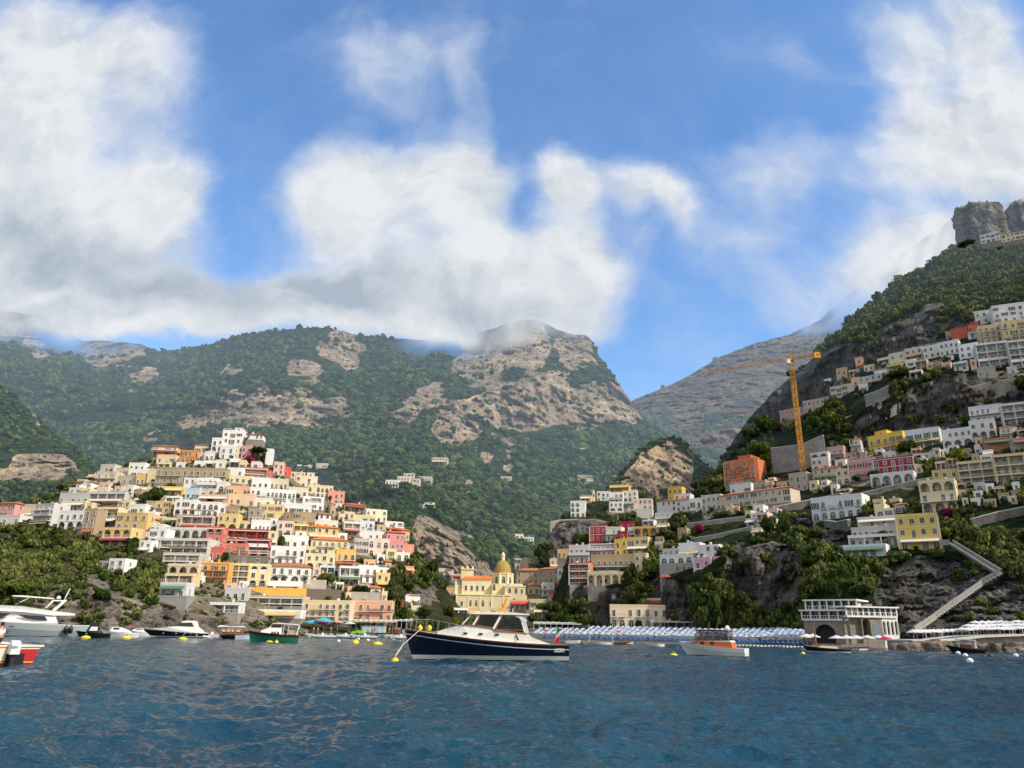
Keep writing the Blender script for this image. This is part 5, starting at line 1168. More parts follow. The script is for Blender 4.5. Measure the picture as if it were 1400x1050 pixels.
# little church tower of the hamlet
P = at(811.5, 682, HAM.yat(811, 684)); s = px_size(P); b = MB(); b.box(-2.2*s, 2.2*s, -2.2*s, 2.2*s, -4, 6*s); b.lathe([(2.0*s, 6*s), (1.9*s, 9*s), (1.2*s, 10*s), (.1, 13*s)], 8)
st = empty('bell_tower', P, 0, 'little cream church steeple standing in the small hamlet', 'church tower'); b.build('wall', [plaster(CREAM, 'plaster', .35, .22)], st)
o = link('window', win_mesh('arch', True, 0), st, (0, -2.2*s-.002, 2.5*s)); o.scale = (1, 1, 1.8)

# ------------------------------------------------------------------ restaurant on the sea rocks
RY = 157
RP = at(1163, 884, RY); rs = px_size(RP); rz_ = py_size(RP); rt = empty('sea_restaurant', RP, 0, 'white glazed two storey restaurant on stone arches at the water', 'restaurant')
LW, RW = R(-38), R(13)
zq = lambda py: (884-py)*rz_
WM = plaster((.74, .72, .68), 'plaster', .25); SM = stone_mat((.30, .265, .22))
def qx(px, a): return (px-1163)*rs/math.cos(a)*(1.0 if a > 0 else .93)
def wing(b_, name, mats, a, parent=None):
    o_ = b_.build(name, mats, parent or rt)
    if parent is None: o_.rotation_euler = (0, 0, a)
    return o_
ql = lambda px: qx(px, LW); q = lambda px: qx(px, RW)
b = MB(); b.box(ql(1110), ql(1163), 2.4, 12, -3, zq(846)); arch_front(b, ql(1118), ql(1150), zq(880), zq(852), 1, 0, 1.0, .12, 1.3, .95); b.box(ql(1110), ql(1118), 1.3, 2.39, -3, zq(846)); b.box(ql(1150), ql(1163), 1.3, 2.39, -3, zq(846)); b.box(ql(1118), ql(1150), 1.3, 2.39, zq(852), zq(846)); wing(b, 'stone_base', [SM], LW)
b = MB(); b.box(ql(1119), ql(1149), 2.33, 2.39, zq(880), zq(853)); wing(b, 'cave_mouth', [M_DARK], LW)  # flat dark panel stands in for the shade inside the cave
b = MB(); b.box(q(1163), q(1186), 1.2, 12, -3, zq(841)); arch_front(b, q(1186), q(1201), zq(873), zq(843), 1, 0, 1.2, .1, .35, .95); b.box(q(1186), q(1201), .35, 1.5, zq(843), zq(841)); b.box(q(1201), q(1218), .35, 3.4, zq(873), zq(841)); b.box(q(1186), q(1218), .36, 12, -3, zq(873)); b.box(q(1186), q(1218), 3.5, 12, zq(873), zq(841)); wing(b, 'arched_wall', [SM], RW)
b = MB(); b.box(q(1203), q(1212), .28, .345, zq(872), zq(853)); wing(b, 'door', [plain((.16, .20, .26), 'blue_door', .5)], RW)
b = MB(); arch_front(b, q(1218), q(1243), zq(867), zq(847), 4, 0, .4, .14, .30, .97); b.box(q(1218), q(1243), .3, .7, zq(847), zq(841)); b.box(q(1218), q(1243), .31, 2, -3, zq(867)); b.box(q(1218), q(1243), 1.9, 12, zq(867), zq(841)); wing(b, 'wall', [WM], RW)
for x in (1221.2, 1227.4, 1233.6, 1239.8):
    pb = MB(); pb.box(q(x)-.7, q(x)+.7, 1.0, 1.06, zq(867), zq(850)); wing(pb, 'window', [M_GLASS], RW)
def gallery(f, a, x0, x1, y0, y1, n, yf, name):
    g_ = MB(); g_.box(f(x0), f(x1), yf, 11, zq(y1)-.3, zq(y1)); g_.box(f(x0)-.4, f(x1)+.3, yf-.5, 11, zq(y0), zq(y0)+.28)
    for k in range(n+1):
        x = f(x0)+(f(x1)-f(x0))*k/n; g_.box(x-.13, x+.13, yf+.02, yf+.26, zq(y1), zq(y0))
    o_ = wing(g_, name, [M_WFRAME], a)
    w_ = MB(); w_.box(f(x0)+.1, f(x1)-.1, yf+1.1, yf+1.15, zq(y1), zq(y0)); wing(w_, 'window', [M_GLASS], a, o_)
    s_ = MB(); rail(s_, f(x0), f(x1), yf+.04, zq(y1), .74, 0, .6); wing(s_, 'railing', [M_WRAIL], a, o_)
gallery(ql, LW, 1113, 1172, 819.5, 832, 7, 2.0, 'upper_gallery'); gallery(ql, LW, 1109, 1162, 834.5, 846, 5, 1.0, 'lower_gallery'); gallery(q, RW, 1163, 1242, 829.5, 841, 9, .0, 'dining_gallery')
b = MB(); b.box(q(1176), q(1205), 4, 12, zq(829)+.3, zq(817)); b.box(q(1205), q(1236), 6, 12, zq(829)+.3, zq(822)); wing(b, 'roof_terrace', [SM], RW)
b = MB(); b.box(q(1189), q(1203), 3.2, 3.9, zq(828), zq(822)); wing(b, 'sign_board', [WM], RW)
HOUSE_RECTS.append((1106, 1246, 812, 884))

# ------------------------------------------------------------------ retaining walls, road, stairs
def wall(pts, hpx, mat, label, lay, cat='retaining wall', name='retaining_wall', dy=0.0, th=1.0, cap=True):
    o = empty(name, at(pts[0][0], pts[0][1], (LAY[lay].yat(*pts[0]) if not isinstance(lay, (int, float)) else lay)), 0, label, cat)
    b = MB(); c = MB(); W0 = np.array(o.location)
    P = [at(x, y, (LAY[lay].yat(x, y) if not isinstance(lay, (int, float)) else lay)+dy) for x, y in pts]
    for i in range(len(P)-1):
        a, d = P[i]-W0, P[i+1]-W0; ha = hpx*px_size(P[i]); hd_ = hpx*px_size(P[i+1])
        n = np.array([d[1]-a[1], -(d[0]-a[0]), 0]); n = n/max(np.linalg.norm(n), 1e-6)*th
        if n[1] > 0: n = -n
        for (A, B, m, bb, z0, z1, ex) in ((a, d, 0, b, -5, 0, 0), (a, d, 0, c, 0, .25, .15)):
            a0, d0 = A+n*ex*.5, B+n*ex*.5; a1, d1 = A-n*(1+ex), B-n*(1+ex)
            zA0, zB0 = (A[2]+z0, B[2]+z0) if bb is b else (A[2]+ha, B[2]+hd_); zA1, zB1 = (A[2]+ha, B[2]+hd_) if bb is b else (A[2]+ha+.25, B[2]+hd_+.25)
            vs = [(a0[0], a0[1], zA0), (d0[0], d0[1], zB0), (d1[0], d1[1], zB0), (a1[0], a1[1], zA0), (a0[0], a0[1], zA1), (d0[0], d0[1], zB1), (d1[0], d1[1], zB1), (a1[0], a1[1], zA1)]
            for f_ in ((0, 1, 5, 4), (4, 5, 6, 7), (2, 3, 7, 6), (1, 2, 6, 5), (3, 0, 4, 7)): bb.poly([vs[k] for k in f_])
    b.build('masonry', [mat], o)
    if cap: c.build('coping', [M_SLAB], o)
    HOUSE_RECTS.append((min(p[0] for p in pts), max(p[0] for p in pts), min(p[1] for p in pts)-hpx, max(p[1] for p in pts)))
    return o
GW = stone_mat((.34, .33, .30), 'grey_wall')
wall([(1057, 650), (1075, 648), (1100, 645), (1130, 632)], 38, GW, 'tall curved grey retaining wall behind the crane', 'R', dy=2)
wall([(1184, 557), (1204, 550), (1222, 541)], 17, GW, 'grey retaining wall below the ledge houses', 'R')
wall([(1160, 686), (1200, 676), (1250, 664), (1300, 656)], 7, M_STONE, 'long pale road wall below the crimson villa', 'R', name='road_wall', cat='road wall')
wall([(1062, 700), (1110, 690), (1150, 682)], 7, M_DSTONE, 'dark garden wall under the ochre tiled house', 'R', name='garden_wall', cat='garden wall')
wall([(752, 716), (765, 713), (790, 712), (815, 713), (832, 716)], 2, M_STONE, 'curving coast road parapet under the small hamlet', 'H', name='road_wall', cat='road wall')
wall([(944, 742), (985, 735), (1028, 725)], 5, GW, 'grey terrace wall above the bright white house', 'R', name='terrace_wall', cat='terrace wall')
wall([(940, 722), (980, 717), (1020, 712)], 6, M_STONE, 'pale terrace wall under the long cream palazzo', 'R', name='terrace_wall', cat='terrace wall')
wall([(1330, 722), (1368, 712), (1410, 704)], 12, M_DSTONE, 'dark stone garden wall at the right below the villa trees', 'R', name='garden_wall', cat='garden wall')
wall([(1330, 545), (1360, 537), (1400, 532)], 16, M_STONE, 'high beige stone wall under the upper right hotels', 'R')
wall([(1150, 575), (1190, 566), (1230, 548)], 3, M_SLAB, 'thin pale road parapet crossing below the dark cliff', 'R', name='road_wall', cat='road wall')
wall([(1128, 728), (1145, 730), (1160, 727)], 16, M_DSTONE, 'grey stone wall below the long white arched house', 'R')
# zigzag stairs down to the beach
sp = [(1288, 742), (1300, 742), (1326, 758), (1366, 783), (1340, 797), (1300, 825), (1275, 843), (1246, 862)]
so = empty('stairway', at(1288, 742, RIGHT.yat(1288, 745)-2), 0, 'pale zigzag stairway running down the cliff to the beach', 'stairway'); W0 = np.array(so.location); tb = MB(); rb = MB()
SPY = [RIGHT.yat(x, y)-3.5 for x, y in sp]; SPY = [min(v, 196-1.2*i) for i, v in enumerate(SPY)]; SPY[-1] = min(SPY[-1], 158)
for (xa, ya), (xb, yb) in zip(sp[:-1], sp[1:]):
    for t_ in np.linspace(0, 1, 9): HOUSE_RECTS.append((xa+(xb-xa)*t_-5, xa+(xb-xa)*t_+5, ya+(yb-ya)*t_-5, ya+(yb-ya)*t_+9))
SP = [at(x, y, v)-W0 for (x, y), v in zip(sp, SPY)]
for a, c in zip(SP[:-1], SP[1:]):
    n = max(3, int(np.linalg.norm(c-a)/.8)); d = (c-a); hd_ = np.array([d[1], -d[0], 0]); hd_ /= np.linalg.norm(hd_); hd_ = hd_ if hd_[1] < 0 else -hd_
    for k in range(n):
        p0 = a+d*k/n; p1 = a+d*(k+1)/n; zz = (p0[2]+p1[2])/2; f_ = hd_*.65; k_ = -hd_*.65
        vs = [p0+f_, p1+f_, p1+k_, p0+k_]
        lo_ = [(v[0], v[1], zz-.6) for v in vs]; hi_ = [(v[0], v[1], zz) for v in vs]
        tb.poly(hi_ if True else hi_); tb.poly([lo_[0], lo_[1], hi_[1], hi_[0]]); tb.poly([lo_[1], lo_[2], hi_[2], hi_[1]]); tb.poly([lo_[3], lo_[0], hi_[0], hi_[3]])
    A0, A1 = a+hd_*.67, c+hd_*.67
    w_ = [(A0[0], A0[1], A0[2]+.05), (A1[0], A1[1], A1[2]+.05), (A1[0], A1[1], A1[2]+.75), (A0[0], A0[1], A0[2]+.75)]
    rb.poly(w_); rb.poly([(x-hd_[0]*.2, y-hd_[1]*.2, z) for x, y, z in w_][::-1]); rb.poly([w_[3], w_[2], (w_[2][0]-hd_[0]*.2, w_[2][1]-hd_[1]*.2, w_[2][2]), (w_[3][0]-hd_[0]*.2, w_[3][1]-hd_[1]*.2, w_[3][2])])
tb.build('steps', [plaster((.36, .34, .31), 'step_concrete', .5)], so); rb.build('parapet', [plaster((.30, .285, .26), 'parapet_plaster', .5)], so)

# ------------------------------------------------------------------ tower crane
MY = plain((.60, .28, .02), 'crane_paint', .5)
KP = at(1099, 652, 305); KT = at(1087, 493, 305)
cr = empty('tower_crane', KP, 0, 'yellow lattice tower crane above the right hill', 'tower crane')
hK = KT[2]-KP[2]; lean = (KT-KP)[:2]
b = MB(); hw = .80; nseg = int(hK/2.0)
def mp(x, y, z): return (x+lean[0]*z/hK*.0, y, z)
for sx_ in (-hw, hw):
    for sy_ in (-hw, hw): b.bar(mp(sx_, sy_, -4), mp(sx_, sy_, hK), .12)
for i in range(nseg):
    z0, z1 = i*hK/nseg, (i+1)*hK/nseg; s_ = 1 if i % 2 else -1
    b.bar(mp(-hw*s_, -hw, z0), mp(hw*s_, -hw, z1), .10); b.bar(mp(-hw*s_, hw, z0), mp(hw*s_, hw, z1), .10); b.bar(mp(-hw, -hw*s_, z0), mp(-hw, hw*s_, z1), .10); b.bar(mp(hw, -hw*s_, z0), mp(hw, hw*s_, z1), .10)
    for e_ in ((-hw, -hw, hw, -hw), (-hw, hw, hw, hw), (-hw, -hw, -hw, hw), (hw, -hw, hw, hw)): b.bar(mp(e_[0], e_[1], z1), mp(e_[2], e_[3], z1), .09)
b.build('mast', [MY], cr)
# jib runs away to the left rear, counter jib to the front right
jd = np.array([-.84, .54, 0]); jd /= np.linalg.norm(jd); jn = np.array([-jd[1], jd[0], 0])
def lattice(L, h_, w_, z, sgn, name, rad=.09):
    b = MB(); n = max(2, int(L/2.2)); pt = lambda t, s_, zz: tuple(sgn*jd*t+jn*s_+np.array([0, 0, zz]))
    for s_ in (-w_, w_): b.bar(pt(0, s_, z), pt(L, s_, z), rad)
    b.bar(pt(0, 0, z+h_), pt(L, 0, z+h_*.5), rad)
    for i in range(n):
        a, c, m_ = L*i/n, L*(i+1)/n, L*(i+.5)/n; zt2 = z+h_*(1-.5*m_/L)
        for s_ in (-w_, w_): b.bar(pt(a, s_, z), pt(m_, 0, zt2), rad*.65); b.bar(pt(m_, 0, zt2), pt(c, s_, z), rad*.65)
        b.bar(pt(a, -w_, z), pt(c, w_, z), rad*.6)
    b.build(name, [MY], cr)
lattice(40, 1.5, .7, hK+.6, 1, 'jib'); lattice(12, 1.2, .8, hK+.6, -1, 'counter_jib', .14)
b = MB(); b.box(-1.1, 1.1, -1.1, 1.1, hK, hK+.6); b.bar((0, 0, hK+.6), (0, 0, hK+4.4), .22); b.build('slewing_head', [MY], cr)
b = MB(); p = tuple(-jd*10.6+np.array([0, 0, hK])); b.box(p[0]-1.3, p[0]+1.3, p[1]-.9, p[1]+.9, p[2]-1.0, p[2]+1.6); b.build('counterweight', [MY], cr)
b = MB(); b.box(-2.4, -.98, -1.8, -.3, hK-1.9, hK); b.build('cab', [plain((.7, .68, .62), 'cab_paint', .4)], cr)
b = MB(); b.bar((0, 0, hK+4.3), tuple(jd*24+np.array([0, 0, hK+1.7])), .05); b.bar((0, 0, hK+4.3), tuple(-jd*10+np.array([0, 0, hK+1.6])), .05); b.build('tie_bars', [MY], cr)

# mast antennas on the ridge
for (x, y, t_, lay, lb) in ((540, 462, 449, 'M', 'thin antenna mast on the skyline of the mountain'), (483, 640, 612, 'M', 'thin lattice mast on the slope above the salmon house')):
    P = at(x, y, MTN.yat(x, y)); hh = at(x, t_, P[1])[2]-P[2]; b = MB(); b.bar((0, 0, -3), (0, 0, hh), .28, 0, 5, .1)
    for k in range(4): b.bar((-.9, 0, hh*(.5+.13*k)), (.9, 0, hh*(.5+.13*k)), .08)
    tag(link('antenna_mast', b.mesh('antenna_mast', [M_RAIL]), None, P), lb, 'antenna')

# ------------------------------------------------------------------ rock pinnacles on the skyline
def pinnacle(px, pb, pt, wpx, Y, label, seed):
    P = at(px, pb, Y); T = at(px, pt, Y); hgt = T[2]-P[2]+6; r = wpx/2*px_size(P)
    nz, na = 90, 140; z = np.linspace(0, 1, nz); a = np.linspace(0, 2*np.pi, na, endpoint=False); A_, Z_ = np.meshgrid(a, z)
    prof = np.where(Z_ < .82, 1.06-.12*Z_, (1.06-.12*.82)*np.sqrt(np.clip(1-((Z_-.82)/.18)**2.2, 0, 1)))
    V = np.stack([np.cos(A_)*prof*r, np.sin(A_)*prof*r*.8, Z_*hgt-6], -1)
    nrm = np.stack([np.cos(A_), np.sin(A_), 0*A_], -1)
    dsp = fbm((V+seed*31)/(r*.5)*np.array([1, 1, .45]), 6, .62)*.26+fbm((V+seed*7)/(r*.22)*np.array([1, 1, .4]), 5, .65, True)*.13
    V = V+nrm*(dsp*r)[..., None]; V[..., 2] += (fbm((V*np.array([1, 1, .2])+seed)/(r*.3), 5, .65)*.17*hgt)*(Z_ > .55)*(Z_-.55)/.45
    idx = np.arange(nz*na).reshape(nz, na); nx = np.roll(idx, -1, 1); Q = np.stack([idx[:-1], nx[:-1], nx[1:], idx[1:]], -1).reshape(-1, 4)
    V = V.reshape(-1, 3); n_ = len(V)
    o = link('rock_pinnacle', mesh_np('rock_pinnacle', V, Q, [terrain_mat('pinnacle_rock', rockc=(.50, .44, .36), rockd=(.24, .21, .18), sc=.7)], smooth=True, attrs={'rock': np.ones(n_), 'town': np.zeros(n_), 'cloud': np.zeros(n_)}), None, P)
    tag(o, label, 'rock')
pinnacle(1345, 333, 283, 62, 500, 'broad grey rock pinnacle on the skyline above the ridge', 1)
pinnacle(1412, 330, 280, 56, 505, 'second rock pinnacle cut by the right edge', 2)
# ------------------------------------------------------------------ small houses in the gaps of the town
FILL_USED = set()
def fillers(lay, polys, limit, tries, seed, wmin, wmax, frac, mind):
    L_ = LAY[lay]; g = random.Random(seed); NAMED = [(o, proj(np.array(o.location))) for o in COL.objects if o.parent is None and o.get('category') in ('house', 'villa', 'palazzo') and not o['label'].startswith('little')]
    used = FILL_USED; used |= set(o['label'] for o, _ in NAMED); cols = [(WHITE, 'white'), (WHITE, 'white'), (OFFW, 'off-white'), (CREAM, 'cream'), (SAND, 'sand coloured'), (PALEY, 'pale yellow'), (PEACH, 'peach'), (LGREY, 'light grey'), ((.66, .52, .42), 'rose beige'), (TAN, 'tan')]
    n = 0
    for k in range(tries):
        x = g.uniform(min(q[0] for p in polys for q in p), max(q[0] for p in polys for q in p)); y = g.uniform(min(q[1] for p in polys for q in p), max(q[1] for p in polys for q in p))
        if not any(in_poly(np.array([x]), np.array([y]), p)[0] for p in polys): continue
        i = min(max(int(round((x-L_.ua)/L_.du)), 0), L_.px.shape[1]-1)
        if y < L_.py[-1, i]+8: continue
        w, hh = g.uniform(wmin, wmax), g.choice([8, 9, 10, 11, 18])
        if any(a < x+w/2-frac and b_ > x-w/2+frac and c < y-frac and d > y-hh+frac for (a, b_, c, d) in HOUSE_RECTS): continue
        cand = sorted(NAMED, key=lambda q: (q[1][0]-x)**2+((q[1][1]-5-y)*1.5)**2)[:4]; lb = None
        for near in cand:
            dx, dy = x-near[1][0], y-near[1][1]
            rel = ('just left of the' if dx < 0 else 'just right of the') if abs(dx) > abs(dy)*1.2 else ('just above the' if dy < 0 else 'just below the')
            ref = near[0]['label'].split()[:10]
            while ref[-1] in ('the', 'a', 'of', 'and', 'with', 'at', 'in', 'on', 'under', 'above', 'two', 'red', 'white', 'big', 'by', 'its', 'between', 'to', 'right', 'left', 'long', 'yellow', 'small', 'top', 'upper', 'one', 'cream', 'grey', 'tan', 'orange', 'brown', 'dark', 'round', 'long,'): ref = ref[:-1]
            c, cn = g.choice(cols); lb = f"little {cn} house {rel} {' '.join(ref)}"
            if lb not in used and len(lb.split()) <= 16: break
            lb = None
        if lb is None: continue
        st = g.choice(['w', 'b', 'h', 'a', 'l', 'k', 'wr', 'ap', 'bt', 's', 'A'])
        used.add(lb); house(x-w/2, x+w/2, y-hh, y, c, st, lb, lay, found=4); n += 1
        if n >= limit: break
    print('fillers', lay, n)
fillers('L', [[(70, 705), (90, 680), (140, 645), (210, 612), (300, 590), (345, 600), (380, 630), (440, 670), (500, 695), (560, 735), (556, 770), (530, 778), (540, 850), (430, 830), (270, 800), (225, 800), (225, 760), (185, 735), (130, 735), (60, 722)]], 150, 9000, 77, 7, 17, 2.6, 0)
fillers('R', [[(790, 715), (900, 700), (1060, 690), (1060, 735), (985, 745), (940, 745), (900, 735), (860, 735), (800, 745)], [(1100, 612), (1160, 605), (1260, 640), (1260, 668), (1120, 690), (1085, 690)], [(1245, 612), (1330, 606), (1400, 590), (1400, 700), (1320, 705), (1310, 665), (1255, 640)], [(1290, 460), (1400, 440), (1400, 512), (1300, 512)], [(1150, 690), (1240, 690), (1230, 715), (1150, 715)], [(1130, 520), (1290, 470), (1330, 500), (1240, 520), (1130, 560)], [(1000, 665), (1110, 655), (1110, 700), (1000, 720)], [(800, 740), (905, 720), (900, 770), (860, 790), (800, 790)]], 110, 9000, 78, 8, 18, 2.6, 0)

# past 300 houses the smallest of the little ones become one object
def merge_small(keep):
    hs = [o for o in COL.objects if o.parent is None and o.get('category') == 'house']; little = [o for o in hs if o['label'].startswith('little')]
    bpy.context.view_layer.update()
    def size(o):
        w = [c for c in o.children if c.name.startswith('wall')][0]; b_ = [Vector(v) for v in w.bound_box]; s_ = [max(v[i] for v in b_)-min(v[i] for v in b_) for i in (0, 2)]
        return s_[0]*s_[1]/o.location.y**2
    little.sort(key=size); n = max(0, len(hs)-keep); drop = little[:n]
    if not drop: return
    V, Fc, Mi, mats, mi = [], [], [], [], {}
    def take(o):
        if o.type == 'MESH':
            base = len(V); mw = o.matrix_world; V.extend(tuple(mw @ v.co) for v in o.data.vertices)
            for p_ in o.data.polygons:
                m = o.data.materials[p_.material_index]
                if m.name not in mi: mi[m.name] = len(mats); mats.append(m)
                Fc.append(tuple(base+i for i in p_.vertices)); Mi.append(mi[m.name])
        for c in o.children: take(c)
    def kill(o):
        for c in list(o.children): kill(c)
        bpy.data.objects.remove(o)
    for o in drop: take(o)
    for o in drop: kill(o)
    me = bpy.data.meshes.new('houses'); me.from_pydata(V, [], Fc); me.update(); [me.materials.append(m) for m in mats]; me.polygons.foreach_set('material_index', Mi)
    tag(link('small_houses', me), kind='stuff', label='smallest houses wedged into gaps between the larger houses of the town')
    print('merged', len(drop), 'of', len(hs))
merge_small(296)
# ------------------------------------------------------------------ trees, scrub, hedges
def in_house(px, py, pad=0):
    for (a, b_, c, d) in HOUSE_RECTS:
        if a-pad < px < b_+pad and c-pad < py < d+pad: return True
    return False
def ok_tree(P, hgt):
    x, y = proj(P); x2, y2 = proj(P+np.array([0, 0, hgt]))
    if in_house(x, y, 0): return False
    if in_house(x2, (y+y2)/2, -1): return False
    return not in_house(x2, y2, -2.5)
PROTO = [crown_np('bush', 190, 300+k, .13, 9) for k in range(5)]+[crown_np('round', 200, 320+k, .12, 10) for k in range(4)]
CORE = [core_np('bush')]*5+[core_np('round')]*4
def scrub(name, lay, n, wfun, seed, rad, mat, label, small=.5):
    g = np.random.default_rng(seed); r, c, P = scatter(lay, n, wfun, seed+5); VV, QQ, TT, off = [], [], [], 0; indiv = []
    for k in range(n):
        s = rad*min(max(math.exp(g.normal()*.36), .5), 1.75)*(P[k][1]/230)**.8*(1 if lay.tw[r[k], c[k]] < .5 else small); hgt = s*g.uniform(1.0, 1.9)
        if not ok_tree(P[k], hgt*.8): continue
        indiv.append((s, k, hgt))
    indiv.sort(reverse=True); return indiv, P, g
def build_scrub(name, items, P, g, mat, label):
    VV, QQ, TT, off = [], [], [], 0
    for (s, k, hgt) in items:
        j = int(g.integers(len(PROTO))); V, Q, t = PROTO[j]; a = g.uniform(0, 6.28); ca, sa = math.cos(a), math.sin(a)
        W_ = np.stack([(V[:, 0]*ca-V[:, 1]*sa)*s, (V[:, 0]*sa+V[:, 1]*ca)*s, V[:, 2]*hgt-.25*s], 1)+P[k]
        VV.append(W_); QQ.append(Q+off); TT.append(np.clip(t+g.normal()*.16, 0, 1)); off += len(V)
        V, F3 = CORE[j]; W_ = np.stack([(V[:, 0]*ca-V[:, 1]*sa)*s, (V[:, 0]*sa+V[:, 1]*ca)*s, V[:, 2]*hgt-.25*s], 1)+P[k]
        VV.append(W_); QQ.append(np.concatenate([F3, F3[:, :1]], 1)+off); TT.append(np.full(len(V), .1)); off += len(V)  # core coloured dark, painted shade inside the bush
    me = mesh_np(name, np.concatenate(VV), np.concatenate(QQ), [mat], attrs={'shade_tint': np.concatenate(TT)})
    tag(link(name, me), kind='stuff', label=label)
def wv(l, town=.35): return np.clip(1-l.rk/.6, 0.04+.18*(l is LEFT)*(l.py < 822), 1)*(1-(1-town)*l.tw)
NIND = 0
for (nm, lay, n, wf, seed, rad, lb, nind, grp, tl) in [
        ('scrub', LEFT, 8600, lambda l: wv(l, .55)*(l.py < 858)*np.where(l.tw > .5, 1, 1.6*np.clip(1.0+4.5*fbm(l.P/13+4, 3), .04, 1.3)), 51, 1.35, 'green bushes and scrub growing over the left town hill', 110, 'trees on the left town hill', 'green tree growing among the scrub and houses of the left town hill'),
        ('scrub', RIGHT, 11500, lambda l: wv(l, .5)*(l.py < 862)*np.where(l.py > 500, 1.0, 1.9), 61, 1.75, 'dark bushes and scrub covering the steep right hillside', 170, 'trees on the right hillside', 'dark green tree growing on the steep right hillside')]:
    items, P, g = scrub(nm, lay, n, wf, seed, rad, None, lb)
    big = [i for i in items if proj(P[i[1]])[1] > 505][:nind*2][::2]; rest = [i for i in items if i not in big]
    for (s, k, hgt) in big:
        kind = 'round' if g.random() < .8 else 'bush'; mt = [M_LEAF, M_OLIVE, M_DKLEAF, M_PINE][int(g.choice(4, p=[.45, .3, .1, .15]))]
        tree(P[k]-np.array([0, 0, .4]), hgt*1.3, s*2.1, kind, mt, tl, grp)
    build_scrub(nm, rest, P, g, M_BUSH, lb)
g = np.random.default_rng(5); fp = np.array([f_[0] for f_ in FRONT]); build_scrub('shrubbery', [(f_[1], i, f_[1]*1.7) for i, f_ in enumerate(FRONT)], fp, g, M_BUSH, 'small shrubs growing at the feet of the house walls')
items, P, g = scrub('scrub', RIGHT, 900, lambda l: ((l.px < 800) | ((l.px > 850) & (l.px < 1000) & (l.py < 760)))*(l.py < 858)*1.0, 76, 1.2, None, ''); build_scrub('scrub', items, P, g, M_BUSH, 'bushes on the slope between the church valley and the cliff hotel')
items, P, g = scrub('scrub', HAM, 420, lambda l: wv(l, .3), 71, 1.7, None, ''); build_scrub('scrub', items, P, g, M_BUSH, 'scrub around the small white hamlet')
items, P, g = scrub('scrub', MID, 1500, lambda l: (l.Y > 262)*1.0, 73, 2.3, None, ''); build_scrub('scrub', items, P, g, M_BUSH, 'green garden bushes on the valley floor behind the beach')
# trees one can point at
ptree(744, 853, 822, 25, 'umbrella', M_PINE, 'umbrella pine with a bare forked trunk behind the beach', 258, name='umbrella_pine')
ptree(728, 856, 838, 20, 'round', M_PINE, 'small round pine left of the umbrella pine', 256, name='pine_tree')
ptree(772, 858, 833, 44, 'bush', M_PINE, 'broad low bright green pine right of the umbrella pine', 258, name='pine_tree')
ptree(797, 858, 842, 34, 'bush', M_LEAF, 'wide dark bush left of the cream beach villa', 252, name='bush', cat='bush')
ptree(579, 850, 827, 26, 'round', M_OLIVE, 'rounded olive green tree left of the pair before the church', 250)
ptree(613, 848, 827, 19, 'round', M_PINE, 'rounded tree right of the pair before the church', 250)
ptree(627, 858, 843, 18, 'bush', M_YLEAF, 'low bright green shrub behind the navy motorboat bow', 240, name='shrub', cat='shrub')
ptree(600, 857, 845, 20, 'bush', M_LEAF, 'low dark shrub between the two church trees', 242, name='shrub', cat='shrub')
ptree(931, 737, 699, 36, 'round', M_DKLEAF, 'big dark round tree above the grey stone bastion', 306)
ptree(352, 634, 609, 24, 'umbrella', M_DKLEAF, 'umbrella pine on the summit right of the white castle', 'L', name='umbrella_pine')
ptree(358.5, 634, 618, 5, 'cypress', M_DKLEAF, 'slim dark cypress right under the summit umbrella pine', 'L', name='cypress')
ptree(1046, 600, 568, 33, 'round', M_DKLEAF, 'large dark tree by the cliff above the red palazzo', 348)
ptree(1172, 660, 648, 17, 'round', M_LEAF, 'round clipped tree left in front of the pink villa', 'R')
ptree(1195, 655, 643, 18, 'round', M_DKLEAF, 'round clipped tree at the corner of the crimson villa', 'R')
ptree(1254, 640, 624, 12, 'round', M_YLEAF, 'slim yellow green tree at the end of the crimson villa', 'R')
ptree(1310, 636, 612, 24, 'round', M_YLEAF, 'bright yellow green tree above the cream villa', 'R')
ptree(1268, 642, 627, 20, 'round', M_LEAF, 'green round tree right of the yellow green one', 'R')
ptree(1323, 340, 330, 26, 'umbrella', M_DKLEAF, 'flat topped dark pine left of the rock pinnacle on the skyline', 485, name='umbrella_pine', cf=.2)
ptree(212, 690, 662, 26, 'round', M_LEAF, 'large green tree left of the bright yellow house', 'L')
ptree(198, 694, 672, 22, 'round', M_OLIVE, 'lighter green tree beside the white square-windowed house', 'L')
ptree(232, 676, 660, 18, 'round', M_PINE, 'yellowish tree just above the bright yellow house', 'L')
ptree(287, 688, 674, 20, 'bush', M_DKLEAF, 'dark round tree in front of the plain peach wall', 'L')
ptree(20, 822, 792, 52, 'umbrella', M_PINE, 'wide yellow green pine at the far left shore', 'L', name='pine_tree', cf=.2)
ptree(140, 818, 802, 27, 'bush', M_PINE, 'yellow green bush on top of the shore rocks', 'L', name='bush', cat='bush')
ptree(305, 765, 752, 22, 'bush', M_LEAF, 'dark shrub in front of the red hotel tower wing', 'L', name='shrub', cat='shrub')
ptree(385, 745, 728, 16, 'bush', M_LEAF, 'green shrub right of the red hotel', 'L', name='shrub', cat='shrub')
ptree(447, 800, 781, 32, 'round', M_LEAF, 'dense green tree between the white arcade and the two tone house', 'L')
ptree(492, 812, 798, 44, 'bush', M_LEAF, 'wide green bush below the two tone waterfront house', 'L', name='bush', cat='bush')
ptree(1206, 745, 724, 26, 'round', M_LEAF, 'grey green tree between the sea restaurant and the yellow villa', 'R')
ptree(1140, 700, 686, 20, 'round', M_LEAF, 'green tree in front of the long white arched house', 'R')
ptree(1052, 735, 702, 24, 'round', M_LEAF, 'clipped green tree in the garden above the sea cliff', 'R')
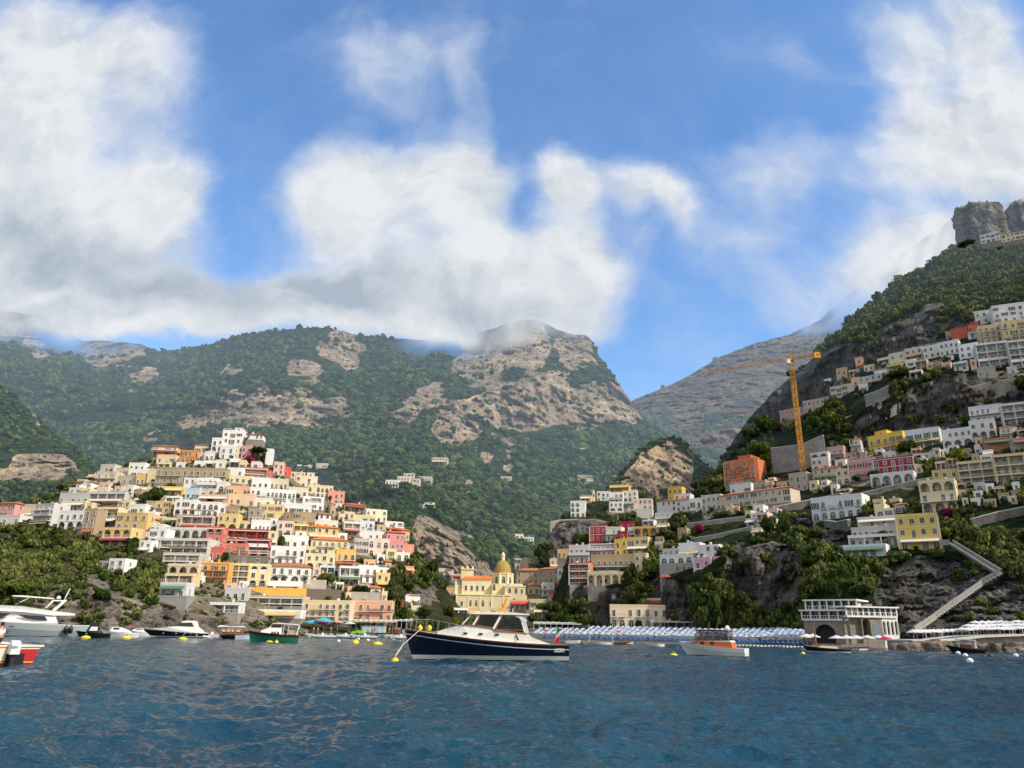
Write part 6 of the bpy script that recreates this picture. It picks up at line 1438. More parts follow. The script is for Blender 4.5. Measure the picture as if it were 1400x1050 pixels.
ptree(1298, 706, 690, 20, 'bush', M_MAGL, 'crimson bougainvillea right of the cream villa', 'R', name='bougainvillea', cat='shrub')
ptree(1312, 727, 719, 16, 'bush', M_MAGL, 'magenta bougainvillea on the wall right of the yellow villa', 'R', name='bougainvillea', cat='shrub')
ptree(340, 632, 622, 18, 'bush', M_MAGL, 'crimson bougainvillea under the pink summit house', 'L', name='bougainvillea', cat='shrub')
ptree(537, 722, 716, 12, 'bush', M_MAGL, 'purple shrub beside the white stepped house', 'L', name='bougainvillea', cat='shrub')
ptree(957, 727, 715, 16, 'bush', M_MAGL, 'red flowering shrub right of the big dark tree', 'R', name='bougainvillea', cat='shrub')
for i, (x, pb, pt, w_) in enumerate([(980, 854, 806, 30), (1000, 854, 814, 26), (962, 852, 826, 20), (1020, 855, 836, 24)]):
    ptree(x, pb, pt, w_, 'bush', M_LEAF, ['tall ivy covered mass under the pink cliff house', 'green leafy mass right of the tall ivy covered one', 'low leafy bush left of the tall ivy covered mass', 'low leafy bush at the foot of the dark sea cliff'][i], 226, name='bush', cat='bush')
ptree(534, 856, 826, 26, 'bush', M_LEAF, 'dark green hedge mass between the salmon hotel and the red banner', 252, name='hedge', cat='hedge')
def hedge(pts, hpx, dep, label, Y):
    o = empty('hedge', at(pts[0][0], pts[0][1], Y), 0, label, 'hedge'); W0 = np.array(o.location); Vs, Qs, Ts, off = [], [], [], 0; g = np.random.default_rng(int(pts[0][0]))
    a, c = at(*pts[0], Y), at(*pts[1], Y); s = px_size(a); n = int(np.linalg.norm(c-a)/.9)
    for k in range(n):
        V, Q, t = PROTO[k % 5]; r_ = g.uniform(.8, 1.25); p = a+(c-a)*k/n-W0+np.array([0, g.uniform(-.5, .5)*dep, -.2])
        Vs.append(V*np.array([r_, dep*.7, hpx*s*1.15*r_])+p); Qs.append(Q+off); Ts.append(t); off += len(V)
    link('crown', mesh_np('crown', np.concatenate(Vs), np.concatenate(Qs), [M_PINE], attrs={'shade_tint': np.concatenate(Ts)+.25}), o)
hedge([(1002, 864), (1068, 866)], 9, 1.6, 'bright green clipped hedge along the back of the beach', 222)
hedge([(790, 861), (835, 861)], 6, 1.2, 'low green hedge in front of the cream beach villa', 246)
hedge([(785, 801), (845, 799)], 5, 1.2, 'leafy pergola greenery under the cliff hotel', 263)

# ------------------------------------------------------------------ people
def skin_person(joints, radii, edges, name, mats, parent=None, loc=None):
    me = bpy.data.meshes.new(name); me.from_pydata(joints, edges, []); ob = bpy.data.objects.new('tmp', me); COL.objects.link(ob)
    m = ob.modifiers.new('s', 'SKIN'); m.use_smooth_shade = True
    ss = ob.modifiers.new('ss', 'SUBSURF'); ss.levels = ss.render_levels = 1
    for i, v in enumerate(me.skin_vertices[0].data): v.radius = (radii[i], radii[i]*.85); v.use_root = (i == 0)
    dg = bpy.context.evaluated_depsgraph_get(); out = bpy.data.meshes.new_from_object(ob.evaluated_get(dg)); bpy.data.objects.remove(ob)
    out.name = name; out.materials.clear()
    for mm in mats: out.materials.append(mm)
    return out
BJ = [(0, 0, .95), (0, 0, 1.15), (0, 0, 1.38), (0, 0, 1.50), (0, -.02, 1.60), (0, -.01, 1.72),
      (.19, 0, 1.40), (.25, .01, 1.13), (.26, -.06, .88), (.26, -.09, .79), (-.19, 0, 1.40), (-.25, .01, 1.13), (-.26, -.06, .88), (-.26, -.09, .79),
      (.10, 0, .88), (.11, -.02, .50), (.11, .02, .09), (.12, -.13, .03), (-.10, 0, .88), (-.11, -.02, .50), (-.11, .02, .09), (-.12, -.13, .03)]
BR = [.13, .13, .14, .055, .085, .075, .065, .05, .036, .03, .065, .05, .036, .03, .10, .065, .045, .035, .10, .065, .045, .035]
BE = [(0, 1), (1, 2), (2, 3), (3, 4), (4, 5), (2, 6), (6, 7), (7, 8), (8, 9), (2, 10), (10, 11), (11, 12), (12, 13), (0, 14), (14, 15), (15, 16), (16, 17), (0, 18), (18, 19), (19, 20), (20, 21)]
M_SKIN = plain((.50, .27, .17), 'skin', .6); M_HAIR = plain((.02, .014, .01), 'dark_hair', .7)
bodies = skin_person(BJ, BR, BE, 'body', [M_SKIN])
trunks = lambda col: skin_person([(0, 0, .96), (.10, 0, .86), (.11, -.01, .62), (-.10, 0, .86), (-.11, -.01, .62)], [.145, .118, .10, .118, .10], [(0, 1), (1, 2), (0, 3), (3, 4)], 'shorts', [plain(col, 'cloth', .8)])
shirt_ = lambda col: skin_person([(0, 0, .98), (0, 0, 1.18), (0, 0, 1.40), (.20, 0, 1.40), (.25, .01, 1.14), (-.20, 0, 1.40), (-.25, .01, 1.14)], [.155, .15, .16, .085, .085, .085, .085], [(0, 1), (1, 2), (2, 3), (3, 4), (2, 5), (5, 6)], 'shirt', [plain(col, 'cloth', .8)])
hb = MB(); hb.lathe([(.092, 1.62), (.102, 1.70), (.096, 1.76), (.06, 1.805), (.01, 1.82)], 12, 0, 0, .012); HAIR = hb.mesh('hair', [M_HAIR], True)
SHORTS = [trunks(c) for c in ((.04, .06, .18), (.45, .05, .05), (.03, .03, .03), (.1, .3, .4))]; SHIRTS = [shirt_(c) for c in ((.75, .74, .72), (.5, .12, .1), (.2, .3, .5))]
def person(P, rz, shirt, short, label, group=None, sc=1.0):
    o = empty('person', P, rz, label, 'person', group); o.scale = (sc, sc, sc)
    link('body', bodies, o); link('hair', HAIR, o)
    if shirt is not None: link('shirt', SHIRTS[shirt], o)
    link('shorts', SHORTS[short], o); return o

# ------------------------------------------------------------------ beach umbrellas and sunbeds
def beach_pt(px, f):
    Y0, Y1 = np.interp(px, BX, B0), np.interp(px, BX, B1); Y = Y0+(Y1-Y0)*f
    z = np.interp(f, [0, .5, 1], [.05, 1.2, 2.6]); p = at(px, 860, Y); return np.array([p[0]/p[1]*Y, Y, z])
M_BLUC = plain((.35, .45, .57), 'pale_blue_canvas', .8); M_WHC = plain((.62, .62, .61), 'white_canvas', .8); M_REDC = plain((.55, .04, .10), 'red_canvas', .8)
def canopy_mesh(r, h_, mats, mix2=True, n=8):
    b = MB(); top = (0, 0, h_)
    for k in range(n):
        a0, a1 = 6.283*k/n, 6.283*(k+1)/n; p0, p1 = (r*math.cos(a0), r*math.sin(a0), 0), (r*math.cos(a1), r*math.sin(a1), 0); m = (k % 2) if mix2 else 0
        b.poly([p0, p1, top], m); b.poly([p0, (p0[0], p0[1], -.16), (p1[0], p1[1], -.16), p1][::-1], m)
    return b.mesh('canopy', mats)
CAN_B = canopy_mesh(1.25, .5, [M_BLUC, plain((.50, .57, .66), 'light_canvas', .8)]); CAN_W = canopy_mesh(1.5, .55, [M_WHC, M_WHC]); CAN_R = canopy_mesh(1.4, .5, [M_REDC, M_REDC]); CAN_BL = canopy_mesh(1.7, .6, [plain((.08, .35, .50), 'turquoise_canvas', .8)]*2); CAN_P = canopy_mesh(1.5, .5, [plain((.62, .30, .26), 'coral_canvas', .8)]*2)
pb = MB(); pb.bar((0, 0, -.6), (0, 0, 2.5), .035, 0, 6); POLE = pb.mesh('pole', [M_WRAIL])
def umbrella(P, can, label, group, sc=1.0, name='beach_umbrella', cat='umbrella'):
    o = empty(name, P, rng.uniform(0, 6.28), label, cat, group); o.scale = (sc,)*3
    c = link('canopy', can, o, (0, 0, 2.05)); c.rotation_euler = (rng.uniform(-.08, .08), rng.uniform(-.08, .08), 0); link('pole', POLE, o); return o
nU = 0
for r_ in range(7):
    f = .17+.78*r_/6
    for k in range(47):
        px = 732+k*8.2+r_*2.1+rng.uniform(-.8, .8)
        if px > 1112-r_*1.5 or px < 724 or nU >= 297: continue
        if r_ < 2 and px > 1100: continue
        if px < 800 and r_ > 4: continue
        umbrella(beach_pt(px, f+rng.uniform(-.012, .012)), CAN_B, 'pale blue and white umbrella standing in the ranks on the beach', 'pale blue beach umbrellas in ranks', .66); nU += 1
for px, f, lb in ((746, .34, 'magenta umbrella at the left of the pale blue ranks'), (845, .33, 'magenta umbrella in the front of the pale blue ranks')): umbrella(beach_pt(px, f), CAN_R, lb, None, .75)
sb = MB()
for y in (-.28, .28): sb.box(-.95, .95, y-.03, y+.03, .24, .30)
sb.box(-.95, .35, -.3, .3, .30, .36); sb.prism([(.35, .30), (.95, .62), (.93, .68), (.33, .36)], .3)
for x in (-.8, .6):
    for y in (-.27, .27): sb.box(x-.03, x+.03, y-.03, y+.03, 0, .25)
SUNBED = sb.mesh('sunbed', [plain((.03, .10, .24), 'blue_mesh', .7)])
for r_ in range(3):
    for k in range(56):
        px = 742+k*6.7+r_*2
        if px > 1108: continue
        o = link('sunbed', SUNBED, None, tuple(beach_pt(px, .10+.07*r_))); o.rotation_euler = (0, 0, R(90)+rng.uniform(-.1, .1)); tag(o, 'dark blue sunbed in the front rows facing the water', 'sunbed', 'dark blue sunbeds in the front rows')
for k in range(26):
    px = rng.uniform(520, 560) if k < 9 else (rng.uniform(770, 1110) if k < 20 else rng.uniform(425, 515)); f = rng.uniform(.05, .2) if k >= 9 else rng.uniform(.02, .35)
    P = beach_pt(px, f)
    if px < 560: Yl = LEFT.yat(px, 866)-1.0; P = at(px, 866, Yl); P = np.array([P[0], P[1], max(P[2], .1)])
    person(P, rng.uniform(0, 6.28), None if rng.random() < .6 else int(rng.integers(3)), int(rng.integers(4)), 'bather standing on the beach near the water', 'bathers standing on the beach')
for k in range(22):
    px = 1004+k*5.0; P = beach_pt(px, 0); P = P*np.array([1, 1, 0])*.975; b = MB()
    if k == 0:
        b.lathe([(.02, -.2), (.2, -.1), (.24, .03), (.16, .16), (.02, .22)], 10); FLOAT = b.mesh('float', [plain((.8, .8, .78), 'float_white', .4)], True)
    tag(link('float', FLOAT, None, tuple(P)), 'small white float of the swimming line off the beach', 'float', 'floats of the swimming line')
# back-of-beach kiosks and white canopy
def canopy_shed(x0, x1, y1, y0, Y, roofm, label, name='canopy', cat='canopy', dep=4.0, slope=.4, yaw=0.0, n=None, posts=M_WRAIL):
    base, w, hh = frame_of(x0, x1, y0, y1, Y, yaw); o = empty(name, base, yaw, label, cat); b = MB(); n = n or max(2, round(w/3))
    for k in range(n+1):
        for y in (.1, dep-.1): b.bar((-w/2+w*k/n, y, -1), (-w/2+w*k/n, y, hh-.1+(slope if y > 1 else 0)), .07)
    b.build('posts' if False else 'frame', [posts], o); r_ = MB()
    for k in range(n):
        a0, a1 = -w/2-.2+(w+.4)*k/n, -w/2-.2+(w+.4)*(k+1)/n; m = (a0+a1)/2
        r_.poly([(a0, -.2, hh), (m, -.2, hh+.18), (m, dep+.2, hh+slope+.18), (a0, dep+.2, hh+slope)]); r_.poly([(m, -.2, hh+.18), (a1, -.2, hh), (a1, dep+.2, hh+slope), (m, dep+.2, hh+slope+.18)]); r_.poly([(a0, -.2, hh), (a0, -.2, hh-.3), (a1, -.2, hh-.3), (a1, -.2, hh)])
    r_.build('roof', [roofm], o); return o
canopy_shed(1064, 1112, 869, 862, 200, M_WHC, 'long white canopy sloping down at the right end of the beach', yaw=R(-20), n=6)
canopy_shed(892, 968, 857, 850, 238, plain((.66, .60, .44), 'reed_roof', .9), 'cream roofed beach kiosk below the stone bastion', name='kiosk', cat='kiosk', n=7)
canopy_shed(446, 541, 857, 849, 229, plain((.60, .52, .42), 'beige_canvas', .8), 'long restaurant canopy under the salmon hotel', n=14, posts=M_RAIL)
canopy_shed(414, 446, 857, 850, 228, plain((.30, .05, .05), 'maroon_canvas', .8), 'maroon awning canopy at the foot of the cream hotel', n=5, posts=M_RAIL)
canopy_shed(730, 800, 859, 853, 250, plain((.52, .52, .50), 'grey_canvas', .8), 'grey beach bar canopy behind the umbrella ranks', n=9)
canopy_shed(900, 980, 853, 848, 242, M_WHC, 'white flat canopy behind the cream kiosk', n=6)
canopy_shed(536, 562, 855, 848, 238, M_WHC, 'white canvas canopy under the red furled banner', n=4)
b = MB(); BP = at(511, 865, 224)
for k in range(10): b.box(-3.4+.68*k, -3.4+.68*(k+1)-.03, -.5, .5, 0, 1.7, k % 2)
o = empty('beach_cabin', BP, 0, 'striped blue and white beach cabin row before the salmon hotel', 'beach cabin'); b.build('wall', [plain((.30, .55, .68), 'blue_boards', .6), M_WHC], o); b = MB(); b.prism([(-3.5, 1.7), (3.5, 1.7), (3.5, 1.8), (-3.5, 1.8)], .6); b.build('roof', [M_WHC], o)
umbrella(at(442, 864, 220), CAN_BL, 'turquoise parasol on the beach by the cream hotel', None, 1.5, 'parasol', 'parasol'); umbrella(at(425, 864, 221), CAN_BL, 'second turquoise parasol nearer the green boat', None, 1.25, 'parasol', 'parasol')
umbrella(at(461, 862, 222), CAN_P, 'coral parasol right of the turquoise ones', None, 1.1, 'parasol', 'parasol'); umbrella(at(477, 864, 221), CAN_W, 'pinkish white parasol before the salmon hotel', None, 1.1, 'parasol', 'parasol')
# red furled banner
BP = at(549, 846, 248); s = px_size(BP); b = MB(); b.lathe([(3.6*s, 0), (3.6*s, 6*s), (2.2*s, 14*s), (1.3*s, 20*s), (.3*s, 23*s)], 9); o = empty('furled_parasol', BP, 0, 'tall red furled parasol beside the green hedge mass', 'parasol'); b.build('cloth', [plain((.46, .05, .06), 'red_cloth', .8)], o); b = MB(); b.bar((0, 0, -2), (0, 0, 25*s), .12); b.build('pole', [M_RAIL], o)
# right beach club
WPY = 150
def plat(px, py, Y): return at(px, py, Y)
wall([(1246, 884), (1300, 884), (1345, 879), (1420, 876)], 7, stone_mat((.44, .38, .30)), 'pale stone terrace edge of the right beach club', 143, name='terrace_wall', cat='terrace wall', th=9)
k_ = 0
for (xa, xb, ya, n_, Y_) in ((1250, 1316, 877, 12, 148), (1318, 1404, 874, 13, 146), (1326, 1404, 869, 11, 151), (1336, 1404, 864, 9, 156)):
    for k in range(n_): umbrella(at(xa+(xb-xa)*k/(n_-1)+rng.uniform(-1.2, 1.2), ya-(xa+(xb-xa)*k/(n_-1)-xa)*.02, Y_), CAN_W, 'white umbrella on the right beach club terrace', 'white umbrellas of the beach club terrace', .84)
for k, px in enumerate((1145, 1159, 1172, 1188, 1203)): umbrella(at(px, 886, 149), CAN_W, 'white umbrella below the sea restaurant', 'white umbrellas below the sea restaurant', .9)
umbrella(at(1211, 887, 148), CAN_R, 'red umbrella at the right end below the sea restaurant', None, .9)
for px in (1104, 1113): umbrella(at(px, 884, 158), CAN_W, 'white umbrella at the left foot of the sea restaurant', 'white umbrellas left of the sea restaurant', .95)
canopy_shed(1385, 1425, 868, 856, 150, M_WHC, 'white beach club roof cut by the right edge', n=3)
b = MB(); BP = at(1276, 863, 156); s = px_size(BP); b.poly([(-11*s, 0, 5.5*s), (11*s, 0, 2*s), (11*s, 2.5, 2.4*s), (-8*s, 2.5, 1.2*s)]); o = empty('shade_sail', BP, 0, 'white pointed shade sail beside the zigzag stairs', 'shade sail'); b.build('cloth', [M_WHC], o); b = MB(); b.bar((-11*s, 0, -1.5), (-11*s, 0, 6*s), .06); b.bar((11*s, 0, -1.5), (11*s, 0, 2.4*s), .06); b.build('pole', [M_WRAIL], o)
# boulders along the right shore
V0, F0 = ICO2; PR = []
for k in range(6):
    V = V0*(1+.30*fbm(V0*1.1+k*7, 4, .6)+.12*fbm(V0*3+k, 3, .6, True))[:, None]*np.array([1, .8, .75]); n_ = len(V)
    PR.append(mesh_np('boulder', V, F0, [terrain_mat('boulder_rock', rockc=(.40, .33, .25), rockd=(.2, .16, .13), sc=2) if k == 0 else PR[0].materials[0]], attrs={'rock': np.ones(n_), 'town': np.zeros(n_), 'cloud': np.zeros(n_)}))
for k in range(64):
    px = rng.uniform(1215, 1425) if k < 46 else rng.uniform(0, 330); Y_ = rng.uniform(136, 142) if k < 46 else LEFT.yat(px, 868)-rng.uniform(0, 3); P = at(px, 880, Y_); P[2] = rng.uniform(-.3, .8)
    s_ = rng.uniform(.7, 1.7); o = link('boulder', PR[k % 6], None, tuple(P)); o.scale = (s_*1.2, s_, s_*rng.uniform(.7, 1.2)); o.rotation_euler = (0, 0, rng.uniform(0, 6.28))
    tag(o, *(('tan boulder at the waterline below the right beach club', 'boulder', 'boulders below the right beach club') if k < 46 else ('grey boulder at the waterline under the left shore rocks', 'boulder', 'boulders under the left shore')))
# ------------------------------------------------------------------ boats
M_NAVY = gloss((.006, .010, .028), 'navy_paint', .12); M_BWHITE = gloss((.78, .76, .72), 'white_gelcoat', .25); M_BLACK = gloss((.012, .012, .014), 'black_paint', .2); M_TEAK = gloss((.26, .10, .035), 'varnished_teak', .3, .5, .3)
M_GREEN = gloss((.012, .16, .10), 'green_hull_paint', .3); M_REDP = gloss((.42, .012, .012), 'red_paint', .25); M_ORGV = gloss((.60, .16, .025), 'orange_varnish', .25); M_GRYH = gloss((.42, .47, .48), 'grey_gelcoat', .25); M_GOLD = gloss((.62, .36, .06), 'gold_stripe', .4)
M_CREAMD = gloss((.70, .62, .46), 'cream_deck', .5); M_STEEL = plain((.6, .6, .6), 'stainless', .25, .5, .05, 1, .9); M_ANTI = plain((.03, .012, .01), 'antifouling', .8); M_TGREY = gloss((.40, .41, .42), 'grey_tube', .5); M_RUBBER = plain((.02, .02, .022), 'rubber', .6); M_YBUOY = gloss((.80, .62, .01), 'buoy_yellow', .4); M_ROPE = plain((.55, .50, .40), 'rope', .9)
def tinted():
    m, nt, out = new_mat('tinted_glass'); t = N(nt, 'ShaderNodeBsdfTransparent'); t.inputs[0].default_value = (.30, .33, .33, 1); g = N(nt, 'ShaderNodeBsdfGlossy'); g.inputs['Roughness'].default_value = .05
    f = N(nt, 'ShaderNodeFresnel'); f.inputs[0].default_value = 1.5; mx = N(nt, 'ShaderNodeMixShader'); nt.links.new(f.outputs[0], mx.inputs[0]); nt.links.new(t.outputs[0], mx.inputs[1]); nt.links.new(g.outputs[0], mx.inputs[2]); nt.links.new(mx.outputs[0], out.inputs[0]); return m
M_TINT = tinted()
def plan(t, tr=.85):
    t = np.asarray(t, float); return np.where(t < .45, tr+(1-tr)*np.sin(np.pi/2*np.clip(t/.45, 0, 1)), 1-np.clip((t-.45)/.55, 0, 1)**2.3)
def hull_mb(L, B, zb, zs, rake, levels, tr=.85, zk=-.45, deck=None, n=30, sheerp=2.0, deckz=.04, open_=False):
    """levels: list of (kind, value, material of the band above it); kind 'z' = height, 's' = distance below the sheer"""
    b = MB(); t = np.linspace(0, 1, n); sh = zs+(zb-zs)*t**sheerp; rows = []
    for (k, v, m) in levels:
        z = np.minimum(np.full(n, float(v)), sh-.01) if k == 'z' else sh-v
        x = t*(L-rake*(1-np.clip(z/zb, -.3, 1))**1.15); u = np.clip((z-zk)/(sh-zk), 0, 1)
        hb = B/2*plan(t, tr)*u**(.26+.62*t*t); hb[-1] = .015; rows.append((x, hb, z))
    for i in range(len(rows)-1):
        (x0, h0, z0), (x1, h1, z1) = rows[i], rows[i+1]; m = levels[i][2]
        for j in range(n-1):
            for s in (1, -1):
                q = [(x0[j], s*h0[j], z0[j]), (x0[j+1], s*h0[j+1], z0[j+1]), (x1[j+1], s*h1[j+1], z1[j+1]), (x1[j], s*h1[j], z1[j])]
                b.poly(q if s < 0 else q[::-1], m)
        b.poly([(x0[0], h0[0], z0[0]), (x0[0], -h0[0], z0[0]), (x1[0], -h1[0], z1[0]), (x1[0], h1[0], z1[0])][::-1], m)
    x1, h1, z1 = rows[-1]; dm = levels[-1][2] if deck is None else deck
    for j in range(n-1):
        if open_:
            for s in (1, -1):
                b.poly([(x1[j], s*h1[j], z1[j]), (x1[j+1], s*h1[j+1], z1[j+1]), (x1[j+1], s*h1[j+1]*.86, z1[j+1]), (x1[j], s*h1[j]*.86, z1[j])], dm)
                b.poly([(x1[j], s*h1[j]*.86, z1[j]), (x1[j+1], s*h1[j+1]*.86, z1[j+1]), (x1[j+1]*.98, s*h1[j+1]*.7, .12), (x1[j], s*h1[j]*.7, .12)], dm)
            b.poly([(x1[j], h1[j]*.7, .12), (x1[j+1]*.98, h1[j+1]*.7, .12), (x1[j+1]*.98, -h1[j+1]*.7, .12), (x1[j], -h1[j]*.7, .12)], dm)
        else:
            b.poly([(x1[j], h1[j]*.98, z1[j]-deckz), (x1[j+1], h1[j+1]*.98, z1[j+1]-deckz), (x1[j+1], -h1[j+1]*.98, z1[j+1]-deckz), (x1[j], -h1[j]*.98, z1[j]-deckz)], dm)
    return b, (t, sh)
class Boat:
    """a boat seen from the side: stern and bow columns and waterline row in the photo fix its place and scale"""
    def __init__(s, name, label, cat, stern, bow, wl, Y=None, turn=0.0, group=None, beam=None):
        mid = (stern+bow)/2; Yc = sea(mid, wl)[1] if Y is None else Y
        C = at(mid, wl, Yc); C[2] = 0; s.s = px_size(C); s.sz = py_size(C); s.d = 1 if bow > stern else -1; s.st, s.wl = stern, wl
        look = math.atan2(C[1], C[0])-math.pi/2; rz = look+(0 if s.d > 0 else math.pi)+turn
        s.L = abs(bow-stern)*s.s/math.cos(turn); s.k = 1/math.cos(turn); f = np.array([math.cos(rz), math.sin(rz), 0])
        s.o = empty(name, C-f*s.L/2, rz, label, cat, group); s.near = -s.d   # local y sign of the side that faces the camera
        s.look = look; s.C = C
    def x(s, px): return (px-s.st)*s.d*s.s*s.k
    def z(s, py): return (s.wl-py)*s.sz
    def prof(s, pts): return [(s.x(a), s.z(b)) for a, b in pts]
    def hull(s, B, yb, ys, rake, levels, mats, name='hull', **kw):
        b, (t, sh) = hull_mb(s.L, B, s.z(yb), s.z(ys), rake, levels, **kw); s.B = B; s.t, s.sh = t, sh; s.tr = kw.get('tr', .85)
        return b.build(name, mats, s.o, smooth=False)
    def hw(s, w, taper=.06, z0=0, inset=.2):
        return lambda x, z: max(.05, min(w, float(plan(min(max(x/s.L, 0), 1), s.tr))*s.B/2-inset)*(1-taper*max(0, z-z0)))
    def part(s, name, pts, w, mats, taper=.06, z0=0, inset=.2, parent=None, smooth=False):
        b = MB(); b.prism(s.prof(pts), s.hw(w, taper, z0, inset)); return b.build(name, mats, parent or s.o)
    def pane(s, pts, w, mat, name='window', taper=.06, z0=0, out=.02, inset=.2, parent=None):
        """a flat pane on both sides of the cabin"""
        b = MB(); f = s.hw(w, taper, z0, inset); P = s.prof(pts)
        for sg in (1, -1):
            q = [(x, sg*(f(x, z)+out), z) for x, z in P]; b.poly(q)
        return b.build(name, [mat], parent or s.o)
    def world(s, x, y, z):
        rz = s.o.rotation_euler.z; c, n = math.cos(rz), math.sin(rz); l = s.o.location
        return (l.x+c*x-n*y, l.y+n*x+c*y, l.z+z)
def text_mesh(txt, size, name, mat, depth=.0):
    cu = bpy.data.curves.new(name, 'FONT'); cu.body = txt; cu.size = size; cu.extrude = depth; cu.align_x = 'CENTER'; cu.offset = size*.02
    ob = bpy.data.objects.new('tmp', cu); COL.objects.link(ob); dg = bpy.context.evaluated_depsgraph_get(); dg.update()
    me = bpy.data.meshes.new_from_object(ob.evaluated_get(dg)); bpy.data.objects.remove(ob); me.materials.clear(); me.materials.append(mat); me.name = name; return me
def outboard(parent, x, y, z, sc, mat, logo=None):
    b = MB(); b.prism([(-.62, .25), (-.70, .75), (-.55, 1.02), (-.2, 1.08), (.06, .95), (.10, .3)], lambda X, Z_: .27*(1-.35*max(0, Z_-.6))); c = b.build('cowling', [mat], parent, loc=(x, y, z)); c.scale = (sc,)*3
    bv = c.modifiers.new('b', 'BEVEL'); bv.width = .09; bv.segments = 3
    b = MB(); b.prism([(-.45, .28), (.02, .28), (-.05, -.7), (-.42, -.7)], .11); b.prism([(-.75, -.42), (.0, -.42), (.0, -.36), (-.75, -.36)], .2); b.bar((-.6, 0, -.62), (-.1, 0, -.62), .12, 0, 8, .12)
    for k in range(3): a = 2.1*k; b.poly([(-.62, 0, -.62), (-.64, .22*math.cos(a), -.62+.22*math.sin(a)), (-.60, .22*math.cos(a+.6), -.62+.22*math.sin(a+.6))])
    b.box(-.02, .14, -.14, .14, -.1, .35); l = b.build('leg', [M_RUBBER], parent, loc=(x, y, z)); l.scale = (sc,)*3
    return c
# --- navy motor yacht in the middle
mb = Boat('motor_yacht', 'navy hulled motorboat with white cabin and teak rails moored in the centre', 'motorboat', 776, 551, 902.5)
NV = mb.near; mb.o.rotation_euler.y = R(.35)
mb.hull(3.9, 859, 879, .85, [('z', -.4, 0), ('z', .10, 1), ('z', .42, 2), ('s', .42, 1), ('s', .36, 2), ('s', .10, 3), ('s', 0.0, 3)], [M_ANTI, M_BWHITE, M_NAVY, M_TEAK, M_CREAMD], deck=4, tr=.86, n=40, sheerp=1.9)
mb.part('cabin', [(752, 882), (752, 878.8), (744, 876.3), (728, 870.5), (718, 863.8), (676, 861), (672, 857.3), (646, 853), (632, 853.6), (613, 857), (598, 862.5), (598, 866), (640, 871), (700, 880)], 1.62, [M_BWHITE], .05, 1.2, .32)
mb.part('trim', [(719, 865), (719, 863.4), (676, 860.4), (672, 856.9), (646, 852.5), (630, 853.0), (630, 854.2), (646, 854.2), (671, 858.6), (675, 862.2)], 1.66, [M_TEAK], .05, 1.2, .27)
b = MB()
f = mb.hw(1.50, .06, 2.4, .3); bl_, br_ = MB(), MB()
def pil(pts, w=.09):
    P = mb.prof(pts)
    for b, sg in ((bl_, 1), (br_, -1)):
        for a, c in zip(P[:-1], P[1:]): b.bar((a[0], sg*f(*a), a[1]), (c[0], sg*f(*c), c[1]), w, 0, 4)
pil([(643.5, 838.5), (631, 853)], .06); pil([(654.5, 838.5), (646, 853.5)]); pil([(684, 839), (673.5, 858.5)], .11); pil([(640, 838), (722, 839)], .07); pil([(704, 839.5), (710, 841), (714, 846), (717, 854), (719.5, 864)], .17); pil([(719, 848), (714, 842), (722, 839)], .07)
bl_.build('window_frame', [M_BWHITE], mb.o); br_.build('window_frame', [M_BWHITE], mb.o)
mb.pane([(656, 839.4), (682.5, 839.8), (672.5, 857), (649, 853.2)], 1.5, M_TINT, taper=.06, z0=2.4, out=0, inset=.3); mb.pane([(685.5, 840), (704, 840.5), (709.5, 844), (712.5, 852), (714.5, 860), (676, 859.5)], 1.5, M_TINT, taper=.06, z0=2.4, out=0, inset=.3)
pw = mb.prof([(643.5, 839), (631, 853)]); b = MB(); b.poly([(pw[0][0], -1.3, pw[0][1]), (pw[0][0], 1.3, pw[0][1]), (pw[1][0], 1.35, pw[1][1]), (pw[1][0], -1.35, pw[1][1])]); b.build('windscreen', [M_TINT], mb.o)
for P in ([(656, 839.6), (649, 853.0), (672.3, 856.8)], [(685.5, 840.2), (676.3, 859.3), (714, 860)]):
    Q_ = mb.prof(P)
    for sg in (1, -1):
        b = MB()
        for a, c in zip(Q_[:-1], Q_[1:]): b.bar((a[0], sg*(f(*a)+.02), a[1]), (c[0], sg*(f(*c)+.02), c[1]), .05)
        b.build('window_trim', [M_TEAK], mb.o)
b = MB(); rp = mb.prof([(722.5, 839.2), (722.5, 837.6), (700, 835.6), (670, 834.8), (650, 835.6), (640, 837.4), (640.5, 838.6)]); b.prism(rp, 1.55); rf = b.build('cabin_roof', [M_BWHITE], mb.o)
b = MB(); rp = mb.prof([(723.3, 839.9), (723.3, 839.0), (639, 838.2), (639, 839.1)]); b.prism(rp, 1.59); b.build('roof_trim', [M_TEAK], rf)
b = MB(); b.prism(mb.prof([(640, 853), (715, 861), (715, 863), (640, 856)]), 1.3); b.prism(mb.prof([(662, 857), (667, 857), (668.5, 843.5), (665, 842.5)]), .3); b.prism(mb.prof([(697, 860), (703, 860), (704.5, 852), (700, 851)]), .8); b.build('helm_seat', [M_DARK], mb.o)
for px in (636, 656.5, 678.5):
    a = mb.prof([(px, 865+(px-636)*.03)])[0]; b = MB(); n = 12
    for sg in (1, -1):
        y = sg*(mb.hw(1.62, .05, 1.2, .32)(*a)+.02); b.poly([(a[0]+.20*math.cos(6.283*k/n), y, a[1]+.085*math.sin(6.283*k/n)) for k in range(n)])
    b.build('porthole', [M_GLASS], mb.o)
mb.pane([(703, 866.5), (705, 866), (708.5, 874), (706, 874)], 1.62, M_DARK, 'vent', .05, 1.2, .025, .32)
b = MB()
def side_tube(pts, r, off=.12):
    P = mb.prof(pts)
    for sg in (1, -1):
        q_ = [(x, sg*max(.02, float(plan(min(max(x/mb.L, 0), 1), .86))*1.95*.9-off), z) for x, z in P]; b.tube(q_, r, 0, 5)
side_tube([(553, 851), (566, 846), (585, 846), (605, 849.5), (629, 854)], .014)
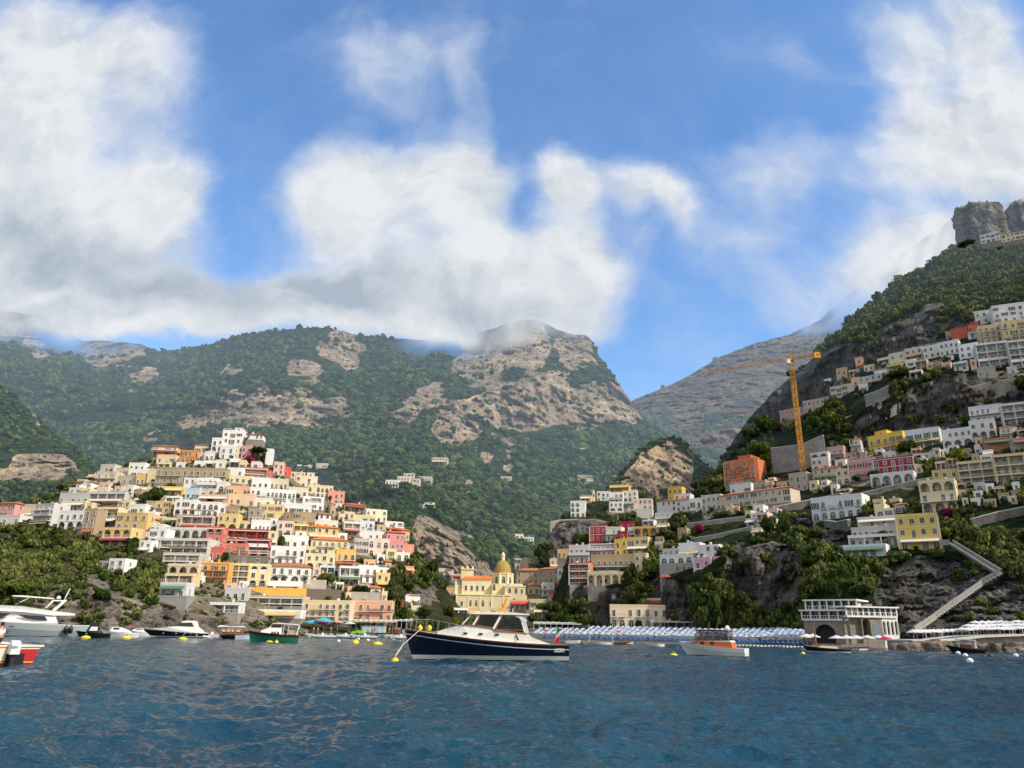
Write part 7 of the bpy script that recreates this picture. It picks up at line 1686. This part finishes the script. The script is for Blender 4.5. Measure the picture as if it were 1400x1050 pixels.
for px, y0, y1 in ((556, 847, 859.5), (568, 843.3, 861), (582, 845.5, 862.5), (598, 848.5, 864), (613, 851, 866)): side_tube([(px, y0), (px-1.5, y1)], .012)
b.build('railing', [M_STEEL], mb.o)
b = MB(); a = mb.prof([(553.5, 864)])[0]; b.bar((a[0]-.3, 0, a[1]+.25), (a[0]+.35, 0, a[1]+.1), .06); b.prism([(a[0]-.05, a[1]-.35), (a[0]+.25, a[1]-.2), (a[0]+.3, a[1]+.2), (a[0]+.1, a[1]+.1)], .16); b.build('anchor', [M_STEEL], mb.o)
lt = text_mesh('LUCSVO', .40, 'lettering', plain((.75, .76, .78), 'letter_white', .5)); x0 = mb.x(762.5)
o = link('lettering', lt, mb.o, (x0, NV*(1.95*.90*.985+.035), mb.z(889.3))); o.rotation_euler = (R(90), 0, 0 if NV < 0 else R(180)); o.scale = (.52, 1, 1)
b = MB(); b.bar((mb.x(684.5), .2, mb.z(835)), (mb.x(692), .2, mb.z(815)), .17, 0, 7, .07); b.bar((mb.x(682), .2, mb.z(834.5)), (mb.x(688), .2, mb.z(829)), .26, 0, 7, .1); b.build('furled_pennant', [plain((.66, .26, .03), 'orange_cloth', .8)], rf)
b = MB(); b.bar((mb.x(701), -.3, mb.z(836)), (mb.x(701), -.3, mb.z(829)), .03); b.lathe([(.25, mb.z(835.5)), (.25, mb.z(834.4)), (.1, mb.z(833.6))], 10, 0, mb.x(667), 0); b.box(mb.x(652)-.15, mb.x(652)+.15, -.1, .1, mb.z(835.4), mb.z(833.9)); b.build('roof_fittings', [M_BWHITE], rf)
for px, lb in ((573.3, 'yellow ball fender on the navy motorboat bow, nearer its tip'), (586, 'yellow ball fender on the navy motorboat bow, nearer its cabin')):
    b = MB(); b.lathe([(.03, -.22), (.14, -.17), (.20, 0), (.15, .16), (.05, .22), (.03, .27)], 14); w_ = mb.world(mb.x(px), NV*.55, mb.z(859.5)); tag(link('fender', b.mesh('fender', [M_YBUOY], True), None, w_), lb, 'fender', 'yellow fenders on the navy motorboat')
fl = empty('flag', mb.world(mb.x(757.5), NV*.5, mb.z(877)), mb.o.rotation_euler.z, 'drooping green white and red flag on the navy motorboat stern', 'flag'); b = MB(); b.bar((0, 0, 0), (-.25, 0, 1.25), .022); b.build('pole', [M_TEAK], fl)
b = MB(); n = 6
for j in range(12):
    for i in range(n):
        def fp(i, j): u, v = i/n, j/12; return (-.24+.16*v-.34*u*(.55+.45*v)+.03*math.sin(9*v+5*u), .09*math.sin(7*u+3*v), 1.22-1.12*v-.12*u)
        b.poly([fp(i, j), fp(i+1, j), fp(i+1, j+1), fp(i, j+1)], 0 if (j+i*.7) < 5.3 else (1 if j+i*.7 < 9.4 else 2))
b.build('cloth', [plain((.01, .20, .06), 'flag_green', .8), plain((.75, .75, .72), 'flag_white', .8), plain((.55, .02, .03), 'flag_red', .8)], fl)
# buoys and ropes
bb = MB(); bb.lathe([(.05, -.30), (.34, -.22), (.46, .02), (.40, .26), (.22, .40), (.06, .46), (.05, .62)], 16); BUOY = bb.mesh('float_body', [M_YBUOY], True)
bb = MB(); bb.lathe([(.05, -.15), (.55, -.1), (.72, .06), (.55, .26), (.2, .36), (.05, .38)], 16); BUOYF = bb.mesh('float_body', [M_YBUOY], True)
bb = MB(); bb.lathe([(.09, .40), (.09, .47), (.03, .5), (.03, .66)], 8); bb.lathe([(.1, .62), (.12, .66), (.1, .70)], 8); BRING = bb.mesh('mooring_ring', [M_STEEL])
def buoy(px, py, me, sc, label, group='yellow mooring buoys'):
    P = sea(px, py); o = empty('buoy', (P[0], P[1], .0), rng.uniform(0, 6), label, 'buoy', group); c = link('float_body', me, o); r_ = link('mooring_ring', BRING, o); o.scale = (sc,)*3; return P
BPt = buoy(540, 904.5, BUOY, .62, 'yellow buoy holding the mooring rope of the navy motorboat')
for a in [(117, 871.5, 'yellow buoy beside the black tender'), (173, 872, 'yellow buoy below the white moored launches'), (250, 873.5, 'yellow buoy below the black and white cruiser'), (344, 876.5, 'yellow buoy under the green boat bow'), (369, 877, 'large yellow buoy under the middle of the green boat'), (486, 879, 'round yellow buoy with a white cap between green boat and navy boat'), (516, 880.5, 'flat yellow buoy nearest the navy motorboat bow')]:
    buoy(a[0], a[1]+1, BUOYF if a[0] != 486 else BUOY, 1.15 if a[0] != 486 else 1.25, a[2])
buoy(378, 878.5, BUOY, .7, 'tiny yellow buoy right of the large one by the green boat'); buoy(1098, 894.5, BUOY, .6, 'small yellow buoy before the dark sailing gozzo'); buoy(921, 896, BUOYF, .6, 'dull yellow buoy at the bow of the orange and white boat')
WB = MB(); WB.lathe([(.05, -.2), (.28, -.1), (.34, .08), (.2, .28), (.03, .34)], 12); WBM = WB.mesh('buoy', [plain((.78, .78, .76), 'float_white', .4)], True)
for px, py, lb in [(463, 877.5, 'white can buoy below the grey inflatables'), (490, 874.5, 'white buoy under the middle inflatable'), (1310, 894, 'white buoy under the dark boat bow at right'), (1320, 897.5, 'white buoy just right of the dark boat bow buoy'), (1326, 905, 'white buoy nearest the camera at right'), (1389, 897.5, 'white buoy nearest the right edge'), (503, 876, 'little white buoy between the two yellow buoys')]:
    P = sea(px, py); o = link('buoy', WBM, None, (P[0], P[1], .05)); tag(o, lb, 'buoy', 'white buoys')
P = sea(1354, 898); o = link('buoy', WB.mesh('buoy', [plain((.1, .03, .02), 'float_dark', .5)], True), None, (P[0], P[1], .05)); tag(o, 'dark red buoy among the white ones at right', 'buoy')
def rope(pts, label, r=.025, sag=0.0):
    b = MB(); Q_ = []
    for a, c in zip(pts[:-1], pts[1:]):
        a, c = np.array(a), np.array(c)
        for k in range(8): t = k/8; Q_.append(tuple(a+(c-a)*t-np.array([0, 0, sag*4*t*(1-t)])))
    Q_.append(tuple(pts[-1])); b.tube(Q_, r, 0, 5); tag(link('mooring_rope', b.mesh('mooring_rope', [M_ROPE])), label, 'rope')
rope([mb.world(mb.x(576), NV*.9, mb.z(859.5)), (BPt[0]+.35, BPt[1]+1.2, 1.15), (BPt[0], BPt[1], .45)], 'rope slanting from the navy motorboat deck to the yellow buoy', .03)
rope([mb.world(mb.x(553), 0, mb.z(868)), mb.world(mb.x(549.5), 0, mb.z(885)), (BPt[0]+.05, BPt[1], .4)], 'rope hanging from the navy motorboat bow tip to the yellow buoy', .026)

# --- orange and white cabin boat
ob = Boat('cabin_boat', 'white launch with orange varnished cabin moored before the beach', 'launch', 1019, 929, 896.5, turn=R(-14))
ob.hull(2.9, 877, 885.5, 1.0, [('z', -.35, 0), ('z', .06, 1), ('s', .55, 2), ('s', .49, 1), ('s', .12, 1), ('s', 0, 1)], [M_ANTI, M_BWHITE, M_GOLD, M_CREAMD], deck=3, sheerp=1.8)
ob.part('cabin', [(1004, 885.5), (1002, 877.5), (958, 875.5), (955, 880), (956, 882)], 1.15, [M_ORGV], .03, .6, .25)
ob.part('cabin_top', [(1003, 877.6), (1001, 875.2), (953, 873.5), (940, 877), (940, 878.6), (957, 876.5)], 1.2, [M_BWHITE], .03, .6, .2)
b = MB()
for a, c in (((958, 862.5), (954.5, 874)), ((968, 862.5), (964.5, 874)), ((980.5, 862.7), (979, 875)), ((990, 862.9), (989.5, 875)), ((998, 863), (1000, 875.5)), ((957, 862.3), (999, 863)), ((954, 873.8), (1000.5, 875.5))):
    A_, C_ = ob.prof([a, c])
    for sg in (1, -1): b.bar((A_[0], sg*.95, A_[1]), (C_[0], sg*1.05, C_[1]), .06)
b.build('window_frame', [M_TEAK], ob.o)
for P in ([(959.5, 863.2), (967, 863.3), (964, 873.5), (956, 873.2)], [(969.5, 863.4), (979.5, 863.6), (978.2, 874.5), (966, 873.8)], [(981.5, 863.7), (997, 863.9), (999, 875), (980.3, 874.6)]): ob.pane(P, 1.0, M_TINT, taper=.0, out=.0, inset=.2)
ob.part('cabin_roof', [(1001, 863.4), (1000, 861.3), (975, 860.3), (957, 860.8), (956, 862.6)], 1.15, [plain((.16, .07, .04), 'dark_varnish', .3)], 0)
for px in (965, 978):
    A_ = ob.prof([(px, 879)])[0]; b = MB()
    for sg in (1, -1): b.box(A_[0]-.17, A_[0]+.17, sg*1.145-.03, sg*1.145+.03, A_[1]-.14, A_[1]+.14)
    b.build('porthole', [M_GLASS], ob.o)
b = MB(); A_ = ob.prof([(996, 861), (996, 858.5)]); b.lathe([(.25, A_[0][1]), (.3, A_[1][1]), (.16, A_[1][1]+.25), (.02, A_[1][1]+.32)], 10, 0, A_[0][0], 0); b.build('radar_dome', [M_BWHITE], ob.o)
b = MB(); A_ = ob.prof([(981, 860.5), (987, 842)]); b.bar((A_[0][0], 0, A_[0][1]), (A_[1][0], 0, A_[1][1]), .05); A_ = ob.prof([(971.5, 861), (973.5, 849)]); b.bar((A_[0][0], .2, A_[0][1]), (A_[1][0], .2, A_[1][1]), .06); b.build('mast', [M_TEAK], ob.o)
b = MB(); 
for sg in (1, -1): b.tube([(ob.x(932), sg*.15, ob.z(872.5)), (ob.x(944), sg*.75, ob.z(872.8)), (ob.x(956), sg*1.05, ob.z(874))], .025); [b.bar((ob.x(p), sg*w_, ob.z(872.7)), (ob.x(p), sg*w_, ob.z(877.5)), .02) for p, w_ in ((932, .15), (938, .5), (944, .75))]
b.build('railing', [M_STEEL], ob.o)

# --- big grey and white yacht at the left
yb = Boat('motor_yacht', 'large grey and white flybridge yacht moored at the left edge', 'yacht', 109, -58, 869.5, turn=R(4))
yb.hull(5.2, 846, 853.5, 2.0, [('z', -.5, 0), ('z', .04, 1), ('z', .16, 2), ('s', 1.30, 3), ('s', 1.25, 2), ('s', .14, 1), ('s', 0, 1)], [M_ANTI, M_BWHITE, M_GRYH, plain((.22, .25, .26), 'seam_grey', .5)], deck=1, sheerp=1.5)
yb.part('swim_platform', [(116, 868.6), (116, 865.2), (96, 864.5), (96, 868.8)], 2.2, [M_GRYH], 0, 0, -.2)
yb.part('cabin', [(68, 852), (63, 841), (50, 838), (-5, 832), (-28, 838), (-40, 846), (-40, 849)], 2.15, [M_BWHITE], .02, 2, .25)
yb.part('flybridge', [(86, 839.8), (86, 837.3), (60, 834), (20, 828.5), (-10, 827.5), (-22, 832), (-14, 835.5), (20, 836), (60, 840.5)], 2.35, [M_BWHITE], .01, 3, -.1)
yb.pane([(17, 840), (50, 841.7), (54.5, 847.8), (40, 847.3), (28, 845)], 2.15, M_GLASS, taper=.02, z0=2, out=.03, inset=.25); yb.pane([(10, 839), (-20, 837.5), (-30, 843), (0, 846)], 2.15, M_GLASS, taper=.02, z0=2, out=.03, inset=.25)
yb.part('hardtop', [(58, 817.3), (57, 815.8), (20, 813.6), (8, 813.8), (8, 815)], 1.9, [M_BWHITE], 0)
b = MB()
for sg in (1, -1):
    for pts, w_ in (([(61, 833), (71, 820), (73, 818)], .22), ([(50, 830), (58, 819), (72, 819)], .12), ([(14, 826), (30, 815)], .06)): b.tube([(yb.x(p), sg*1.7, yb.z(y)) for p, y in pts], w_, 0, 4)
b.tube([(yb.x(71), 0, yb.z(819)), (yb.x(74.5), 0, yb.z(806)), (yb.x(76), 0, yb.z(801))], .10); b.bar((yb.x(72), -.9, yb.z(814)), (yb.x(72), .9, yb.z(814)), .1); b.lathe([(.35, yb.z(816.5)), (.4, yb.z(814)), (.1, yb.z(812))], 10, 0, yb.x(64), 0); b.build('radar_arch', [M_BWHITE], yb.o)
yb.part('flybridge_screen', [(48, 829.5), (48, 827.3), (22, 823.6), (14, 823.4), (17, 827)], 1.9, [M_TINT], 0)
yb.pane([(11, 855.8), (16, 856), (16, 857.6), (11, 857.4)], 2.5, M_GLASS, 'porthole', 0, 0, .06, .06)
me_ = text_mesh('E', .95, 'lettering', plain((.55, .03, .08), 'letter_red', .5)); o = link('lettering', me_, yb.o, (yb.x(5.5), yb.near*(2.6*.985+.02), yb.z(856.5))); o.rotation_euler = (R(90), 0, 0 if yb.near < 0 else R(180))
for k, px in enumerate((78, 84)):
    b = MB(); b.lathe([(.05, -.75), (.33, -.6), (.40, 0), (.36, .4), (.1, .65), (.04, .9)], 12); w_ = yb.world(yb.x(px), yb.near*2.85, yb.z(860)); tag(link('fender', b.mesh('fender', [M_BLACK], True), None, w_), ['black fender hanging on the grey yacht, the one nearer its bow', 'black fender hanging on the grey yacht, the one nearer its stern'][k], 'fender', 'black fenders on the grey yacht')
b = MB(); b.tube([(yb.x(92), 0, yb.z(853.5)), (yb.x(92), 0, yb.z(851))], .03)
for sg in (1, -1): b.tube([(yb.x(92), sg*2.1, yb.z(851.5)), (yb.x(70), sg*2.3, yb.z(850)), (yb.x(40), sg*2.35, yb.z(847.5))], .03)
b.build('railing', [M_STEEL], yb.o)

# --- red speedboat with white outboard, stern towards the camera
SPt = sea(16, 909); ss = px_size(SPt); hd = math.atan2(SPt[1], SPt[0])+R(16)
sbt = empty('speedboat', (SPt[0], SPt[1], 0), hd, 'red speedboat with a white outboard leaving at the left edge', 'speedboat')
hbm, _ = hull_mb(6.6, 2.75, 1.25, .98, .9, [('z', -.35, 0), ('z', .02, 0), ('z', .10, 1), ('z', .17, 2), ('s', .12, 3), ('s', 0, 3)], tr=.97, deckz=.30, deck=4)
hbm.build('hull', [M_ANTI, M_GOLD, M_REDP, M_BWHITE, M_CREAMD], sbt)
b = MB(); b.box(-.10, .12, -1.48, 1.42, .985, 1.09); b.box(.12, 4.5, -1.38, -1.15, .985, 1.08); b.box(.12, 4.5, 1.15, 1.38, .985, 1.08); b.build('gunwale', [M_CREAMD], sbt)
b = MB(); b.box(.15, .95, .2, 1.15, .6, 1.0); b.box(.15, .95, -1.15, -.6, .6, 1.0); b.box(-.02, .0, .35, 1.28, .22, .95); 
for k in range(4): b.box(-.035, -.02, .36, 1.27, .26+.17*k, .29+.17*k)
b.build('stern_seat', [M_CREAMD], sbt)
b = MB(); b.box(-.06, -.002, -.55, .42, -.2, .62); b.build('motor_well', [M_BLACK], sbt)
cw = outboard(sbt, -.10, .16, .36, .92, M_BWHITE)
lt = text_mesh('250', .24, 'lettering', plain((.05, .05, .16), 'letter_blue', .5)); o = link('lettering', lt, cw, (-.71, .12, .62)); o.rotation_euler = (R(90), 0, R(-90))
PX_ = at(-2.2, 880, SPt[1]+1.0); person((PX_[0], PX_[1], .55), R(-100), 0, 2, 'dark haired person in a white shirt standing at the left edge', None, 1.0)
# wake
# --- other boats
def console(bt, px, y0, y1, w=.5, mat=None, name='console'): 
    b = MB(); x = bt.x(px); b.prism([(x-.35, bt.z(y0)), (x+.35, bt.z(y0)), (x+.15, bt.z(y1)), (x-.3, bt.z(y1))], w); return b.build(name, [mat or M_BWHITE], bt.o)
bt = Boat('tender', 'black inflatable tender with a wheelhouse frame right of the grey yacht', 'tender', 148, 105, 870.5, Y=140)
bt.hull(2.6, 860.5, 864, .9, [('z', -.3, 0), ('z', .05, 0), ('s', .35, 0), ('s', 0, 0)], [M_BLACK]); bt.part('cabin', [(133, 864), (132, 853.5), (121, 853), (117, 862)], .8, [M_BLACK]); bt.pane([(131, 855), (131, 860.5), (121, 860.5), (123, 855)], .8, M_WHC, 'window'); bt.part('cabin_roof', [(134, 853.4), (134, 852.2), (120, 851.8), (120, 853)], .9, [M_BLACK]); b = MB(); b.bar((bt.x(125), 0, bt.z(852)), (bt.x(125), 0, bt.z(849)), .9, 0, 6, .7); b.build('radar', [M_BLACK], bt.o)
bt = Boat('launch', 'white launch with dark windows between tender and cruiser', 'launch', 186, 140, 869.5, Y=150, turn=R(10))
bt.hull(2.5, 859, 863.5, 1, [('z', -.3, 0), ('z', .05, 0), ('s', .3, 1), ('s', .22, 0), ('s', 0, 0)], [M_BWHITE, M_GRYH]); bt.part('cabin', [(150, 861), (152, 855), (163, 855.5), (172, 859), (178, 863)], .85, [M_BWHITE]); bt.pane([(153, 856), (162, 856.5), (160, 858.5), (154, 858.5)], .85, M_GLASS)
bt = Boat('launch', 'second low white launch overlapping the cruiser bow', 'launch', 204, 168, 867.5, Y=166)
bt.hull(2.4, 857.5, 861, 1, [('z', -.3, 0), ('z', .05, 0), ('s', 0, 0)], [M_BWHITE]); bt.part('cabin', [(196, 861), (194, 855.5), (184, 857), (178, 860.5)], .8, [M_BWHITE]); bt.pane([(193, 856.3), (192, 858), (184, 858.5), (185, 857.5)], .8, M_GLASS); bt.part('canopy', [(186, 855), (186, 854), (172, 853.2), (172, 854.2)], .7, [plain((.45, .10, .08), 'red_bimini', .8)])
bt = Boat('cruiser', 'black hulled white topped cruiser moored under the shore rocks', 'cruiser', 281, 197, 871.5)
bt.hull(3.6, 859.3, 864.5, 2.0, [('z', -.3, 0), ('z', .12, 1), ('z', .28, 0), ('s', .18, 1), ('s', 0, 1)], [M_BLACK, M_BWHITE, M_GRYH], sheerp=1.4)
bt.part('cabin', [(279, 867), (272, 859.5), (268, 857), (240, 856), (226, 857.5), (207, 860), (204, 861.5), (240, 865)], 1.55, [M_BWHITE], .05, .6, .12); bt.part('hardtop', [(268, 857.5), (265, 849.3), (261, 848), (250, 848.3), (244, 850), (245, 851), (258, 850.6), (262, 857)], 1.35, [M_BWHITE], .04, 1)
bt.part('windscreen', [(258, 851), (246, 851.2), (231, 857), (258, 857.5)], 1.3, [M_GLASS], .08, 1); bt.part('swim_platform', [(284, 871), (284, 869), (274, 868), (274, 870)], 1.6, [M_BWHITE], 0, 0, -.2)
for px in (224, 240, 251, 258): bt.pane([(px-1, 865), (px+1, 865.2), (px+1, 866.4), (px-1, 866.2)], 1.8, M_STEEL, 'porthole', 0, 0, .05, .04)
me_ = text_mesh('33', .32, 'lettering', plain((.75, .75, .75), 'letter_white', .5)); o = link('lettering', me_, bt.o, (bt.x(266), bt.near*(1.8*.93+.03), bt.z(868.6))); o.rotation_euler = (R(90), 0, 0 if bt.near < 0 else R(180))
bt = Boat('dinghy', 'small white motor dinghy right of the black cruiser', 'dinghy', 283, 301, 870, Y=170); bt.hull(1.7, 864.5, 866, .5, [('z', -.2, 0), ('s', .1, 0), ('s', 0, 0)], [M_BWHITE]); console(bt, 290, 866, 862.5, .4)
bt = Boat('excursion_boat', 'wooden boat with a beige canopy carrying tables left of the green boat', 'boat', 342, 300, 871.5, Y=150)
bt.hull(3.0, 864, 865, .8, [('z', -.3, 0), ('z', .05, 0), ('s', .3, 1), ('s', 0, 1)], [M_BLACK, M_TEAK, M_CREAMD], deck=2); bt.part('canopy', [(334, 855.3), (331, 853.2), (315, 851), (300, 852.6), (296, 855), (315, 854.3)], 1.5, [M_CANVAS], 0, 0, -.4)
b = MB()
for px in (300, 309, 320, 331): 
    for sg in (1, -1): b.bar((bt.x(px), sg*1.2, bt.z(866)), (bt.x(px), sg*1.2, bt.z(854)), .06)
b.box(bt.x(330), bt.x(303), -.9, .9, bt.z(866), bt.z(861.5)); b.build('frame', [M_TEAK], bt.o)
b = MB()
for px in (306, 312, 318, 325): b.box(bt.x(px)-.25, bt.x(px)+.25, -1.1, 1.1, bt.z(861.4), bt.z(858.5))
b.build('seat', [plain((.60, .42, .36), 'seat_cushion', .8)], bt.o)
bt = Boat('rowboat', 'pale blue rowboat between the canopy boat and the green boat', 'rowboat', 322, 343, 873, Y=142); bt.hull(1.6, 865.5, 867, .4, [('z', -.2, 0), ('s', .12, 0), ('s', 0, 0)], [gloss((.50, .60, .68), 'pale_blue_hull', .4)], open_=True)
bt = Boat('gozzo', 'green hulled wooden boat with white cabin top and canopy', 'boat', 406, 339.5, 878)
bt.hull(2.9, 862.3, 867.8, .5, [('z', -.35, 0), ('z', .04, 0), ('s', .42, 1), ('s', .12, 1), ('s', 0, 1)], [M_GREEN, plain((.05, .02, .012), 'dark_teak', .4), M_CREAMD], deck=2, tr=.7, sheerp=2.4)
bt.part('cabin', [(383, 867), (383, 858), (380, 854), (369, 853.5), (366, 858), (356, 862.3), (356, 864.5)], .95, [M_BWHITE]); bt.part('windscreen', [(382, 858), (381, 854.2), (370, 854), (367.5, 858)], .97, [M_GLASS]); bt.part('canopy', [(406, 854.5), (406, 853), (384, 851.3), (370, 851.5), (370, 852.5), (386, 853)], 1.15, [M_CANVAS], 0, 0, -.3)
b = MB()
for px in (385, 391, 404):
    for sg in (1, -1): b.bar((bt.x(px), sg*1.0, bt.z(868)), (bt.x(px+1), sg*1.0, bt.z(853)), .05)
for sg in (1, -1): b.bar((bt.x(402), sg*.9, bt.z(867)), (bt.x(407), sg*.9, bt.z(855)), .05)
b.build('frame', [M_BWHITE], bt.o); bt.part('seat', [(403, 867.6), (403, 861), (392, 861), (392, 867)], .7, [plain((.35, .30, .24), 'seat_canvas', .9)])
for px in (371, 374.5, 378.5):
    b = MB(); b.lathe([(.03, -.3), (.17, -.2), (.17, .2), (.03, .3)], 8); b.build('bumper', [M_BLACK], bt.o, True, (bt.x(px), bt.near*1.3, bt.z(866)))
# inflatables on the left beach
def rib(stern, bow, wl, Y, label, turn=0.0, tubec=None):
    bt = Boat('inflatable_boat', label, 'inflatable', stern, bow, wl, Y=Y, turn=turn, group='grey inflatables by the beach'); L = bt.L; r_ = max(.24, L*.052); B = L*.36
    b = MB(); pts = []
    for sg in (1, -1):
        q_ = [(0, sg*B/2, .42), (L*.3, sg*B/2, .42), (L*.6, sg*B*.48, .45), (L*.8, sg*B*.36, .55), (L*.93, sg*B*.17, .68), (L, 0, .75)]; b.tube(q_, r_, 0, 9)
        b.bar((-.25, sg*B/2, .42), (0, sg*B/2, .42), .08, 0, 9, r_)
    b.build('tube', [tubec or M_TGREY], bt.o)
    b = MB(); b.poly([(0, B/2, .38), (0, -B/2, .38), (L*.8, -B*.3, .45), (L*.95, 0, .55), (L*.8, B*.3, .45)]); b.prism([(0, .4), (0, -.15), (L*.75, -.1), (L*.97, .5)], B*.36); b.build('hull', [M_BWHITE], bt.o)
    b = MB(); x = L*.42; b.prism([(x-.3, .4), (x+.35, .4), (x+.15, 1.25), (x-.2, 1.2)], .35); b.box(x-.95, x-.45, -.4, .4, .4, .85); b.build('console', [M_BWHITE], bt.o); outboard(bt.o, .1, 0, .45, .8, M_RUBBER); return bt
rib(456, 419, 872.5, 178, 'grey inflatable boat nearest the green boat', R(12)); rib(487, 452, 872.5, 182, 'grey inflatable boat in the middle of the three', R(14)); rib(513, 479, 873, 180, 'grey inflatable boat with a lime cover behind its bow', R(12)); rib(560, 531, 873, 176, 'grey inflatable boat behind the navy motorboat bow', R(20))
b = MB(); P = at(489, 866, 196); b.prism([(-1.6, 0), (1.7, 0), (1.5, .45), (.2, .75), (-1.4, .4)], .8); tag(link('boat_cover', b.mesh('boat_cover', [plain((.24, .62, .03), 'lime_cover', .6)]), None, P), 'lime green cover over a boat behind the inflatables', 'boat cover')
def rowboat(stern, bow, wl, Y, label, col, turn=0.0, yb_=None, trim_=None, group=None):
    bt = Boat('rowboat', label, 'rowboat', stern, bow, wl, Y=Y, turn=turn, group=group); hh = .22/bt.s*1.9
    bt.hull(max(1.3, bt.L*.34), wl-hh*1.6, wl-hh*1.1, .4, [('z', -.2, 0), ('s', .12, 1), ('s', 0, 1)], [col, trim_ or col, M_CREAMD], deck=2, tr=.5, open_=True)
    b = MB(); [b.box(bt.L*t-.12, bt.L*t+.12, -bt.L*.14, bt.L*.14, .36, .41) for t in (.3, .52, .72)]; b.build('bench', [M_TEAK], bt.o); return bt
rowboat(773, 794, 882, 160, 'white rowboat just off the navy motorboat stern', M_BWHITE, R(8)); rowboat(836, 797, 884, 148, 'long white rowboat with a mast off the beach', M_BWHITE, R(8)); rowboat(838, 866, 883, 152, 'brown wooden rowboat off the umbrella ranks', M_TEAK, R(-6)); rowboat(908, 884, 886, 138, 'short white rowboat left of the orange and white launch', M_BWHITE, R(10))
for px, Y_, h0, h1, lb in ((806, 148.5, 883, 853, 'thin bare mast rising from the long white rowboat'), (838, 152, 882, 852, 'thin mast standing off the umbrella ranks')):
    P = at(px, h0, Y_); T = at(px, h1, Y_); b = MB(); b.bar((0, 0, 0), (0, 0, T[2]-P[2]), .06, 0, 6, .03); tag(link('mast', b.mesh('mast', [M_WRAIL]), None, P), lb, 'mast')
cl_ = [M_BWHITE, M_BWHITE, M_GRYH, M_TEAK, gloss((.10, .25, .45), 'blue_hull_paint', .4)]
for k in range(16):
    px = 412+k*9.3+rng.uniform(-2, 2); Y_ = 200+rng.uniform(0, 8); yy = 868.6-rng.uniform(0, 2.5)
    bt = rowboat(px+6, px-6, yy, Y_, 'small rowboat drawn up on the beach by the waterfront hotels', cl_[int(rng.integers(5))], R(rng.uniform(-40, 40)), group='rowboats drawn up by the waterfront hotels'); bt.o.location.z = .35
# dark sailing gozzo and others at right
bt = Boat('sailing_gozzo', 'dark hulled wooden sailing boat with a bare mast before the sea restaurant', 'sailing boat', 1161, 1099.5, 892)
bt.hull(2.5, 882.3, 886.5, .8, [('z', -.3, 0), ('z', .05, 1), ('z', .16, 0), ('s', .1, 2), ('s', 0, 2)], [M_NAVY, M_BWHITE, M_TEAK, M_CREAMD], deck=3, tr=.4, sheerp=2.4); bt.part('cabin', [(1146, 886.5), (1144, 883.8), (1125, 883), (1120, 885.5)], .6, [M_CREAMD]); b = MB(); b.bar((bt.x(1118), 0, bt.z(887)), (bt.x(1117), 0, bt.z(850)), .12, 0, 7, .07); b.bar((bt.x(1118), 0, bt.z(880)), (bt.x(1150), 0, bt.z(882)), .06); b.build('mast', [M_TEAK], bt.o)
bt = Boat('launch', 'small white launch right of the dark sailing boat', 'launch', 1171, 1200, 893); bt.hull(1.9, 887.5, 889.5, .5, [('z', -.2, 0), ('s', .14, 1), ('s', 0, 0)], [M_BWHITE, M_TEAK, M_CREAMD], deck=2); bt.part('cabin', [(1176, 889.5), (1177, 887), (1186, 887), (1188, 889.5)], .5, [M_BWHITE])
bt = Boat('motor_launch', 'dark hulled launch with a white canopy below the beach club', 'launch', 1342, 1297, 893, turn=R(8))
bt.hull(2.4, 881.5, 886.5, .9, [('z', -.3, 1), ('z', .06, 0), ('s', .12, 1), ('s', 0, 1)], [M_BLACK, M_TEAK, M_CREAMD], deck=2); bt.part('canopy', [(1333, 876), (1332, 874.2), (1312, 873), (1311, 874.6)], .95, [M_WHC], 0, 0, -.2); b = MB()
for px in (1313, 1331):
    for sg in (1, -1): b.bar((bt.x(px), sg*.8, bt.z(886)), (bt.x(px), sg*.8, bt.z(874.4)), .05)
b.build('frame', [M_BWHITE], bt.o); bt.part('cabin', [(1328, 886), (1327, 881.5), (1316, 881), (1311, 884.5)], .7, [plain((.10, .04, .03), 'dark_varnish', .3)]); bt.part('canopy_back', [(1334, 886), (1333.5, 874.5), (1331, 874.5), (1331, 886)], .9, [M_WHC], 0, 0, -.2)
# lettering on the salmon hotel
for (txt, px, py) in (('BUCA', 516, 836.3), ('DI BACCO', 526.5, 837.2)):
    pass
hs = [o for o in bpy.data.objects if o.get('label', '').startswith('salmon waterfront hotel')][0]
HP = np.array(hs.location); sH = px_size(HP)
for txt, px, w_ in (('BUCA', 512, 1.35), ('DI BACCO', 524, 1.35)):
    me_ = text_mesh(txt, w_, 'lettering', plain((.34, .12, .05), 'letter_brown', .7)); o = link('lettering', me_, hs, ((px-507.5)*sH, -.16, (849-837.6)*sH)); o.rotation_euler = (R(90), 0, 0)
for o in list(COL.objects):
    if o.parent is None and o.get('category') and not o.get('kind'): o['kind'] = 'thing'

# ------------------------------------------------------------------ render settings
cy = SC.cycles
cy.max_bounces = 5; cy.diffuse_bounces = 2; cy.glossy_bounces = 3; cy.transparent_max_bounces = 8; cy.transmission_bounces = 3
cy.use_denoising = True; cy.sample_clamp_indirect = 6; cy.use_adaptive_sampling = True; cy.adaptive_threshold = .02
W.cycles.sampling_method = 'MANUAL'; W.cycles.sample_map_resolution = 256
